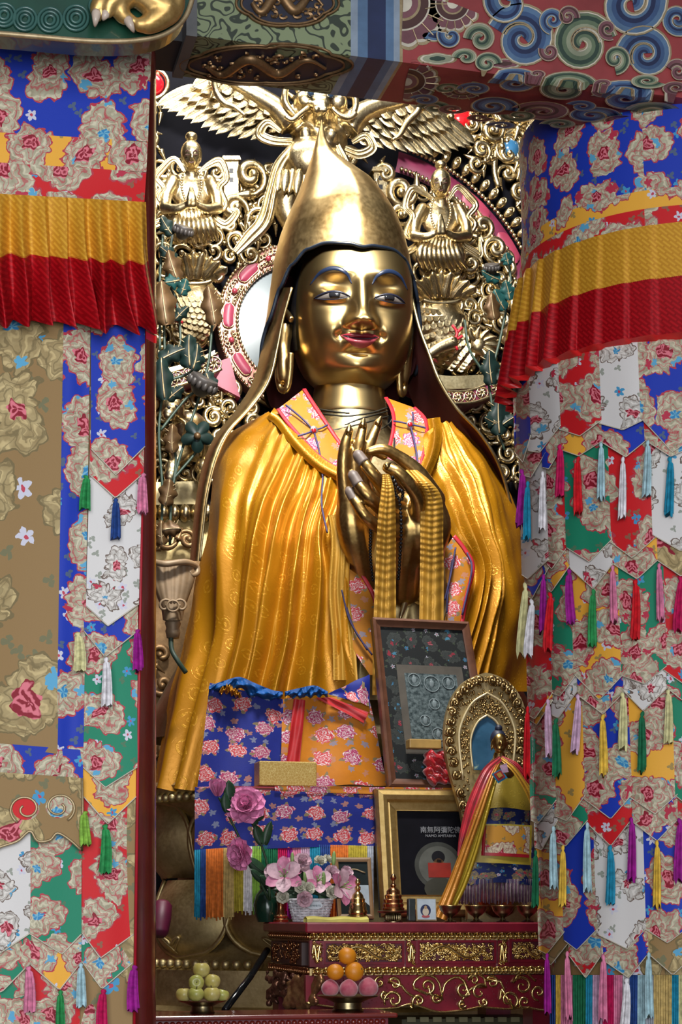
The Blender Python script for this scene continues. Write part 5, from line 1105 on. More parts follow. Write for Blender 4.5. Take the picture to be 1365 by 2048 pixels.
# ------------------------------------------------------------------ kneeling worshippers
def worshipper(hx, hy, flip, label, tilt):
    w_ = thing('kneeling_worshipper', label, 'carving', P(hx, hy+200, 9.0)); b2 = MB(); f = flip; V_ = 8.98
    def X(x): return hx+f*x
    def S(x, y, r, v=V_, k=(1, 1, 1)): b2.sph(P(X(x), hy+y, v), (D(r*k[0]), D(r*k[1]), D(r*k[2])), 14, 10)
    def T(pts, rs, n=14):
        c = catmull([P(X(p[0]), hy+p[1], p[2] if len(p) > 2 else V_) for p in pts], n); L = len(rs)-1
        b2.tube(c, [D(lerp(rs[min(int(i/n*L), L-1)], rs[min(int(i/n*L), L-1)+1], i/n*L-min(int(i/n*L), L-1))) for i in range(n+1)], 10); b2.sph(c[0], D(rs[0])); b2.sph(c[-1], D(rs[-1]))
    S(0, -2, 22, 8.93, (.95, .9, 1.2)); S(0, 12, 16, 8.92, (1, .9, 1)); S(1, 3, 5, 8.868, (.7, 1, 1.5)); S(17, 8, 6, 8.95, (.5, 1, 1.4)); S(-17, 8, 6, 8.95, (.5, 1, 1.4)); S(2, 14, 5, 8.88, (1.3, .8, .5))
    T([(0, 22, 8.95), (0, 45, 8.97)], [11, 13]); S(0, 72, 34, 8.98, (1.28, .5, 1.1)); S(0, 100, 25, 8.98, (1, .6, 1)); S(0, 52, 22, 8.98, (1.55, .5, .6))
    for q in (-1, 1):
        T([(q*36, 54, 8.97), (q*50, 80, 8.93), (q*53, 106, 8.88)], [14, 12, 11]); T([(q*53, 106, 8.88), (q*30, 108, 8.83), (q*7, 98, 8.80)], [11, 9, 6.5])
        T([(q*4.5, 99, 8.79), (q*4, 84, 8.78), (q*1.5, 64, 8.78)], [6.5, 5.5, 2.5])
        T([(q*14, 118), (q*34, 142, 8.9), (q*30, 166, 8.94)], [20, 17, 13])
    S(0, 128, 30, 8.97, (1.1, .6, .8))
    obj('body', blob(b2, .0065, 1), G_CARVE, w_, 180)
    mb = MB(); mb.sph(P(X(0), hy-36, 8.94), (D(12), D(12), D(9)), 14, 10); mb.lathe([(D(9), 0), (D(10), D(4)), (D(7), D(8))], P(X(0), hy-30, 8.94), 12); obj('topknot', mb, G_CARVE, w_, 180)
    mb = MB()
    for q in (-1, 1):
        mb.tube([P(X(q*(4+8*t)), hy-6-3.5*sin(pi*t), 8.868+.012*t) for t in [i/8 for i in range(9)]], D(1.3), 5); mb.tube([P(X(q*(4+8*t)), hy-1+1*sin(pi*t), 8.866+.014*t) for t in [i/8 for i in range(9)]], D(1), 5)
    mb.tube([P(X(-5+10*t), hy+13.5+1.5*sin(pi*t), 8.872) for t in [i/6 for i in range(7)]], D(1.2), 5)
    obj('face_lines', mb, BROWNP, w_, 180)
    mb = MB()
    for q in (-1, 1):
        c = catmull([P(X(q*16), hy+34, 8.9), P(X(q*20), hy+60, 8.87), P(X(q*14), hy+85, 8.86), P(X(q*4), hy+108, 8.85)], 15)
        for p in c: mb.sph(p, D(2.6), 8, 6)
    obj('necklace_beads', mb, G_CARVE, w_, 180, kind='stuff')
    for q in (-1, 1):
        ribbonw(w_, [(X(q*14), hy+34), (X(q*34), hy+14+6*q), (X(q*58), hy+20-8*q), (X(q*70), hy+46), (X(q*56), hy+66), (X(q*66), hy+92+8*q), (X(q*44), hy+118), (X(q*68), hy+138), (X(q*84+6*q*f), hy+128-14*q), (X(q*78), hy+108)], [3, 6, 8, 7, 7, 9, 7, 9, 7, 2], 8.91, G_CARVE, 'scarf_ribbon', n=54)
    for i in range(9):
        t = (i-4)/4; mb = MB(); mb.tube([P(p.x, p.y, p.z) for p in catmull([(X(t*26), hy+112, 8.88), (X(t*38+4), hy+142, 8.84), (X(t*44+tilt*8), hy+178-6*abs(t), 8.88)], 12)], [D(3.5+4.5*sin(pi*min(1, .2+k/14))) for k in range(13)], 8); obj('skirt_fold', mb, G_CARVE, w_, 180)
worshipper(383, 310, 1, 'gilded topknotted figure praying with a ring earring beneath the feathered wing nearest the flat banner', 1)
worshipper(882, 366, -1, 'gilded topknotted figure praying beside the pink arch band of the screen', -1)
# ------------------------------------------------------------------ scaled dragon-fish on ledges
def scales(mb, pts, rad, v, rows, per, sz):
    c = catmull(pts, rows); 
    for i in range(1, rows):
        d = (c[min(i+1, rows)]-c[i-1]).normalized(); n = V3((-d.y, d.x, 0)); R_ = lerp(rad[0], rad[1], i/rows) if len(rad) == 2 else catmull([(r, 0, 0) for r in rad], rows)[i].x
        for k in range(per):
            s = ((k+.5*(i % 2))/per*2-1)*.95
            if abs(s) > .97: continue
            q = c[i]+n*R_*s; depth = math.sqrt(max(0, 1-s*s)); w_ = sz*(.45+.55*depth)
            def fn(a, t): 
                x = (a*2-1); return P(q.x+n.x*x*w_+d.x*sz*1.35*t*math.sqrt(max(0, 1-x*x*.98)), q.y+n.y*x*w_+d.y*sz*1.35*t*math.sqrt(max(0, 1-x*x*.98)), v-D(R_)*.75*depth-.004-D(sz)*.42*t*(1-x*x*.6))
            mb.grid(fn, 6, 3)
def makara(label, path, rad, ruff, v, head):
    w_ = thing('dragon_fish', label, 'carving', P(path[0][0], 760, v)); b2 = MB(); c = catmull([P(x, y, v) for x, y in path], 24); R_ = catmull([(r, 0, 0) for r in rad], 24)
    b2.tube(c, [D(r.x) for r in R_], 16); 
    q = MB()
    for i, p in enumerate(b2.v): q.v.append((p[0], v+(p[1]-v)*.72, p[2]))
    q.f = b2.f; q.m = b2.m; q.uv = b2.uv; obj('body', q, G_CARVE, w_, 180)
    mb = MB(); scales(mb, path, rad, v, 11, 8, 8); obj('scales', mb, G_CARVE, w_, 180, kind='stuff')
    mb = MB(); x, y, rr = ruff; mb.tube([P(x+rr*cos(a), y+8+rr*.22*sin(a), v-.08) for a in [2*pi*i/24 for i in range(24)]], D(5), 8, closed=True); obj('collar_ring', mb, G_CARVE, w_, 180)
    for i in range(9):
        t = (i-4)/4; m2 = MB(); feather_mb(m2, (x+t*rr*.8, y+6), (x+t*rr*1.75, y-52+26*abs(t)**1.5), 15, v-.07-.01*(i % 2), True, -.07, curl=.25*t, ripple=1.5); obj('tail_fin', m2, G_CARVE, w_, 180)
    if head:
        hb = MB()
        for (hx, hy, r) in head: hb.sph(P(hx, hy, v-.06), (D(r), D(r)*.8, D(r)), 12, 9)
        obj('head', blob(hb, .012, 1), G_CARVE, w_, 180)
        for k in range(7):
            a = -2.2+k*.5; hx, hy, r = head[0]; m2 = MB(); feather_mb(m2, (hx+r*.5*cos(a), hy+r*.5*sin(a)), (hx+r*1.9*cos(a), hy+r*1.7*sin(a)), 7, v-.09, True, -.02, curl=.3); obj('mane_lock', m2, G_CARVE, w_, 180)
    return w_
mk = makara('gilded scaly dragon-fish with frilled tail on the ledge beside the dark lotus spray', [(385, 560), (390, 600), (385, 640), (370, 680)], [30, 50, 46, 26], (388, 552, 34), 9.02, None)
m2 = MB()
for pts in [[(350, 610), (358, 622), (352, 640), (366, 645)], [(362, 628), (372, 618)]]: m2.tube([P(p.x, p.y, 8.9) for p in catmull(pts, 8)], D(3), 6)
obj('red_flame', m2, REDTRIM, mk, 180)
mk = makara('gilded scaly dragon-fish with frilled tail and head on the ledge beside the pillar banner', [(884, 595), (880, 640), (900, 690), (945, 728)], [32, 56, 50, 24], (884, 590, 36), 9.02, [(958, 690, 22), (975, 705, 18), (985, 690, 14), (945, 665, 14)])
m2 = MB()
for pts in [[(905, 650), (915, 665), (910, 685), (916, 700)], [(915, 665), (925, 655)], [(912, 680), (925, 672)]]: m2.tube([P(p.x, p.y, 8.85) for p in catmull(pts, 8)], D(3), 6)
obj('red_flame', m2, REDTRIM, mk, 180)
m2 = MB(); m2.tube([P(p.x, p.y, 8.86) for p in catmull([(905, 685), (880, 695), (855, 712)], 12)], [D(13-.3*i) for i in range(13)], 10); m2.sph(P(905, 685, 8.86), D(13)); m2.sph(P(855, 712, 8.86), D(10)); obj('fore_leg', m2, G_CARVE, mk, 180)
def ledge(label, top, bot, v):
    n = 24; A = catmull(top, n); Bq = catmull(bot, n); w_ = thing('carved_ledge', label, 'ledge', P(top[0][0], bot[0][1], v))
    mb = MB(); mb.slab([P(p.x, p.y, v) for p in A]+[P(p.x, p.y, v) for p in reversed(Bq)], (0, KV-v-.01, 0)); obj('ledge_front', mb, MAGP, w_, 0)
    for c in (A, Bq): mb = MB(); mb.tube([P(p.x, p.y, v-.004) for p in c], D(2.6), 6); obj('gilt_edge', mb, G_CARVE, w_, 180)
    for i in range(2, n, 4):
        p = (A[i]+Bq[i])/2; m2 = MB(); R_ = (Bq[i]-A[i]).length*.38
        for k in range(7): a = 2*pi*k/7; m2.tube([P(p.x+R_*t*cos(a+t), p.y+R_*t*sin(a+t), v-.006) for t in (0.15, .5, .8, 1)], [D(2), D(2.6), D(1.8), D(.8)], 5)
        m2.tube([P(p.x+R_*1.2*cos(a), p.y+R_*1.15*sin(a), v-.004) for a in [2*pi*k/18 for k in range(18)]], D(1.5), 5, closed=True); obj('gilt_rosette', m2, G_CARVE, w_, 180)
ledge('magenta ledge with gold rosettes beside the round halo under the dragon-fish', [(296, 752), (340, 745), (390, 728), (436, 706)], [(296, 790), (345, 775), (395, 758), (444, 738)], 8.95)
ledge('magenta ledge with gold rosettes by the pillar banner under the dragon-fish', [(866, 770), (905, 782), (950, 778), (1004, 752)], [(870, 796), (910, 806), (955, 802), (1010, 780)], 8.95)
for pts in [[(296, 742), (340, 735), (390, 720), (430, 700)], [(866, 748), (905, 752), (950, 750), (1000, 748)]]:
    mb = MB(); c = catmull(pts, 14); mb.slab([P(p.x, p.y, 8.98) for p in c]+[P(p.x, p.y+26, 8.98) for p in reversed(c)], (0, .2, 0)); obj('ledge_top', mb, G_CHEST, scr, 0)
for a0_, x0_, y0_ in [(0, 455, 765), (0, 832, 770)]:
    mb = MB(); mb.pslab([(x0_-25, y0_-40), (x0_+5, y0_-50), (x0_+26, y0_+30), (x0_-22, y0_+5)], 9.1, .1); obj('red_inset', mb, PINKP, scr, 0)
# crouching lion low on the screen
lion = thing('carved_lion', 'small gilded crouching lion carved behind the dark lotus spray', 'carving', P(370, 985, 9.0)); b = MB()
for x, y, r, v in [(345, 818, 24, 8.92), (338, 828, 14, 8.85), (380, 860, 36, 9.0), (398, 890, 34, 9.0), (360, 905, 22, 8.95), (345, 935, 16, 8.92), (342, 952, 15, 8.9), (410, 935, 20, 8.95), (408, 955, 15, 8.92)]: gs(x, y, r, v, (1, .8, 1))
obj('body', blob(b, .012, 2), G_CARVE, lion, 180)
for k in range(8):
    mb = MB(); mb.tube([P(p.x, p.y, p.z) for p in catmull([(352+k*9, 832+k*6, 8.93), (372+k*7, 850+k*6, 8.86), (366+k*7, 880+k*6, 8.93)], 10)], D(4.2), 7); obj('mane_rib', mb, G_CARVE, lion, 180)
mb = MB()
for x, y in ((338, 815), (354, 813)): mb.sph(P(x, y, 8.83), D(3.5))
obj('eyes', mb, BLACK, lion, 180)
# low lotus-petal plinth band of the screen
mb = MB(); mb.pslab([(290, 965), (400, 962), (400, 1008), (290, 1010)], 9.02, .2); obj('plinth_band', mb, G_CHEST, scr, 0)
mb = MB(); mb.pslab([(290, 1040), (420, 1040), (420, 1120), (290, 1120)], 9.06, .15); obj('plinth_base', mb, G_BRONZE, scr, 0)
for i in range(8):
    mb = MB(); mb.sph(P(304+i*22, 1026, 9.0), (D(11), .05, D(17)), 12, 10); obj('lotus_petal', mb, G_CARVE, scr, 180)
mb = MB(); mb.pslab([(290, 1120), (420, 1120), (420, 1600), (290, 1600)], 9.0, .2); obj('lower_board', mb, OLDGOLD, scr, 0)
for x, y, R in [(330, 1075, 24), (375, 1080, 20), (325, 1370, 24), (318, 1440, 22), (330, 1500, 22), (322, 1310, 22)]: scroll(scr, x, y, R, 8.97, OLDGOLD, x+y)
# ------------------------------------------------------------------ dark lotus sprays (painted carved wood)
def spray(label, stems, leaves, pods, blooms, v):
    w_ = thing('lotus_spray', label, 'ornament', P(stems[0][0][0], stems[0][0][1], v)); k = 0
    for s_ in stems: mb = MB(); mb.tube([P(p.x, p.y, v) for p in catmull(s_, 24)], D(2.6), 7); obj('stem', mb, GRN1, w_, 180)
    for (a, b_, wd, m, cu) in leaves:
        mb = MB(); feather_mb(mb, a, b_, wd, v-.03-.004*(k % 5), True, -.02, 0, cu, 1, 2.5); k += 1
        for t in (.3, .5, .7):
            ax = V3((lerp(a[0], b_[0], t), lerp(a[1], b_[1], t), 0)); d = V3((b_[0]-a[0], b_[1]-a[1], 0)).normalized(); n = V3((-d.y, d.x, 0))
            for q in (-1, 1): e = ax+n*q*wd*.7+d*wd*.6; mb.tube([P(ax.x+(e.x-ax.x)*u, ax.y+(e.y-ax.y)*u, v-.035-.004*(k % 5)-D(wd)*.5*(1-u*u*.6)) for u in (0, .5, 1)], D(.8), 4, 1)
        obj('leaf', mb, [m, LINEGOLD], w_, 180)
    for (x, y, r, tl) in pods:
        mb = MB(); q = MB(); R_ = D(r); q.lathe([(0, -R_*.9), (R_*.45, -R_*.75), (R_*.85, -R_*.2), (R_*1.0, R_*.35), (R_*.92, R_*.5), (0, R_*.5)], (0, 0, 0), 20)
        for j in range(14): a = 2*pi*j/14; q.sph((R_*.95*cos(a), R_*.95*sin(a), 0), (R_*.2, R_*.2, R_*.32), 8, 6)
        mb.merge(q, Matrix.Translation(P(x, y, v-.06)) @ Matrix.Rotation(tl, 4, 'Y') @ Matrix.Rotation(.5, 4, 'X')); obj('seed_pod', mb, plain('pod_paint', (.035, .03, .028), .5), w_, 60)
    for (x, y, R_) in blooms:
        mb = MB(); mb.grid(lambda s, t: P(x+R_*(.62+.38*abs(cos(2.5*s*2*pi)))*t*cos(s*2*pi+.3), y+R_*(.62+.38*abs(cos(2.5*s*2*pi)))*t*sin(s*2*pi+.3), v-.06+D(R_)*.35*t*t), 60, 6, cu=True); mb.sph(P(x, y, v-.065), D(R_*.2), 10, 8, 1); obj('lotus_leaf', mb, [LEAFG, LEAFB], w_, 180)
SPV = 8.72
spray('dark painted lotus spray with pods and leaves rising beside the flat banner',
      [[(322, 1090), (325, 980), (318, 860), (330, 740), (328, 600), (345, 470)], [(340, 1090), (345, 980), (370, 880), (400, 790), (418, 720), (425, 640)], [(345, 980), (352, 920), (345, 890)], [(330, 740), (360, 690), (352, 600), (330, 560)], [(322, 860), (370, 800), (403, 775)], [(345, 960), (395, 900), (398, 872)], [(340, 760), (380, 745), (392, 720)], [(320, 700), (320, 560), (326, 470)]],
      [((345, 470), (318, 435), 14, LEAFG, .1), ((350, 520), (322, 490), 14, LEAFG, -.1), ((360, 560), (330, 568), 16, LEAFT, .1), ((362, 590), (376, 558), 14, LEAFT, -.1), ((334, 650), (318, 560), 24, LEAFB, .05), ((355, 560), (330, 500), 18, LEAFB, .1), ((430, 650), (420, 570), 20, LEAFB, -.05), ((380, 735), (372, 668), 22, LEAFG, .1), ((385, 740), (405, 690), 18, LEAFG, -.2),
       ((330, 800), (318, 712), 20, LEAFG, .05), ((320, 720), (372, 690), 18, LEAFG, .1), ((412, 745), (430, 790), 16, LEAFG, .1), ((345, 905), (340, 848), 16, LEAFB, .1), ((330, 1010), (345, 958), 18, LEAFB, -.1), ((325, 1060), (362, 1050), 16, LEAFB, .2), ((325, 1090), (318, 1040), 14, LEAFB, .1), ((335, 800), (365, 770), 14, LEAFG, .1), ((350, 640), (375, 610), 12, LEAFG, .1)],
      [(366, 462, 18, .2), (405, 768, 27, .4)], [(395, 872, 34)], SPV)
spray('small teal leaved lotus spray with a pod beside the pillar banner',
      [[(1010, 900), (990, 840), (975, 760), (940, 700), (930, 640)], [(985, 740), (1005, 660), (1012, 600), (985, 545)], [(1012, 600), (1022, 570), (1018, 520)]],
      [((1000, 560), (962, 545), 14, LEAFT, .1), ((1010, 620), (985, 580), 15, LEAFT, .1), ((1020, 600), (1015, 560), 15, LEAFT, -.1), ((1018, 530), (1010, 505), 12, LEAFT, .1), ((990, 640), (978, 585), 16, LEAFB, .1), ((985, 770), (972, 700), 18, LEAFG, .1), ((995, 760), (1020, 740), 14, LEAFG, .1), ((1000, 870), (990, 790), 20, LEAFG, .1), ((1000, 850), (968, 838), 14, LEAFG, .1), ((1005, 850), (1030, 830), 14, LEAFG, .1), ((1015, 690), (1028, 640), 14, LEAFB, 0)],
      [(984, 536, 15, -.2)], [], SPV)
# carved shell holder on a green stalk, beside the cape
sh = thing('shell_holder', 'brown carved shell cup on a curved green stalk beside the yellow cape', 'ornament', P(350, 1340, 7.72)); b = MB()
WOODB = plain('bare_carved_wood', (.22, .15, .085), .5, .25, .35, 12)
def shp(s, t):
    a = lerp(-1, 1, s); w_ = lerp(44, 20, sstep(.1, 1, t))*(1+.06*sin(pi*t)); return P(346+a*w_, lerp(1124+6*abs(sin(s*9)), 1240, t), 7.72-.07*math.sqrt(max(0, 1-a*a))*(.6+.4*t)-.004*abs(sin(s*22))*(1-t))
mb = MB(); mb.grid(shp, 44, 20); mb.grid(lambda s, t: shp(s, t)*1+V3((0, .09*(1-abs(2*s-1)), 0)), 44, 6); obj('shell', mb, WOODB, sh, 180)
mb = MB(); mb.tube([P(p.x, p.y, p.z) for p in catmull([(300, 1122, 7.7), (330, 1128, 7.64), (370, 1124, 7.66), (392, 1132, 7.72), (394, 1146, 7.72), (384, 1150, 7.7), (380, 1142, 7.69)], 30)], [.014]*20+[.014-.001*i for i in range(11)], 9); obj('rolled_rim', mb, WOODB, sh, 180)
mb = MB()
for q in (-1, 1): mb.tube([P(346+q*x, y, 7.635) for x, y in spiral_path(16, 1212, 15, 200, 1.1, 1, 1, 18)], .006, 7)
mb.tube([P(346+12*cos(a), 1212+11*sin(a), 7.63) for a in [2*pi*i/18 for i in range(18)]], .005, 7, closed=True); obj('scroll_motif', mb, WOODB, sh, 180)
mb = MB(); mb.lathe([(D(13, 7.7), 0), (D(16, 7.7), -.02), (D(13, 7.7), -.04), (D(15, 7.7), -.055), (D(12, 7.7), -.085)], P(346, 1238, 7.72), 16); obj('neck', mb, WOODB, sh, 180)
mb = MB(); mb.tube([P(p.x, p.y, p.z) for p in catmull([(342, 1272, 7.72), (344, 1300, 7.71), (356, 1322, 7.70), (372, 1345, 7.72)], 16)], D(5, 7.7), 10); obj('stalk', mb, GRN1, sh, 180)
# ------------------------------------------------------------------ bronze lotus throne under the statue
thr = thing('lotus_throne', 'dark bronze lotus throne with beaded rims and big curled petals under the statue', 'throne', (SU, 8.25, 0))
TRX, TRY, TV = 1.04, .80, 8.25
def te(a, k, z): return V3((SU+TRX*k*sin(a), TV-TRY*k*cos(a), z))
def zrow(y, v=7.75): return P(400, y, v).z
def tband(name, prof, m=G_BRONZE):
    mb = MB(); L = len(prof)-1
    mb.grid(lambda s, t: te(s*2*pi, prof[int(round(t*L))][0], prof[int(round(t*L))][1]), 96, L, cu=True); return obj(name, mb, m, thr, 35)
zs = [zrow(y) for y in (1572, 1586, 1600, 1745, 1908, 1930, 1940, 2012)]
tband('top_slab', [(.1, zs[0]+.03), (1.0, zs[0]+.03), (1.02, zs[0]+.01), (1.0, zs[1]), (.95, zs[2]), (.1, zs[2])])
tband('core', [(.93, zs[2]), (.80, zs[3]), (.90, zs[4]+.05), (1.0, zs[5])])
tband('base', [(1.0, zs[5]+.01), (1.06, zs[6]), (1.06, zs[7]), (1.12, zs[7]-.02), (1.12, .0)])
bd = MB(); bd.sph((0, 0, 0), .021, 10, 8); bdo = obj('rim_bead', bd, G_BRONZE, None, 180, origin=(0, 0, 0)); C.objects.unlink(bdo)
for z, k, n, sz in ((zs[1]-.012, 1.0, 120, 1.0), (zs[5]+.005, 1.05, 120, 1.0)):
    for i in range(n):
        a = 2*pi*i/n
        if -1.3 < (a if a < pi else a-2*pi) < .1: inst(bdo, te(a, k, z), thr, None, sz, None, 'rim_bead')
def petal(a0, da, z0, z1, up, m=G_BRONZE):
    mb = MB(); k0 = .82 if up else .86; 
    def fn(s, t, lift=0):
        x = 2*s-1; w_ = math.sqrt(max(0, 1-max(0, (t-.35)/.65)**2.6))*(1-.12*x*x*0); a = a0+da*x*w_
        bul = .17*sin(pi*min(1, t*.72+.16))*(1-.55*x*x)+.05*t*t
        return te(a, k0+bul+lift, lerp(z0, z1, t))
    mb.grid(fn, 18, 18); o = obj('lotus_petal', mb, m, thr, 180)
    mb = MB(); mb.tube([fn(0, t/14, .012) for t in range(14)]+[fn(.5, 1, .012)]+[fn(1, 1-t/14, .012) for t in range(1, 15)], .011, 8); obj('petal_rim', mb, G_BRONZE, o, 180)
    mb = MB()
    for q in (-1, 1): mb.tube([fn(.5+q*(.05+.16*t)*sin(3*t+.3), .82-.3*t*cos(2*t), .008) for t in [i/10 for i in range(11)]], [.009*(1-.07*i) for i in range(11)], 6)
    obj('petal_curl', mb, G_BRONZE, o, 180)
NP = 11
for k in range(NP):
    a = 2*pi*k/NP-.22; aa = (a+pi) % (2*pi)-pi
    if abs(aa) < 1.75:
        petal(a, pi/NP*1.04, zs[3]-.02, zs[2]+.01, True); petal(a+pi/NP, pi/NP*1.04, zs[3]-.03, zs[4]-.02, False)
# ------------------------------------------------------------------ ledge and its brocade cover
LZ = P(600, 1574, 7.15).z; lx0 = P(440, 1574, 7.15).x; lx1 = P(1100, 1574, 7.15).x
mb = MB(); mb.box((lx0, 7.16, LZ-.06), (lx1, 7.40, LZ)); tag(obj('throne_ledge', mb, MAROON, None, 0), 'plain maroon shelf board under the brocade cover before the throne', 'ledge')
cov = thing('brocade_cover', 'blue and orange peony brocade cover with rainbow fringe over the ledge', 'cover', P(560, 1840, 7.14))
def q4(a, b, c, d): 
    A, B_, C_, D_ = P(*a), P(*b), P(*c), P(*d); return lambda s, t: (A.lerp(B_, s)).lerp(C_.lerp(D_, s), t)
def csheet(name, a, b, c, d, m, uvs=1.0, off=(0, 0), wav=.006, nu=24, nv=20, parent=None):
    f = q4(a, b, c, d); mb = MB(); w_ = (f(1, 0)-f(0, 0)).length; h_ = (f(0, 1)-f(0, 0)).length
    mb.grid(lambda s, t: f(s, t)+V3((0, -wav*(sin(s*9+t*3)+.6*sin(s*4-t*7)), .3*wav*sin(s*12))), nu, nv, uvf=lambda s, t: (s*w_*uvs+off[0], -t*h_*uvs+off[1])); return obj(name, mb, m, parent or cov, 180)
csheet('blue_panel', (420, 1366, 7.43), (568, 1398, 7.43), (395, 1576, 7.385), (560, 1573, 7.385), PB_BLUE)
csheet('orange_panel', (566, 1398, 7.43), (738, 1392, 7.43), (558, 1573, 7.385), (778, 1570, 7.385), PB_ORG, 1, (3, 1), .012)
csheet('red_strip', (588, 1398, 7.40), (611, 1400, 7.40), (572, 1535, 7.375), (600, 1533, 7.375), plain('red_brocade_strip', (.36, .012, .016), .5), wav=.004)
csheet('red_strip', (632, 1396, 7.395), (662, 1394, 7.395), (728, 1446, 7.38), (738, 1424, 7.38), plain('red_brocade_strip_b', (.36, .012, .016), .5), wav=.004)
csheet('blue_corner', (656, 1388, 7.40), (740, 1348, 7.42), (690, 1398, 7.39), (741, 1412, 7.39), PB_BLUE, 1, (1.3, .4))
csheet('ledge_top', (392, 1574, 7.40), (560, 1571, 7.40), (390, 1576, 7.14), (1000, 1578, 7.14), PB_ORG, 1, (2, 2), .002)
csheet('front_panel', (390, 1574, 7.135), (760, 1590, 7.135), (389, 1700, 7.125), (750, 1692, 7.125), PB_BLUE, 1, (5, 5), .004)
csheet('orange_border', (550, 1572, 7.125), (930, 1576, 7.125), (550, 1582, 7.125), (930, 1594, 7.125), PB_ORG, 1, (6, 2), .001)
def Fz(x, y, off=0): return P(x, y, 7.125-off)
yb_ = lambda x: lerp(1700, 1692, (x-389)/360)-6*sin(pi*(x-389)/360)
for xa, xb, c_ in [(389, 401, 'te'), (401, 412, 'nv'), (412, 447, 'or'), (447, 468, 'ta'), (468, 487, 'ol'), (487, 505, 'wh'), (505, 523, 'lg'), (523, 556, 'dg'), (556, 575, 'cr'), (575, 585, 'pu'), (585, 602, 'pk'), (602, 620, 'li'), (620, 641, 'te'), (641, 661, 'nv'), (661, 697, 'or'), (697, 735, 'ol'), (735, 748, 'gy')]:
    fringe(Fz, cov, xa, xb, yb_(xa), yb_(xb), 1838-(12 if 447 < xa < 560 else 0), c_, 0, 3.4, .0035)
# crumpled blue scarf on top
bs = thing('blue_scarf', 'crumpled bright blue scarf with a yellow end lying on the brocade cover', 'scarf', P(500, 1390, 7.40))
SKY = plain('sky_blue_silk', (.003, .065, .24), .55, 0, .4, 25, spec=.25)
def crum(name, pts, wid, m, seed):
    c = catmull(pts, 40); r = random.Random(seed); ph = [r.uniform(0, 6) for _ in range(4)]; mb = MB(); W = catmull([(w_, 0, 0) for w_ in wid], 40)
    mb.grid(lambda s, t: P(c[int(round(t*40))].x, c[int(round(t*40))].y+(s-.5)*2*W[int(round(t*40))].x+3*sin(t*31+ph[0])*sin(s*5), c[int(round(t*40))].z-.05*sin(pi*s)-.018*sin(s*9+t*23+ph[1])-.012*sin(s*4-t*47+ph[2])), 14, 40)
    return obj(name, mb, m, bs, 180)
crum('scarf_fold', [(418, 1378, 7.42), (450, 1370, 7.42), (480, 1366, 7.42), (510, 1380, 7.42), (545, 1390, 7.42), (566, 1388, 7.42)], [6, 9, 12, 14, 10, 5], SKY, 1)
crum('scarf_fold', [(570, 1388, 7.42), (600, 1386, 7.42), (630, 1382, 7.42), (656, 1388, 7.42)], [5, 10, 11, 5], SKY, 2)
crum('yellow_end', [(438, 1384, 7.40), (455, 1376, 7.40), (470, 1384, 7.40), (482, 1392, 7.40)], [4, 11, 9, 4], SATIN, 3)
# gold patterned box
def obox(name, label, cat, x0, x1, y0, y1, v, dep, m, bev=.004):
    a = P(x0, y1, v); b_ = P(x1, y0, v); mb = MB(); mb.box((a.x, v, a.z), (b_.x, v+dep, b_.z)); o = obj(name, mb, m, None, 0)
    bv = o.modifiers.new('b', 'BEVEL'); bv.width = bev; bv.segments = 2; return tag(o, label, cat)
M = MT('crackled_gold_paper'); vo = M.n('ShaderNodeTexVoronoi', {'Vector': M.coord(), 'Scale': 90.0}, feature='DISTANCE_TO_EDGE'); M.set(col=M.mix(M.ramp(vo.outputs['Distance'], .02, .08), (.50, .38, .13), (.36, .23, .05)), rough=.4, metal=.3); GPAPER = M.mat
obox('gift_box', 'long gold patterned paper box on the brocade ledge', 'box', 519, 634, 1524, 1571, 7.19, .11, GPAPER)
# ------------------------------------------------------------------ framed pictures
class Quad:
    def __init__(s, tl, tr, bl, br): s.f = q4(tl, tr, bl, br); f = s.f; s.n = (f(1, 0)-f(0, 0)).cross(f(0, 1)-f(0, 0)).normalized(); s.n = s.n if s.n.y < 0 else -s.n
    def __call__(s, a, b, off=0): return s.f(a, b)+s.n*off
def qframe(root, Q, s0, s1, t0, t1, w_, wt, prof, m, name='frame_side'):      # four mitred mouldings; prof: (across 0..1, height)
    cs = [(s0, t0), (s1, t0), (s1, t1), (s0, t1)]; ci = [(s0+w_, t0+wt), (s1-w_, t0+wt), (s1-w_, t1-wt), (s0+w_, t1-wt)]
    for k in range(4):
        a, b_ = cs[k], cs[(k+1) % 4]; c, d = ci[k], ci[(k+1) % 4]; mb = MB(); L = len(prof)-1
        def fn(s, t):
            q, h = prof[int(round(t*L))]; return Q(lerp(lerp(a[0], c[0], q), lerp(b_[0], d[0], q), s), lerp(lerp(a[1], c[1], q), lerp(b_[1], d[1], q), s), h)
        mb.grid(fn, 4, L); obj(name, mb, m, root, 30)
def qrect(root, Q, s0, s1, t0, t1, off, m, name, nx=1, ny=1, uvs=1):
    mb = MB(); W = (Q(1, 0)-Q(0, 0)).length; H = (Q(0, 1)-Q(0, 0)).length; mb.grid(lambda s, t: Q(lerp(s0, s1, s), lerp(t0, t1, t), off), nx, ny, uvf=lambda s, t: (lerp(s0, s1, s)*W*uvs, -lerp(t0, t1, t)*H*uvs)); return obj(name, mb, m, root, 0)
def back(root, Q, th, m):
    mb = MB(); pts = [Q(0, 0, -.002), Q(1, 0, -.002), Q(1, 1, -.002), Q(0, 1, -.002)]; mb.slab(pts, Q.n*-th, 0); return obj('backing', mb, m, root, 0)
GLASS = MT('picture_glass'); GLASS.set(col=(0, 0, 0), rough=.1, alpha=.04, spec=.5); GLASS = GLASS.mat
th = thing('framed_scroll_painting', 'tall dark brocade scroll painting in a brown wooden frame leaning on the ledge', 'picture', P(870, 1574, 7.25))
Q = Quad((743, 1237, 7.25), (935, 1246, 7.25), (776, 1575, 7.17), (992, 1580, 7.17))
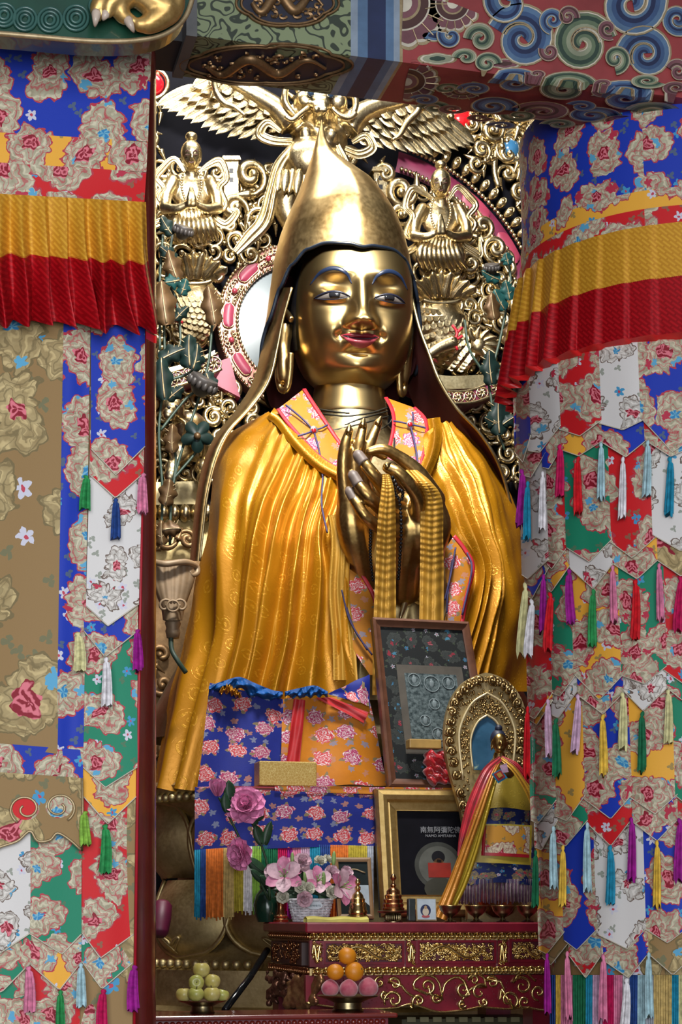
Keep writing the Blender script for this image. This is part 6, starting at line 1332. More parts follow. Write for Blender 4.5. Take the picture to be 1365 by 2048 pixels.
back(th, Q, .02, BLACK); WOODF = plain('brown_frame_wood', (.11, .045, .025), .35, 0, .3, 20)
qframe(th, Q, 0, 1, 0, 1, .075, .05, [(0, 0), (0, .022), (.3, .028), (.6, .018), (1, .012), (1, 0)], WOODF)
DARKB = brocade('charcoal_lotus_brocade', (.012, .015, .016), k=11, leaf=(.055, .065, .062), leaf2=(.022, .03, .03), edge=(.08, .09, .08), R=.33, rose=.08, seed=8, dim=.45)
qrect(th, Q, .07, .93, .045, .955, .004, DARKB, 'brocade_mount'); qrect(th, Q, .20, .86, .27, .80, .006, plain('taupe_border', (.07, .06, .046), .7), 'mount_border'); 
M = MT('thangka_paint'); uv = M.coord('UV'); nz = M.noise(uv, 60, 5, .7); M.set(col=M.mix(M.ramp(nz, .38, .62), (.018, .03, .033), (.12, .155, .16)), rough=.6, spec=.15); TH_P = M.mat
qrect(th, Q, .27, .79, .32, .755, .008, TH_P, 'painting')
PALEP = plain('pale_line', (.15, .19, .20), .6); 
for cx, cy, r in [(.53, .38, .075), (.36, .36, .06), (.70, .37, .06), (.53, .50, .05), (.42, .60, .05), (.65, .60, .05), (.53, .68, .06)]:
    mb = MB(); mb.tube([Q(cx+r*cos(a), cy+r*.62*sin(a), .0095) for a in [2*pi*i/20 for i in range(20)]], .0022, 5, closed=True); mb.sph(Q(cx, cy, .009), (.012, .002, .016), 8, 6); mb.sph(Q(cx, cy-.022, .009), (.006, .002, .006), 8, 6); obj('painted_figure', mb, PALEP, th, 180)
qrect(th, Q, .07, .93, .045, .955, .011, GLASS, 'glass')
# red cloth bundle and small box before it
rbn = MB(); r = random.Random(5)
for i in range(26): rbn.sph(P(880+r.uniform(-24, 26), 1532+r.uniform(-28, 30), 7.13), (D(r.uniform(8, 15), 7.2), .035, D(r.uniform(7, 14), 7.2)), 10, 8)
rb2 = blob(rbn, .009, 1); rb2.v = [(x+.004*sin(z*180+x*90), y+.008*sin(x*120+z*160), z+.004*sin(x*150)) for x, y, z in rb2.v]
tag(obj('cloth_bundle', rb2, plain('red_satin', (.38, .004, .012), .3, 0, .5, 18, sheen=.4), None, 180), 'crumpled shiny red satin bundle on the ledge before the dark scroll painting', 'cloth')
obox('small_box', 'flat yellow wooden box resting on the red satin bundle', 'box', 820, 884, 1479, 1496, 7.10, .06, plain('yellow_wood', (.36, .22, .06), .4))
# gold framed picture on the altar
gf = thing('gold_framed_picture', 'black picture with white lettering in a wide gold frame on the altar', 'picture', P(870, 1835, 7.02))
Q = Quad((748, 1579, 7.08), (988, 1582, 7.08), (762, 1834, 7.03), (1002, 1834, 7.03)); back(gf, Q, .02, BLACK)
qframe(gf, Q, 0, 1, 0, 1, .17, .17, [(0, 0), (0, .02), (.1, .036), (.3, .044), (.5, .036), (.6, .02), (.66, .022), (.95, .014), (1, .018), (1, .002)], gold('frame_gold', (.55, .40, .16), (.38, .25, .08), .4, 40, metal=.8))
qrect(gf, Q, .16, .84, .16, .84, .003, plain('black_print', (.005, .005, .008), .7, spec=.1), 'print'); 
def qtext(root, Q, txt, cs, ct, size, m, name):
    mb = text_mb(txt, size, .0004); ex = (Q(1, 0)-Q(0, 0)).normalized(); ez = (Q(0, 0)-Q(0, 1)).normalized(); o = Q(cs, ct, .006); mb.v = [tuple(o+ex*p[0]+ez*p[2]+Q.n*(-p[1])) for p in mb.v]; return obj(name, mb, m, root, 0)
SILV = plain('silver_print', (.30, .31, .33), .5)
qtext(gf, Q, '南無阿彌陀佛', .53, .335, .030, SILV, 'lettering'); qtext(gf, Q, 'NAMO AMITABHA', .53, .372, .0165, SILV, 'lettering')
for r0, m in ((.20, plain('halo_print', (.06, .063, .055), .6, spec=.1)), (.165, plain('halo_print_b', (.11, .115, .10), .6, spec=.1))):
    mb = MB(); mb.slab([Q(.50+r0*cos(a), .60+r0*.95*sin(a), .0042+(.2-r0)*.02) for a in [2*pi*i/32 for i in range(32)]], Q.n*-.001); obj('printed_halo', mb, m, gf, 0)
for (cx, cy, a_, b_, m) in [(.50, .53, .055, .05, BLACK), (.50, .60, .05, .06, plain('skin_print', (.16, .08, .03), .5)), (.50, .78, .13, .09, plain('robe_print', (.045, .045, .03), .5))]:
    mb = MB(); mb.slab([Q(cx+a_*cos(a), cy+b_*sin(a), .0058) for a in [2*pi*i/24 for i in range(24)]], Q.n*-.0008); obj('printed_figure', mb, m, gf, 0)
mb = MB(); mb.slab([Q(.41, .575, .0066), (Q(.60, .575, .0066)), Q(.60, .69, .0066), Q(.41, .69, .0066)], Q.n*-.001); obj('red_sticker', mb, plain('red_card', (.30, .02, .01), .5), gf, 0)
qrect(gf, Q, .165, .835, .165, .835, .009, GLASS, 'glass')
# ------------------------------------------------------------------ carved red altar table
AV, AVB = 6.35, 7.12
def az(y): return P(700, y, AV).z
AX0 = P(612, 1850, AV).x; AX1 = P(1150, 1850, AV).x
alt = thing('altar_table', 'maroon lacquered altar table with gilt beaded mouldings and carved dragon panels', 'table', ((AX0+AX1)/2, 6.7, 0))
ATOP = az(1845)
mb = MB(); mb.box((AX0, AV, az(1866)), (AX1, AVB, ATOP)); o = obj('table_top', mb, MAROON, alt, 0); o.modifiers.new('b', 'BEVEL').width = .006
mb = MB(); mb.box((AX0+.03, AV+.03, az(1882)), (AX1-.03, AVB-.03, az(1866))); obj('cornice', mb, G_BRONZE, alt, 0)
mb = MB(); mb.box((AX0+.045, AV+.04, az(1937)), (AX1-.045, AVB-.03, az(1882))); obj('frieze', mb, MAROON, alt, 0)
mb = MB(); mb.box((AX0+.02, AV+.02, az(1951)), (AX1-.02, AVB-.03, az(1937))); obj('waist_moulding', mb, G_BRONZE, alt, 0)
q = MB(); q.sph((0, 0, 0), (.0135, .013, .0115), 12, 8); q.sph((0, -.011, 0), (.006, .006, .006), 8, 6)
q.tube([(-.0165, -.002, .010), (-.0165, -.008, 0), (-.0165, -.002, -.012)], .0045, 6); q.tube([(-.014, -.004, .011), (0, -.010, .0145), (.014, -.004, .011)], .004, 6)
bead = obj('moulding_bead', q, G_BRIGHT, None, 180, origin=(0, 0, 0)); C.objects.unlink(bead)
for zz, vv, x0_ in ((az(1873.5), AV+.026, AX0+.02), (az(1944), AV+.016, AX0+.03)):
    n = int((AX1-x0_)/.034)
    for i in range(n): inst(bead, (x0_+.034*(i+.5), vv, zz), alt, None, 1, None, 'moulding_bead')
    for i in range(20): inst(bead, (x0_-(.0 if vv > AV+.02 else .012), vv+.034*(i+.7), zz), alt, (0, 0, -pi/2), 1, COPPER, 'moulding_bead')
def relief(name, x0, x1, y0, y1, v, m, n, parent, seed, side=False):
    r = random.Random(seed); mb = MB()
    def pt(x, y, d): return P(x, y, v-d) 
    for i in range(n):
        x = r.uniform(x0, x1); y = r.uniform(y0, y1); R_ = r.uniform(2.5, 5.5); a = r.uniform(0, 6.28); h = r.choice((-1, 1)); k = D(1, v)
        mb.tube([pt(x+R_*(1-.8*t)*cos(a+5*h*t), y+R_*(1-.8*t)*sin(a+5*h*t), .006+.006*t) for t in [j/7 for j in range(8)]], [k*1.7*(1-.3*t) for t in [j/7 for j in range(8)]], 5)
    c = catmull([(lerp(x0, x1, t), lerp(y0, y1, .5+.38*sin(t*9+seed))) for t in [j/8 for j in range(9)]], 40)
    mb.tube([pt(p.x, p.y, .012) for p in c], [D(1.2+2.6*sin(pi*min(1, .1+j/44)), v) for j in range(41)], 7); mb.sph(pt(lerp(x0, x1, .88), (y0+y1)/2-2, .012), D(4.5, v))
    return obj(name, mb, m, parent, 180, kind='stuff')
def panel(xa, xb, ya, yb_, v, n, seed):
    w_ = MB(); 
    for (x0, x1, y0, y1) in [(xa-8, xb+8, ya-8, ya-3), (xa-8, xb+8, yb_+3, yb_+8), (xa-8, xa-3, ya-3, yb_+3), (xb+3, xb+8, ya-3, yb_+3)]: w_.pslab([(x0, y0), (x1, y0), (x1, y1), (x0, y1)], v-.012, .03)
    p = obj('panel_frame', w_, MAROON, alt, 0); m2 = MB(); m2.pslab([(xa-3, ya-3), (xb+3, ya-3), (xb+3, yb_+3), (xa-3, yb_+3)], v-.002, .01); obj('panel_ground', m2, plain('panel_red', (.09, .006, .015), .5), p, 0)
    relief('gilt_dragon_relief', xa, xb, ya, yb_, v-.002, G_BRIGHT, n, p, seed)
FV = AV+.04
panel(655, 802, 1890, 1921, FV, 260, 1); panel(843, 986, 1888, 1919, FV, 260, 2); panel(1027, 1110, 1886, 1916, FV, 150, 3)
for xa, xb in ((625, 643), (817, 830), (1001, 1014)):
    m2 = MB(); m2.pslab([(xa-5, 1880), (xb+5, 1880), (xb+5, 1934), (xa-5, 1934)], FV-.01, .02); p = obj('post_panel', m2, MAROON, alt, 0); relief('gilt_scrolls', xa, xb, 1884, 1929, FV-.008, G_BRIGHT, 22, p, xa)
# apron with gilt scroll lines
low = [(612, 2005), (650, 2012), (700, 2018), (745, 2018), (790, 2016), (822, 2008), (845, 2014), (880, 2024), (930, 2020), (960, 2014), (985, 2016), (1020, 2018), (1050, 2014), (1085, 2020), (1150, 2020)]
mb = MB(); c = catmull(low, 60); mb.slab([P(612, 1950, AV+.03), P(1150, 1950, AV+.03)]+[P(p.x, p.y, AV+.03) for p in reversed(c)], (0, .03, 0)); apr = obj('apron', mb, MAROON, alt, 0)
mb = MB(); mb.tube([P(p.x, p.y, AV+.026) for p in c], .0045, 7); obj('gilt_edge', mb, G_BRIGHT, apr, 180)
for (x, y, R_, a0, tu, h, tail) in [(788, 2000, 20, 150, 1.3, 1, None), (790, 1968, 14, 200, 1.1, 1, [(838, 1998), (815, 1985), (802, 1968)]), (855, 1972, 16, 90, 1.2, -1, [(886, 2000), (876, 1960), (850, 1950), (828, 1965), (832, 1985)]), (838, 2002, 12, 180, 1.2, 1, [(820, 2012), (826, 2016)]), (873, 1995, 11, 0, 1.2, 1, [(858, 1975), (862, 1990)]),
    (928, 1978, 16, 40, 1.2, 1, [(885, 1990), (892, 1966), (915, 1954), (934, 1966)]), (948, 1960, 12, 180, 1.1, 1, [(972, 1975), (968, 1955), (950, 1945)]), (960, 1985, 18, 320, 1.0, -1, [(925, 2000), (940, 1980), (955, 1972)]), (985, 1965, 14, 200, 1.2, 1, [(1010, 1980), (1000, 1960)]), (1018, 2000, 20, 60, 1.2, -1, [(1000, 2000), (1004, 1975)]), (1045, 1972, 20, 200, 1.3, 1, [(1072, 1962), (1050, 1945), (1030, 1955)]), (1050, 2004, 14, 40, 1.2, 1, None), (968, 2004, 10, 200, 1.2, -1, None), (760, 1965, 12, 300, 1.2, -1, None), (1078, 1985, 16, 90, 1.2, 1, None), (770, 1990, 10, 30, 1.2, 1, None), (925, 2008, 9, 20, 1.2, 1, None), (700, 1975, 18, 60, 1.2, 1, None), (660, 1972, 16, 160, 1.2, -1, None)]:
    pth = spiral_path(x, y, R_, a0, tu, h, 1, 24, .15, tail); mb = MB(); L = len(pth); mb.tube([P(a, b_, AV+.024) for a, b_ in pth], [D(1.5+2.0*sin(pi*min(1, .1+i/L)), AV) for i in range(L)], 7); mb.sph(P(*pth[-1], AV+.022), D(2.6, AV), 8, 6); obj('gilt_scroll', mb, G_BRIGHT, apr, 180)
r = random.Random(9); mb = MB()
for i in range(260):
    x = r.uniform(650, 1100); y = r.uniform(1956, 2006); mb.sph(P(x, y, AV+.029), D(r.uniform(1, 2), AV), 6, 4)
obj('carved_dots', mb, MAROON, apr, 180, kind='stuff')
# carved corner leg with mask, side apron, plain legs
r = random.Random(3); mb = MB()
for i in range(150):
    t = r.random(); s_ = r.random(); mb.sph(P(lerp(640, 575, s_)+lerp(6, -8, t), lerp(1952, 2016, t), lerp(AV+.0, AV+.16, s_)), D(r.uniform(4, 8), AV), 8, 6)
obj('carved_corner_leg', blob(mb, .006, 1), gold('leg_gilt', (.42, .26, .10), (.16, .05, .03), .35, 25, metal=.7), alt, 180)
mb = MB()
for i in range(110):
    t = r.random(); s_ = r.random(); mb.sph((AX0+.0+r.uniform(-.012, .012), lerp(AV+.12, AVB-.1, s_), lerp(az(1952), az(2012+10*sin(s_*9)), t)), D(r.uniform(5, 9), AV), 8, 6)
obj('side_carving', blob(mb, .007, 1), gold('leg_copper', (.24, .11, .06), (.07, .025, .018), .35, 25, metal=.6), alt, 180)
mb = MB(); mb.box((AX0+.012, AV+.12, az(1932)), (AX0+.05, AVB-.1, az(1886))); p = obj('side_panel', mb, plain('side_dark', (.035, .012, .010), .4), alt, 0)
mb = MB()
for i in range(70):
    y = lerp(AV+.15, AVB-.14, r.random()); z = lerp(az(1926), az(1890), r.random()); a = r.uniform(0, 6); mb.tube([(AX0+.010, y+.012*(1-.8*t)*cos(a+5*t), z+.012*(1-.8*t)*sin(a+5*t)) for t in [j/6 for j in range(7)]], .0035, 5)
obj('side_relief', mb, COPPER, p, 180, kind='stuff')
for x in (AX0+.03, AX1-.15):
    for y in (AV+.06, AVB-.16): mb = MB(); mb.box((x, y, 0), (x+.11, y+.11, az(1951))); obj('leg', mb, MAROON, alt, 0)
# lower stand glimpsed beneath the apron
mb = MB(); mb.box((P(800, 2030, 6.75).x, 6.72, 0), (AX1, 7.0, P(800, 2038, 6.75).z)); st_ = obj('lower_shelf', mb, plain('olive_stand', (.05, .045, .015), .5), alt, 0)
for i in range(12):
    mb = MB(); mb.pslab([(815+i*26, 2034), (832+i*26, 2034), (832+i*26, 2044), (815+i*26, 2044)], 6.71, .01); obj('shelf_block', mb, plain('yellow_block', (.22, .20, .10), .5), st_, 0)
# ------------------------------------------------------------------ things on the altar
def on_alt(x, v): p = P(x, 1845, v); return V3((p.x, v, ATOP))
prof = [(.0, 0), (.026, 0), (.028, .004), (.014, .010), (.010, .018), (.013, .024), (.028, .034), (.042, .050), (.0465, .064), (.049, .069), (.046, .069), (.040, .056), (.020, .042), (0, .040)]
for i, (x, lab) in enumerate([(901, 'dark brass offering bowl against the orange scarf end on the altar'), (953, 'second dark brass offering bowl from the orange scarf end'), (1006, 'third dark brass offering bowl from the orange scarf end'), (1056, 'dark brass offering bowl nearest the pillar banner on the altar')]):
    mb = MB(); mb.lathe(prof, (0, 0, 0), 28); mb.v = [tuple(V3(p)*.92+on_alt(x, 6.43)) for p in mb.v]; o = tag(obj('offering_bowl', mb, DBRASS, None, 40), lab, 'bowl', 'row of offering bowls on the altar')
    m2 = MB(); p = on_alt(x, 6.43); m2.tube([p+V3((.0445*cos(a), .0445*sin(a), .064)) for a in [2*pi*k/28 for k in range(28)]], .0018, 6, closed=True); obj('rim', m2, BRASS, o, 180)
def lathe_thing(name, label, cat, x, v, segs, mats, n=28, k=1.0, grp=None, base=None):
    root = thing(name, label, cat, on_alt(x, v) if base is None else base, grp); p = V3(root.location)
    for (nm, pr), m in zip(segs, mats): mb = MB(); mb.lathe([(r_*k, z*k) for r_, z in pr], p, n); obj(nm, mb, m, root, 50)
    return root
stp = [('base', [(0, 0), (.046, 0), (.048, .008), (.040, .012), (.044, .018), (.044, .026), (.036, .032)]), ('dome', [(.036, .032), (.040, .046), (.036, .052), (.036, .062), (.033, .066), (.034, .078), (.029, .082), (.030, .096), (.025, .100), (.022, .112), (.012, .124), (.008, .128)]), ('finial', [(.008, .128), (.012, .134), (.012, .146), (.006, .150), (.010, .158), (.012, .166), (.008, .176), (0, .180)])]
lathe_thing('tiered_stupa', 'polished brass tiered stupa beside the lily basket', 'ornament', 716, 6.60, stp, [BRASS, BRASS, BRASS], 28, .95)
st2 = [('stand', [(0, 0), (.040, 0), (.040, .004), (.026, .012), (.022, .024), (.034, .036), (.062, .040), (.066, .046), (.060, .048)]), ('dome', [(.045, .048), (.047, .058), (.041, .062), (.044, .074), (.038, .080), (.041, .092), (.034, .098), (.036, .110), (.028, .116), (.028, .128), (.016, .140), (.009, .146)]), ('finial', [(.009, .146), (.013, .152), (.006, .160), (.006, .170), (.014, .182), (.008, .194), (0, .202)])]
o = lathe_thing('tiered_stupa', 'coppery tiered stupa on a wide dish before the gold picture frame', 'ornament', 787, 6.55, st2, [DBRASS, COPPER, COPPER], 28, .95)
for i in range(22):
    a = 2*pi*i/22; mb = MB(); mb.sph(V3(o.location)+V3((.030*cos(a), .030*sin(a), .018)), (.004, .004, .014), 6, 6); obj('lotus_petal', mb, DBRASS, o, 180)
cup = [('foot', [(0, 0), (.030, 0), (.032, .010), (.026, .016), (.030, .024), (.024, .030)]), ('stem', [(.020, .030), (.015, .045), (.013, .065), (.017, .080)]), ('cup', [(.017, .080), (.022, .095), (.024, .115), (.021, .118), (.018, .100), (0, .096)])]
lathe_thing('copper_goblet', 'small copper goblet standing beside the white flower basket', 'goblet', 562, 6.98, cup, [COPPER]*3)
mb = MB(); f = lambda s, t: V3((lerp(P(611, 0, 6.40).x, P(734, 0, 6.40).x, s), 6.37+.06*t, ATOP+.004+.018*sin(pi*min(1, .15+.7*t))+.002*sin(s*13)))
mb.grid(f, 30, 8); mb.grid(lambda s, t: V3((f(s, t).x, f(s, t).y, ATOP+.001)), 30, 8)
for t_ in (0, 1): mb.grid(lambda s, t: f(s, t_)*(1-t)+V3((f(s, t_).x, f(s, t_).y, ATOP+.001))*t, 30, 1)
tag(obj('folded_cloth', mb, plain('yellow_paper', (.50, .44, .08), .5), None, 60), 'folded pale yellow cloth lying along the altar edge', 'cloth')
sp = thing('small_framed_picture', 'small framed picture behind the pink lilies on the altar', 'picture', on_alt(715, 6.95)); Q = Quad((668, 1716, 6.93), (741, 1716, 6.93), (676, 1838, 6.86), (748, 1838, 6.86))
back(sp, Q, .012, BLACK); qframe(sp, Q, 0, 1, 0, 1, .1, .07, [(0, 0), (0, .008), (.5, .012), (1, .008), (1, 0)], plain('light_wood', (.22, .13, .06), .4)); qrect(sp, Q, .08, .92, .05, .95, .002, plain('dark_photo', (.012, .018, .018), .6, spec=.1), 'print')
mb = MB(); mb.tube([Q(t, .22+.03*sin(t*9), .004) for t in [.2+.07*i for i in range(10)]], .003, 6); obj('gold_lettering', mb, LINEGOLD, sp, 180)
mb = MB(); mb.slab([Q(.3, .45, .0035), Q(.92, .45, .0035), Q(.92, .8, .0035)], Q.n*-.001); obj('pale_shape', mb, plain('pale_sky', (.35, .42, .46), .4), sp, 0)
cd = thing('picture_card', 'tiny pale blue card with a seated figure standing on the altar', 'card', on_alt(852, 6.47)); Q = Quad((833, 1796, 6.49), (873, 1797, 6.49), (834, 1841, 6.46), (874, 1841, 6.46))
back(cd, Q, .006, LINEGOLD); qrect(cd, Q, .04, .96, .04, .96, .001, plain('pale_blue_card', (.34, .40, .45), .5), 'print')
for (cx, cy, a_, b_, m) in [(.45, .55, .26, .26, NAVY), (.45, .62, .16, .18, plain('card_cream', (.42, .36, .28), .5)), (.45, .42, .07, .08, plain('card_skin', (.30, .20, .10), .5)), (.45, .82, .2, .07, plain('card_red', (.30, .05, .06), .5))]:
    mb = MB(); mb.slab([Q(cx+a_*cos(a), cy+b_*sin(a), .002+.0006*(1-a_)) for a in [2*pi*i/20 for i in range(20)]], Q.n*-.0006); obj('printed_figure', mb, m, cd, 0)
obox('glass_case', 'narrow dark glass case beside the tiny blue card', 'box', 818, 832, 1797, 1842, 6.47, .03, plain('smoked_glass', (.04, .05, .05), .1))
# ------------------------------------------------------------------ small robed statuette with aureole
sb = thing('robed_statuette', 'small robed gilt figure in a red and yellow scarf before a carved gold aureole', 'statuette', on_alt(985, 6.85))
AUV = 6.93; ANTQ = gold('antique_gilt', (.58, .42, .18), (.22, .13, .05), .32, 40)
half = [(972, 1345), (948, 1353), (925, 1368), (905, 1396), (893, 1436), (890, 1480), (897, 1530), (912, 1585), (926, 1640), (934, 1720), (936, 1838)]
hc = catmull(half, 40); out = [(p.x, p.y) for p in hc]; rgt = [(1944-p.x+4, p.y) for p in hc]
mb = MB(); mb.pslab(out+[p for p in reversed(rgt)][:-1], AUV, .03); obj('aureole', mb, G_BRONZE, sb, 0)
def archp(hw, apex, yb_, k=1): 
    L = [(975-hw*.86, yb_), (975-hw, (apex+yb_)/2+12), (975-hw*.93, lerp(apex, yb_, .36)), (975-hw*.55, lerp(apex, yb_, .12)), (975, apex)]; c = catmull(L, 20); return [(p.x, p.y) for p in c]+[(1950-p.x, p.y) for p in reversed(c)][1:]
mb = MB(); mb.tube([P(x, y, AUV-.012) for x, y in archp(56, 1386, 1560)], .005, 8); obj('gilt_arch', mb, plain('pale_gilt', (.75, .62, .35), .35, .4), sb, 180)
mb = MB(); mb.tube([P(x, y, AUV-.012) for x, y in archp(33, 1430, 1540)], .0045, 8); obj('gilt_arch', mb, plain('pale_gilt_b', (.75, .62, .35), .35, .4), sb, 180)
mb = MB(); mb.slab([P(x, y, AUV-.006) for x, y in archp(31, 1433, 1540)], (0, .004, 0)); obj('blue_glass', mb, plain('blue_mirror', (.05, .15, .26), .12, .3), sb, 0)
for i in range(2, 38):
    for sd in (0, 1):
        x, y = (out, rgt)[sd][i]; cx, cy = 972, 1500; d = math.hypot(cx-x, cy-y) if y < 1560 else 70; x2 = x+(cx-x)*12/d; y2 = y+((cy-y)*12/d if y < 1560 else 0)
        if i % 2 == 0: mb = MB(); scroll_mb(mb, x2, y2, 10, i*40, 1.2, (-1) ** i, AUV-.01, .3, 14); mb.v = [(p[0], AUV-.01+(p[1]-(AUV-.01))*.9, p[2]) for p in mb.v]; obj('aureole_scroll', mb, ANTQ, sb, 180)
r = random.Random(17); mb = MB()
for i in range(520):
    t = r.random(); s_ = r.uniform(.62, .97); o1_ = archp(56, 1386, 1600); a = o1_[int(t*(len(o1_)-1))]; x = 975+(a[0]-975)*s_; y = lerp(1500, a[1], s_); x += r.uniform(-3, 3); y += r.uniform(-3, 3)
    if abs(x-975) < 36 and y > 1440: continue
    mb.sph(P(x, y, AUV-.004), D(r.uniform(1.5, 3.4), AUV), 6, 5)
for i in range(420):
    t = r.random(); j = int(t*40); x, y = (out if r.random() < .5 else rgt)[j]; k = r.uniform(.02, .30); x = lerp(x, 975, k*.9); y = lerp(y, 1500, k) if y < 1500 else y
    mb.sph(P(x, y, AUV-.004), D(r.uniform(1.5, 3.2), AUV), 6, 5)
obj('aureole_foliage', mb, ANTQ, sb, 180, kind='stuff')
b = MB()
def ss(x, y, r_, v, k=(1, 1, 1)): b.sph(P(x, y, v), (D(r_*k[0], v), D(r_*k[1], v), D(r_*k[2], v)), 16, 12)
SBV = 6.80
ss(999, 1484, 16, SBV, (1, 1, 1.25)); ss(1000, 1496, 12, SBV-.006, (1, 1, .9)); ss(1003, 1487, 3, SBV-.033, (.8, 1.2, 1.6)); ss(999, 1515, 13, SBV+.01, (1, 1, 1.3)); ss(999, 1545, 32, SBV+.02, (1, .6, .8)); ss(984, 1492, 4, SBV, (.5, 1, 2.6)); ss(1015, 1492, 4, SBV, (.5, 1, 2.6)); ss(999, 1640, 45, SBV+.06, (1, .7, 2)); ss(1000, 1760, 60, SBV+.08, (1, .7, 1.3))
obj('body', blob(b, .0035, 2), gold('small_gilt', (.62, .44, .16), (.40, .25, .07), .3, 30), sb, 180)
HB_ = plain('blue_black_hair', (.01, .015, .04), .5)
mb = MB(); 
mb.grid(lambda s, t: P(999+16.5*sin(pi*t)*cos(s*2*pi), 1478-20*cos(pi*t)*(1 if t < .5 else .1)+(-4 if False else 0), SBV+.004-D(17, SBV)*sin(pi*t)*sin(s*2*pi)*.8) if False else P(999, 1478, SBV)+V3((D(17, SBV)*cos(s*2*pi)*sin(.62*pi*t), D(16, SBV)*sin(s*2*pi)*sin(.62*pi*t)+.010, D(21, SBV)*cos(.62*pi*t))), 20, 10, cu=True)
mb.sph(P(998, 1457, SBV+.005), (D(8, SBV), D(8, SBV), D(8, SBV))); obj('hair', mb, HB_, sb, 180)
WD = catmull([(1512, 12, 0), (1530, 26, 0), (1570, 52, 0), (1612, 66, 0), (1650, 62, 0), (1700, 72, 0), (1760, 82, 0), (1815, 80, 0)], 60)
def wd(y): 
    for p, q_ in zip(WD, WD[1:]):
        if p.x <= y <= q_.x: return lerp(p.y, q_.y, (y-p.x)/(q_.x-p.x+1e-9))
    return WD[-1].y if y > 1600 else WD[0].y
def robe(name, y0, y1, m, lift, x_c=1002, uvk=.002, frill=0, nv=12):
    mb = MB(); mb.grid(lambda s, t: P(x_c-6*(lerp(y0, y1, t)-1500)/300+wd(lerp(y0, y1, t))*sin(lerp(-1.5, 1.5, s)), lerp(y0, y1, t)+3*sin(s*9)*t, SBV+.07-(D(wd(lerp(y0, y1, t)), SBV)*.85+lift+.004*sin(s*26+t)+frill*sin(s*90)*t)*cos(lerp(-1.5, 1.5, s))), 60, nv, uvf=lambda s, t: (s*.3, -lerp(y0, y1, t)*uvk)); return obj(name, mb, m, sb, 180)
robe('mustard_cape', 1514, 1618, satin('mustard_damask', (.34, .25, .03), (.24, .17, .015), .5, .1, 22), .012)
BLB = brocade('navy_gold_brocade', (.008, .018, .10), k=16, leaf=(.28, .22, .08), leaf2=(.02, .04, .15), edge=(.20, .16, .06), R=.30, rose=.08, seed=6)
robe('blue_sash', 1612, 1652, BLB, .004); robe('blue_skirt', 1645, 1768, BLB, .006)
mb = MB(); n = 90
for i in range(n):
    a = lerp(-1.45, 1.45, i/n); x = 996+wd(1768)*sin(a); v = SBV+.07-(D(wd(1768), SBV)*.85+.004)*cos(a); ph = rnd.uniform(0, 6); mb.tube([P(x+rnd.uniform(-1, 1)*t, lerp(1758, 1806+rnd.uniform(-4, 4), t), v+.003*sin(ph+t*3)) for t in (0, .5, 1)], .0022, 4, i % 3)
obj('skirt_fringe', mb, [thread('plum', (.16, .09, .14)), thread('ash', (.30, .26, .26)), thread('dusk', (.10, .06, .10))], sb, 180, kind='stuff')
f = q4((955, 1647, 6.645), (1070, 1650, 6.645), (950, 1724, 6.635), (1068, 1730, 6.635)); w_ = .24
pm = thing('t', 't', 't') if False else None
mb = MB(); mb.grid(lambda s, t: f(s, t)+V3((0, -.006*sin(pi*s)+.03*(2*s-1)**2, 0)), 16, 8); pp = obj('apron_patch', mb, plain('gold_silk_border', (.42, .32, .03), .5), sb, 180)
mb = MB(); mb.grid(lambda s, t: f(lerp(.12, .95, s), lerp(.04, .82, t))+V3((0, -.006*sin(pi*s)+.03*(2*lerp(.12, .95, s)-1)**2-.003, 0)), 16, 8, uvf=lambda s, t: (s*.22, -t*.13)); obj('patch_centre', mb, brocade('cream_lotus_brocade', (.50, .24, .03), k=9, leaf=(.52, .45, .33), leaf2=(.42, .36, .25), edge=(.22, .03, .05), R=.48, rose=.14, seed=9), pp, 180)
for a_, b_ in (((.12, .74), (.95, .82)), ((.12, .04), (.17, .82))):
    mb = MB(); mb.grid(lambda s, t: f(lerp(a_[0], b_[0], s), lerp(a_[1], b_[1], t))+V3((0, -.006*sin(pi*s)+.03*(2*lerp(a_[0], b_[0], s)-1)**2-.0055, 0)), 12, 2); obj('red_stripe', mb, REDTRIM, pp, 180)
for (pts, wid, m, nm) in [([(1003, 1516, 6.70), (975, 1545, 6.655), (948, 1610, 6.615), (930, 1670, 6.60), (918, 1712, 6.60)], [6, 11, 14, 11, 3], plain('crimson_satin', (.42, .006, .02), .35, 0, .4, 20, sheen=.4), 'red_scarf'),
    ([(1002, 1518, 6.70), (985, 1550, 6.65), (960, 1620, 6.605), (935, 1690, 6.59), (908, 1765, 6.56), (880, 1836, 6.50)], [3, 6, 9, 9, 11, 14], satin('amber_satin', (.58, .30, .06), (.45, .18, .02), .4, .2, 20), 'amber_scarf'),
    ([(1000, 1520, 6.705), (990, 1560, 6.66), (972, 1620, 6.62), (950, 1700, 6.60), (925, 1770, 6.58), (905, 1812, 6.55)], [3, 5, 8, 8, 9, 8], satin('olive_yellow_satin', (.52, .38, .03), (.38, .26, .015), .4, .2, 20), 'yellow_scarf'),
    ([(1003, 1516, 6.70), (1030, 1538, 6.665), (1055, 1575, 6.66), (1074, 1618, 6.67)], [4, 7, 8, 8], satin('yellow_satin_b', (.66, .40, .05), (.5, .26, .02), .4, .2, 20), 'yellow_scarf'), ([(1004, 1513, 6.70), (1034, 1530, 6.66), (1056, 1560, 6.655), (1066, 1580, 6.66)], [2, 4, 4, 3], REDTRIM, 'red_scarf')]:
    ribbonw(sb, pts, wid, 6.6, m, nm, .25)
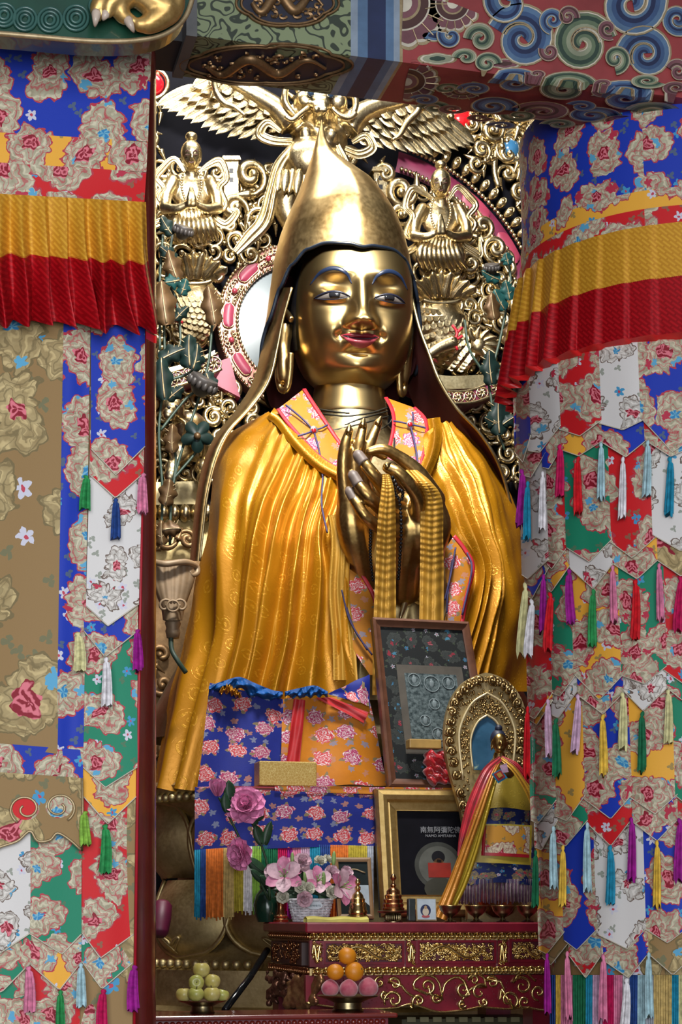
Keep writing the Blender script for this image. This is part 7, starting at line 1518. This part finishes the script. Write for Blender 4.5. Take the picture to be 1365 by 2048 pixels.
for k, (c_, m) in enumerate([(15, plain('tag_blue', (.02, .18, .34), .5)), (11, plain('tag_red', (.32, .02, .02), .5)), (6, plain('tag_gold', (.45, .26, .05), .5))]):
    mb = MB(); mb.slab([P(1000+c_*1.1*cos(a), 1552+c_*sin(a)-k, 6.635-.002*k) for a in (.25, 1.75, 3.4, 4.9)], (0, .002, 0)); obj('woven_tag', mb, m, sb, 0)
mb = MB(); mb.slab([P(1010+x, 1538+y, 6.634) for x, y in [(-10, -6), (4, -12), (8, 6), (-4, 8)]], (0, .002, 0)); obj('lilac_tag', mb, TC['li'], sb, 0)
# ------------------------------------------------------------------ flowers
def petal_mb(L, W, cup, recurve, n=8, m=10, pointed=1.0, base=.15):
    mb = MB()
    def fn(s, t):
        x = 2*s-1; w_ = W*(base+(1-base)*sin(pi*min(1, t*.62+.06))**.9)*(math.sqrt(max(0, 1-max(0, (t-.55)/.45)**(2.2/pointed))) if t > .55 else 1)
        return V3((x*w_, L*t*cos(recurve*t*t), L*t*sin(.9*(1-t*.6)*cup)-recurve*L*.5*t*t+cup*w_*x*x*.9))
    mb.grid(fn, n, m); return mb
def flower(root, loc, axis, layers, mats, name='petal', jitter=.1, seed=0):
    r = random.Random(seed); q = V3(axis).to_track_quat('Z', 'Y').to_matrix().to_4x4(); T = Matrix.Translation(V3(loc))
    for li, (cnt_, L, W, cup, rec, open_, ang0, ptd) in enumerate(layers):
        base = petal_mb(L, W, cup, rec, pointed=ptd)
        for k in range(cnt_):
            a = ang0+2*pi*k/cnt_+r.uniform(-jitter, jitter); Mx = T @ q @ Matrix.Rotation(a, 4, 'Z') @ Matrix.Rotation(open_+r.uniform(-jitter, jitter)*.6, 4, 'X')
            mb = MB(); mb.merge(base, Mx); obj(name, mb, mats[li % len(mats)], root, 180)
PINK1 = plain('peony_pink', (.68, .22, .42), .6, 0, .3, 40, sss=.0); PINK2 = plain('lily_pink', (.50, .16, .28), .5, 0, .35, 50); PINK3 = plain('pale_lily_pink', (.56, .36, .42), .5, 0, .3, 50); CREAMF = plain('cream_rose', (.52, .50, .40), .5, 0, .2, 40)
STEMG = plain('stem_green', (.02, .06, .02), .5); LEAFF = plain('flower_leaf', (.012, .045, .018), .45, 0, .4, 40); BUDG = plain('bud_green', (.20, .32, .10), .5)
def leafs(root, lst, v, m=LEAFF):
    for (a, b_, w_) in lst: mb = MB(); feather_mb(mb, a, b_, w_, v, True, -.02, 0, .08); mb.v = [(p[0], v+(p[1]-v)*.5, p[2]) for p in mb.v]; obj('leaf', mb, m, root, 180)
PV_ = 7.0
def peony(label, x, y, axis, R, layers, stem, lf, seed):
    p = P(x, y, PV_); root = thing('peony', label, 'flower', P(540, 1800, PV_), 'tall pink peonies in the dark vase'); k = D(R, PV_)
    flower(root, p, axis, [(c, L*k, W*k, cu, re, op, a, pt_) for (c, L, W, cu, re, op, a, pt_) in layers], [PINK1], seed=seed)
    mb = MB(); mb.tube([P(*q_, PV_+.01) for q_ in [(s_.x, s_.y) for s_ in catmull(stem, 16)]], .005, 7); obj('stem', mb, STEMG, root, 180); leafs(root, lf, PV_-.01)
full = [(9, 1.0, .48, .5, .25, .15, 0, .8), (8, .85, .42, .6, .1, .55, .3, .8), (7, .68, .36, .7, 0, .95, .6, .8), (5, .5, .28, .8, 0, 1.25, .2, .8)]
peony('upright pink peony bud, highest of the flowers before the brocade cover', 436, 1592, (-.1, -.4, 1), 34, [(6, 1.0, .5, .5, -.1, 1.1, 0, .8), (5, .95, .45, .6, 0, 1.3, .4, .8)], [(438, 1595), (462, 1640), (500, 1720), (538, 1800)], [((462, 1600), (455, 1560), 12), ((455, 1625), (448, 1585), 10)], 1)
peony('wide open pink peony with layered petals in front of the blue brocade', 492, 1615, (-.3, -1, .45), 44, full, [(495, 1625), (515, 1670), (535, 1730), (540, 1800)], [((512, 1640), (528, 1622), 9), ((512, 1650), (500, 1620), 10), ((526, 1690), (508, 1650), 11), ((530, 1690), (540, 1640), 9)], 2)
peony('drooping pink peony seen from the side against the rainbow fringe', 486, 1708, (-.9, -.6, -.1), 36, full, [(492, 1712), (515, 1725), (535, 1755), (540, 1800)], [((530, 1745), (492, 1718), 12), ((535, 1765), (500, 1740), 10), ((540, 1770), (520, 1752), 9)], 3)
vz = P(535, 1838, 7.06); mb = MB(); mb.lathe([(0, 0), (.040, 0), (.052, .03), (.058, .07), (.048, .11), (.030, .135), (.034, .15), (.028, .148), (.024, .13), (0, .12)], (vz.x, 7.06, ATOP), 26); tag(obj('flower_vase', mb, plain('dark_green_glaze', (.006, .028, .016), .2), None, 50), 'dark green glazed vase holding the tall pink peonies', 'vase')
# white wicker basket
bk = thing('flower_basket', 'white wicker basket with an oval name plate on the altar', 'basket', on_alt(621, 6.72)); bp_ = V3(bk.location); WICK = plain('white_wicker', (.62, .63, .66), .6, 0, .4, 60)
for j in range(9):
    t = j/8; rx, ry = lerp(.066, .088, t), lerp(.05, .068, t); n = 48; mb = MB(); mb.tube([bp_+V3((rx*cos(a)+.0022*cos(a)*((-1) ** (k//2+j)), ry*sin(a)+.002*sin(a)*((-1) ** (k//2+j)), .006+.082*t)) for k, a in enumerate([2*pi*i/n for i in range(n)])], .0055, 6, closed=True); obj('wicker_strand', mb, WICK, bk, 180)
for k in range(24):
    a = 2*pi*k/24; mb = MB(); mb.tube([bp_+V3((lerp(.066, .088, t)*cos(a), lerp(.05, .068, t)*sin(a), .002+.09*t)) for t in (0, .5, 1)], .004, 6); obj('wicker_stake', mb, WICK, bk, 180)
mb = MB(); mb.lathe([(0, .004), (.9, .004)], (0, 0, 0), 24); mb.v = [tuple(bp_+V3((p[0]*.066, p[1]*.05, p[2]))) for p in mb.v]; obj('basket_base', mb, WICK, bk, 0)
pc = P(629, 1811, 6.64); mb = MB(); mb.slab([pc+V3((.034*cos(a), 0, .0155*sin(a))) for a in [2*pi*i/30 for i in range(30)]], (0, .004, 0)); pn = obj('name_plate', mb, plain('enamel_plate', (.50, .58, .62), .3), bk, 0)
mb = text_mb('flowers', .0175, .0005); mb.v = [tuple(pc+V3((p[0]*1.0, p[1]-.0012, p[2]-.005))) for p in mb.v]; obj('lettering', mb, plain('plate_ink', (.10, .13, .15), .5), pn, 0)
def fl(kind, label, x, y, v, axis, R, seed, grp):
    p = P(x, y, v); k = D(R, v); root = thing(kind, label, 'flower', p, grp)
    if kind == 'lily':
        flower(root, p, axis, [(3, k*1.15, k*.34, .25, .35, .45, seed, 1.2), (3, k*1.1, k*.40, .25, .35, .5, seed+1.05, 1.2)], [PINK2, PINK3], seed=seed)
        q = V3(axis).normalized()
        for i in range(5):
            o_ = V3(axis).orthogonal().normalized(); o_.rotate(Matrix.Rotation(i*1.256, 3, q)); mb = MB(); mb.tube([p, p+q*k*.4+o_*k*.08, p+q*k*.65+o_*k*.2], .0016, 5); mb.sph(p+q*k*.65+o_*k*.2, (.004, .003, .003), 6, 5); obj('stamen', mb, plain('stamen_green', (.30, .30, .12), .5) if i == 0 and seed == 1 else BUDG, root, 180)
    elif kind == 'bud':
        mb = MB(); a = V3(axis).normalized(); mb.tube([p+a*k*(2*t-1) for t in [i/10 for i in range(11)]], [k*.28*math.sqrt(max(.01, 1-(2*t-1)**2)) for t in [i/10 for i in range(11)]], 10); obj('bud_body', mb, BUDG, root, 180)
    else:
        flower(root, p, axis, [(6, k, k*.6, .6, .15, .25, 0, .8), (5, k*.85, k*.5, .7, 0, .75, .5, .8), (4, k*.65, k*.42, .8, 0, 1.15, .2, .8)], [PINK3 if kind == 'pink_rose' else CREAMF], seed=seed)
    return root
G1 = 'flowers in the white basket'
for i, (kind, lab, x, y, v, ax, R) in enumerate([
    ('lily', 'open pink lily above the goblet side of the white basket', 570, 1755, 6.66, (-.35, -1, .35), 40), ('lily', 'pink lily hanging over the basket towards the brass stupa', 680, 1775, 6.62, (.5, -1, .15), 38), ('lily', 'half open pink lily at the middle of the white basket', 634, 1765, 6.66, (.1, -1, .5), 32), ('lily', 'small pale pink lily peeping behind the basket flowers', 596, 1738, 6.74, (-.1, -.8, .8), 30),
    ('white_rose', 'cream rosebud low at the goblet side of the basket', 567, 1795, 6.66, (-.4, -1, .1), 15), ('white_rose', 'cream rose above the name plate of the basket', 601, 1776, 6.62, (-.1, -1, .2), 16), ('white_rose', 'tight cream rose next to the half open lily', 616, 1778, 6.61, (.1, -1, .2), 15), ('white_rose', 'cream rose under the lily nearest the brass stupa', 662, 1786, 6.60, (.2, -1, .2), 16),
    ('white_rose', 'cream rose at the top of the basket', 640, 1726, 6.74, (0, -.7, .8), 15), ('white_rose', 'pale green rose at the top of the basket', 655, 1722, 6.76, (.2, -.7, .8), 13), ('pink_rose', 'pink rose drooping over the rim above the name plate', 608, 1796, 6.61, (0, -1, -.3), 19), ('pink_rose', 'pale pink rose between the lilies at the top', 605, 1726, 6.72, (-.1, -.8, .6), 20),
    ('pink_rose', 'pale pink rose beside the cream rose at the top', 662, 1748, 6.70, (.2, -.9, .4), 18), ('pink_rose', 'dusky pink rose at the goblet end of the basket', 548, 1745, 6.70, (-.6, -.8, .2), 19), ('pink_rose', 'soft pink rose at the stupa end of the basket', 690, 1748, 6.72, (.4, -.8, .4), 17),
    ('bud', 'upright green lily bud by the small framed picture', 668, 1718, 6.74, (.05, 0, 1), 16), ('bud', 'upright green lily bud above the pale pink lily', 585, 1718, 6.74, (0, 0, 1), 14), ('bud', 'pale green bud hanging among the basket roses', 648, 1758, 6.64, (-.1, -.3, 1), 15), ('bud', 'green lily bud beside the tight cream rose', 610, 1757, 6.64, (-.15, -.3, 1), 14)]):
    fl(kind, lab, x, y, v, ax, R, i, G1)
gl = thing('foliage_tuft', 'dark green leaves tucked among the basket flowers', 'foliage', on_alt(621, 6.74)+V3((0, 0, .08)))
leafs(gl, [((620, 1790), (570, 1800), 9), ((620, 1785), (560, 1770), 9), ((620, 1790), (590, 1812), 8), ((625, 1785), (700, 1765), 9), ((625, 1770), (630, 1730), 9), ((620, 1780), (545, 1785), 9), ((625, 1775), (640, 1735), 8), ((640, 1790), (655, 1810), 8), ((610, 1780), (600, 1740), 9), ((630, 1785), (690, 1790), 8), ((610, 1785), (548, 1800), 8), ((625, 1790), (585, 1790), 9)], 6.72)
# ------------------------------------------------------------------ low offering table with fruit
TV_ = 5.95; TZ = P(500, 2030, TV_).z; tx1 = P(797, 2030, TV_).x
ft = thing('offering_table', 'low dark red offering table with a beaded edge before the altar', 'table', (tx1-.9, 6.1, 0))
mb = MB(); mb.box((tx1-1.9, TV_, TZ-.018), (tx1, 6.27, TZ)); o = obj('table_top', mb, RED_L, ft, 0); bv = o.modifiers.new('b', 'BEVEL'); bv.width = .007; bv.segments = 3
mb = MB(); mb.box((tx1-1.87, TV_+.025, TZ-.05), (tx1-.03, 6.25, TZ-.017)); obj('bead_rail', mb, MAROON, ft, 0)
q = MB(); q.sph((0, 0, 0), (.0105, .010, .0105), 10, 8); rbo = obj('rail_bead', q, RED_L, None, 180, origin=(0, 0, 0)); C.objects.unlink(rbo)
for i in range(74): inst(rbo, (tx1-.05-.0215*i, TV_+.024, TZ-.031), ft, None, 1, None, 'rail_bead')
mb = MB(); mb.box((tx1-1.88, TV_+.01, TZ-.075), (tx1-.02, 6.26, TZ-.05)); obj('lower_rail', mb, plain('pale_lacquer', (.20, .12, .12), .3), ft, 0)
for x in (tx1-1.84, tx1-.12):
    for y in (TV_+.04, 6.16): mb = MB(); mb.box((x, y, 0), (x+.07, y+.07, TZ-.06)); obj('leg', mb, MAROON, ft, 0)
def plate(label, x, v, R, h):
    p = P(x, 2030, v); c = V3((p.x, v, TZ)); mb = MB(); mb.lathe([(0, 0), (R*.52, 0), (R*.54, .004), (R*.48, .010), (R*.46, h*.55), (R*.7, h*.75), (R, h*.92), (R*1.02, h), (R*.97, h), (R*.7, h*.84), (0, h*.8)], c, 36)
    o = tag(obj('footed_dish', mb, DBRASS, None, 40), label, 'dish'); return c
cA = plate('dark brass footed dish of pale apples on the low table', 405, 6.10, .082, .046); cB = plate('dark brass footed dish of oranges and peaches on the low table', 696, 6.10, .108, .058)
def fruit(kind, label, x, y, v, R, m, grp, stemup=(0, 0, 1), seed=0):
    c = P(x, y, v); rr = D(R, v); mb = MB(); ax = V3(stemup).normalized(); q_ = ax.to_track_quat('Z', 'Y').to_matrix().to_4x4(); Mx = Matrix.Translation(c) @ q_
    def fn(s, t):
        ph = pi*t; a = s*2*pi; r_ = rr*sin(ph); z = -rr*cos(ph)*.94
        if kind in ('apple', 'peach'): z -= (.30 if kind == 'apple' else .2)*rr*math.exp(-((ph-pi)/.45)**2); r_ *= 1+.03*cos(5*a)*(.3 if kind == 'apple' else 0)
        if kind == 'peach': r_ *= 1-.10*math.exp(-((a-pi)/.22)**2)*sin(ph); z += .12*rr*math.exp(-(ph/.4)**2)*-1
        if kind == 'orange': r_ *= 1+.006*sin(9*a+7*ph)
        return Mx @ V3((r_*cos(a), r_*sin(a), z))
    mb.grid(fn, 28, 20, cu=True); root = tag(obj(kind, mb, m, None, 180), label, 'fruit', grp)
    if kind == 'apple': m2 = MB(); m2.tube([Mx @ V3((.003*t, 0, rr*(.60+.38*t))) for t in (0, .5, 1)], .0016, 6); obj('stalk', m2, plain('stalk_brown', (.06, .035, .015), .6), root, 180)
    if kind == 'orange': m2 = MB(); m2.lathe([(0, rr*.93), (rr*.12, rr*.935), (rr*.10, rr*.96), (0, rr*.97)], (0, 0, 0), 8); m3 = MB(); m3.merge(m2, Mx); obj('calyx', m3, plain('calyx_green', (.10, .10, .03), .6), root, 0)
    return root
M = MT('pale_apple'); nz = M.noise(M.coord(), 26, 3); M.set(col=M.mix(M.ramp(nz, .35, .65), (.46, .38, .08), (.56, .49, .18)), rough=.4, coat=.15); APP = M.mat
M = MT('green_apple'); nz = M.noise(M.coord(), 26, 3); M.set(col=M.mix(M.ramp(nz, .35, .65), (.34, .35, .06), (.50, .47, .14)), rough=.4, coat=.15); APG = M.mat
M = MT('orange_peel'); M.set(col=(.62, .22, .008), rough=.42); M.bump(M.noise(M.coord(), 320, 2), .35, .002); ORG = M.mat
M = MT('peach_skin'); nz = M.noise(M.coord(), 22, 4); M.set(col=M.mix(M.ramp(nz, .35, .7), (.34, .03, .07), (.52, .16, .19)), rough=.65, sheen=.5); PCH = M.mat
ga = 'pale apples heaped on the dish'
for i, (x, y, v, R, m, lab, up) in enumerate([(403, 1939, 6.10, 17, APP, 'pale yellow apple crowning the heap on the dish', (0, 0, 1)), (393, 1965, 6.07, 15.5, APG, 'greenish apple of the middle layer with its eye turned outward', (-.2, -1, .1)), (425, 1962, 6.09, 16, APP, 'pale yellow apple of the middle layer beside the greenish one', (.2, .2, 1)),
    (368, 1989, 6.10, 16, APP, 'pale apple at the bottom of the heap towards the banner', (0, 0, 1)), (392, 1988, 6.055, 16, APG, 'green-tinged apple at the bottom front of the heap', (0, -.3, 1)), (424, 1988, 6.06, 17, APP, 'yellow apple at the bottom front of the heap', (0, 0, 1)), (445, 1990, 6.11, 14, APG, 'small green apple at the bottom towards the altar', (.3, 0, 1))]): fruit('apple', lab, x, y, v, R, m, ga, up, i)
go_ = 'fruit pyramid on the dish'
for i, (k, x, y, v, R, m, lab, up) in enumerate([('orange', 695, 1912, 6.10, 18.5, ORG, 'orange crowning the fruit pyramid', (.2, -.2, 1)), ('orange', 671, 1944, 6.09, 17.5, ORG, 'smaller orange of the middle layer of the fruit pyramid', (0, 0, 1)), ('orange', 709, 1943, 6.085, 20, ORG, 'larger orange of the middle layer with its navel showing', (.6, -.7, .3)), ('peach', 661, 1977, 6.09, 18, PCH, 'pink peach under the smaller orange', (0, 0, -1)), ('peach', 698, 1978, 6.06, 19, PCH, 'pink peach at the middle of the bottom layer', (0, 0, -1)), ('peach', 737, 1976, 6.09, 20.5, PCH, 'large pink peach under the larger orange towards the altar scrolls', (0, 0, -1))]): fruit(k, lab, x, y, v, R, m, go_, up, i)
# black pole leaning behind, maroon roll on the throne
mb = MB(); mb.tube([P(450, 2020, 6.6), P(500, 1955, 6.9), P(535, 1900, 7.08)], .014, 10); tag(obj('leaning_pole', mb, plain('black_gloss', (.006, .007, .008), .12), None, 180), 'glossy black pole leaning between the throne and the altar', 'pole')
mb = MB(); a, b_ = P(318, 1870, 7.35), P(326, 1805, 7.42); mb.tube([a.lerp(b_, t) for t in (0, .1, .5, .9, 1)], [.03, .04, .045, .042, .03], 12); tag(obj('cloth_roll', mb, plain('plum_cloth', (.10, .006, .03), .5), None, 180), 'plum red cloth roll tucked beside the throne petals', 'cloth')
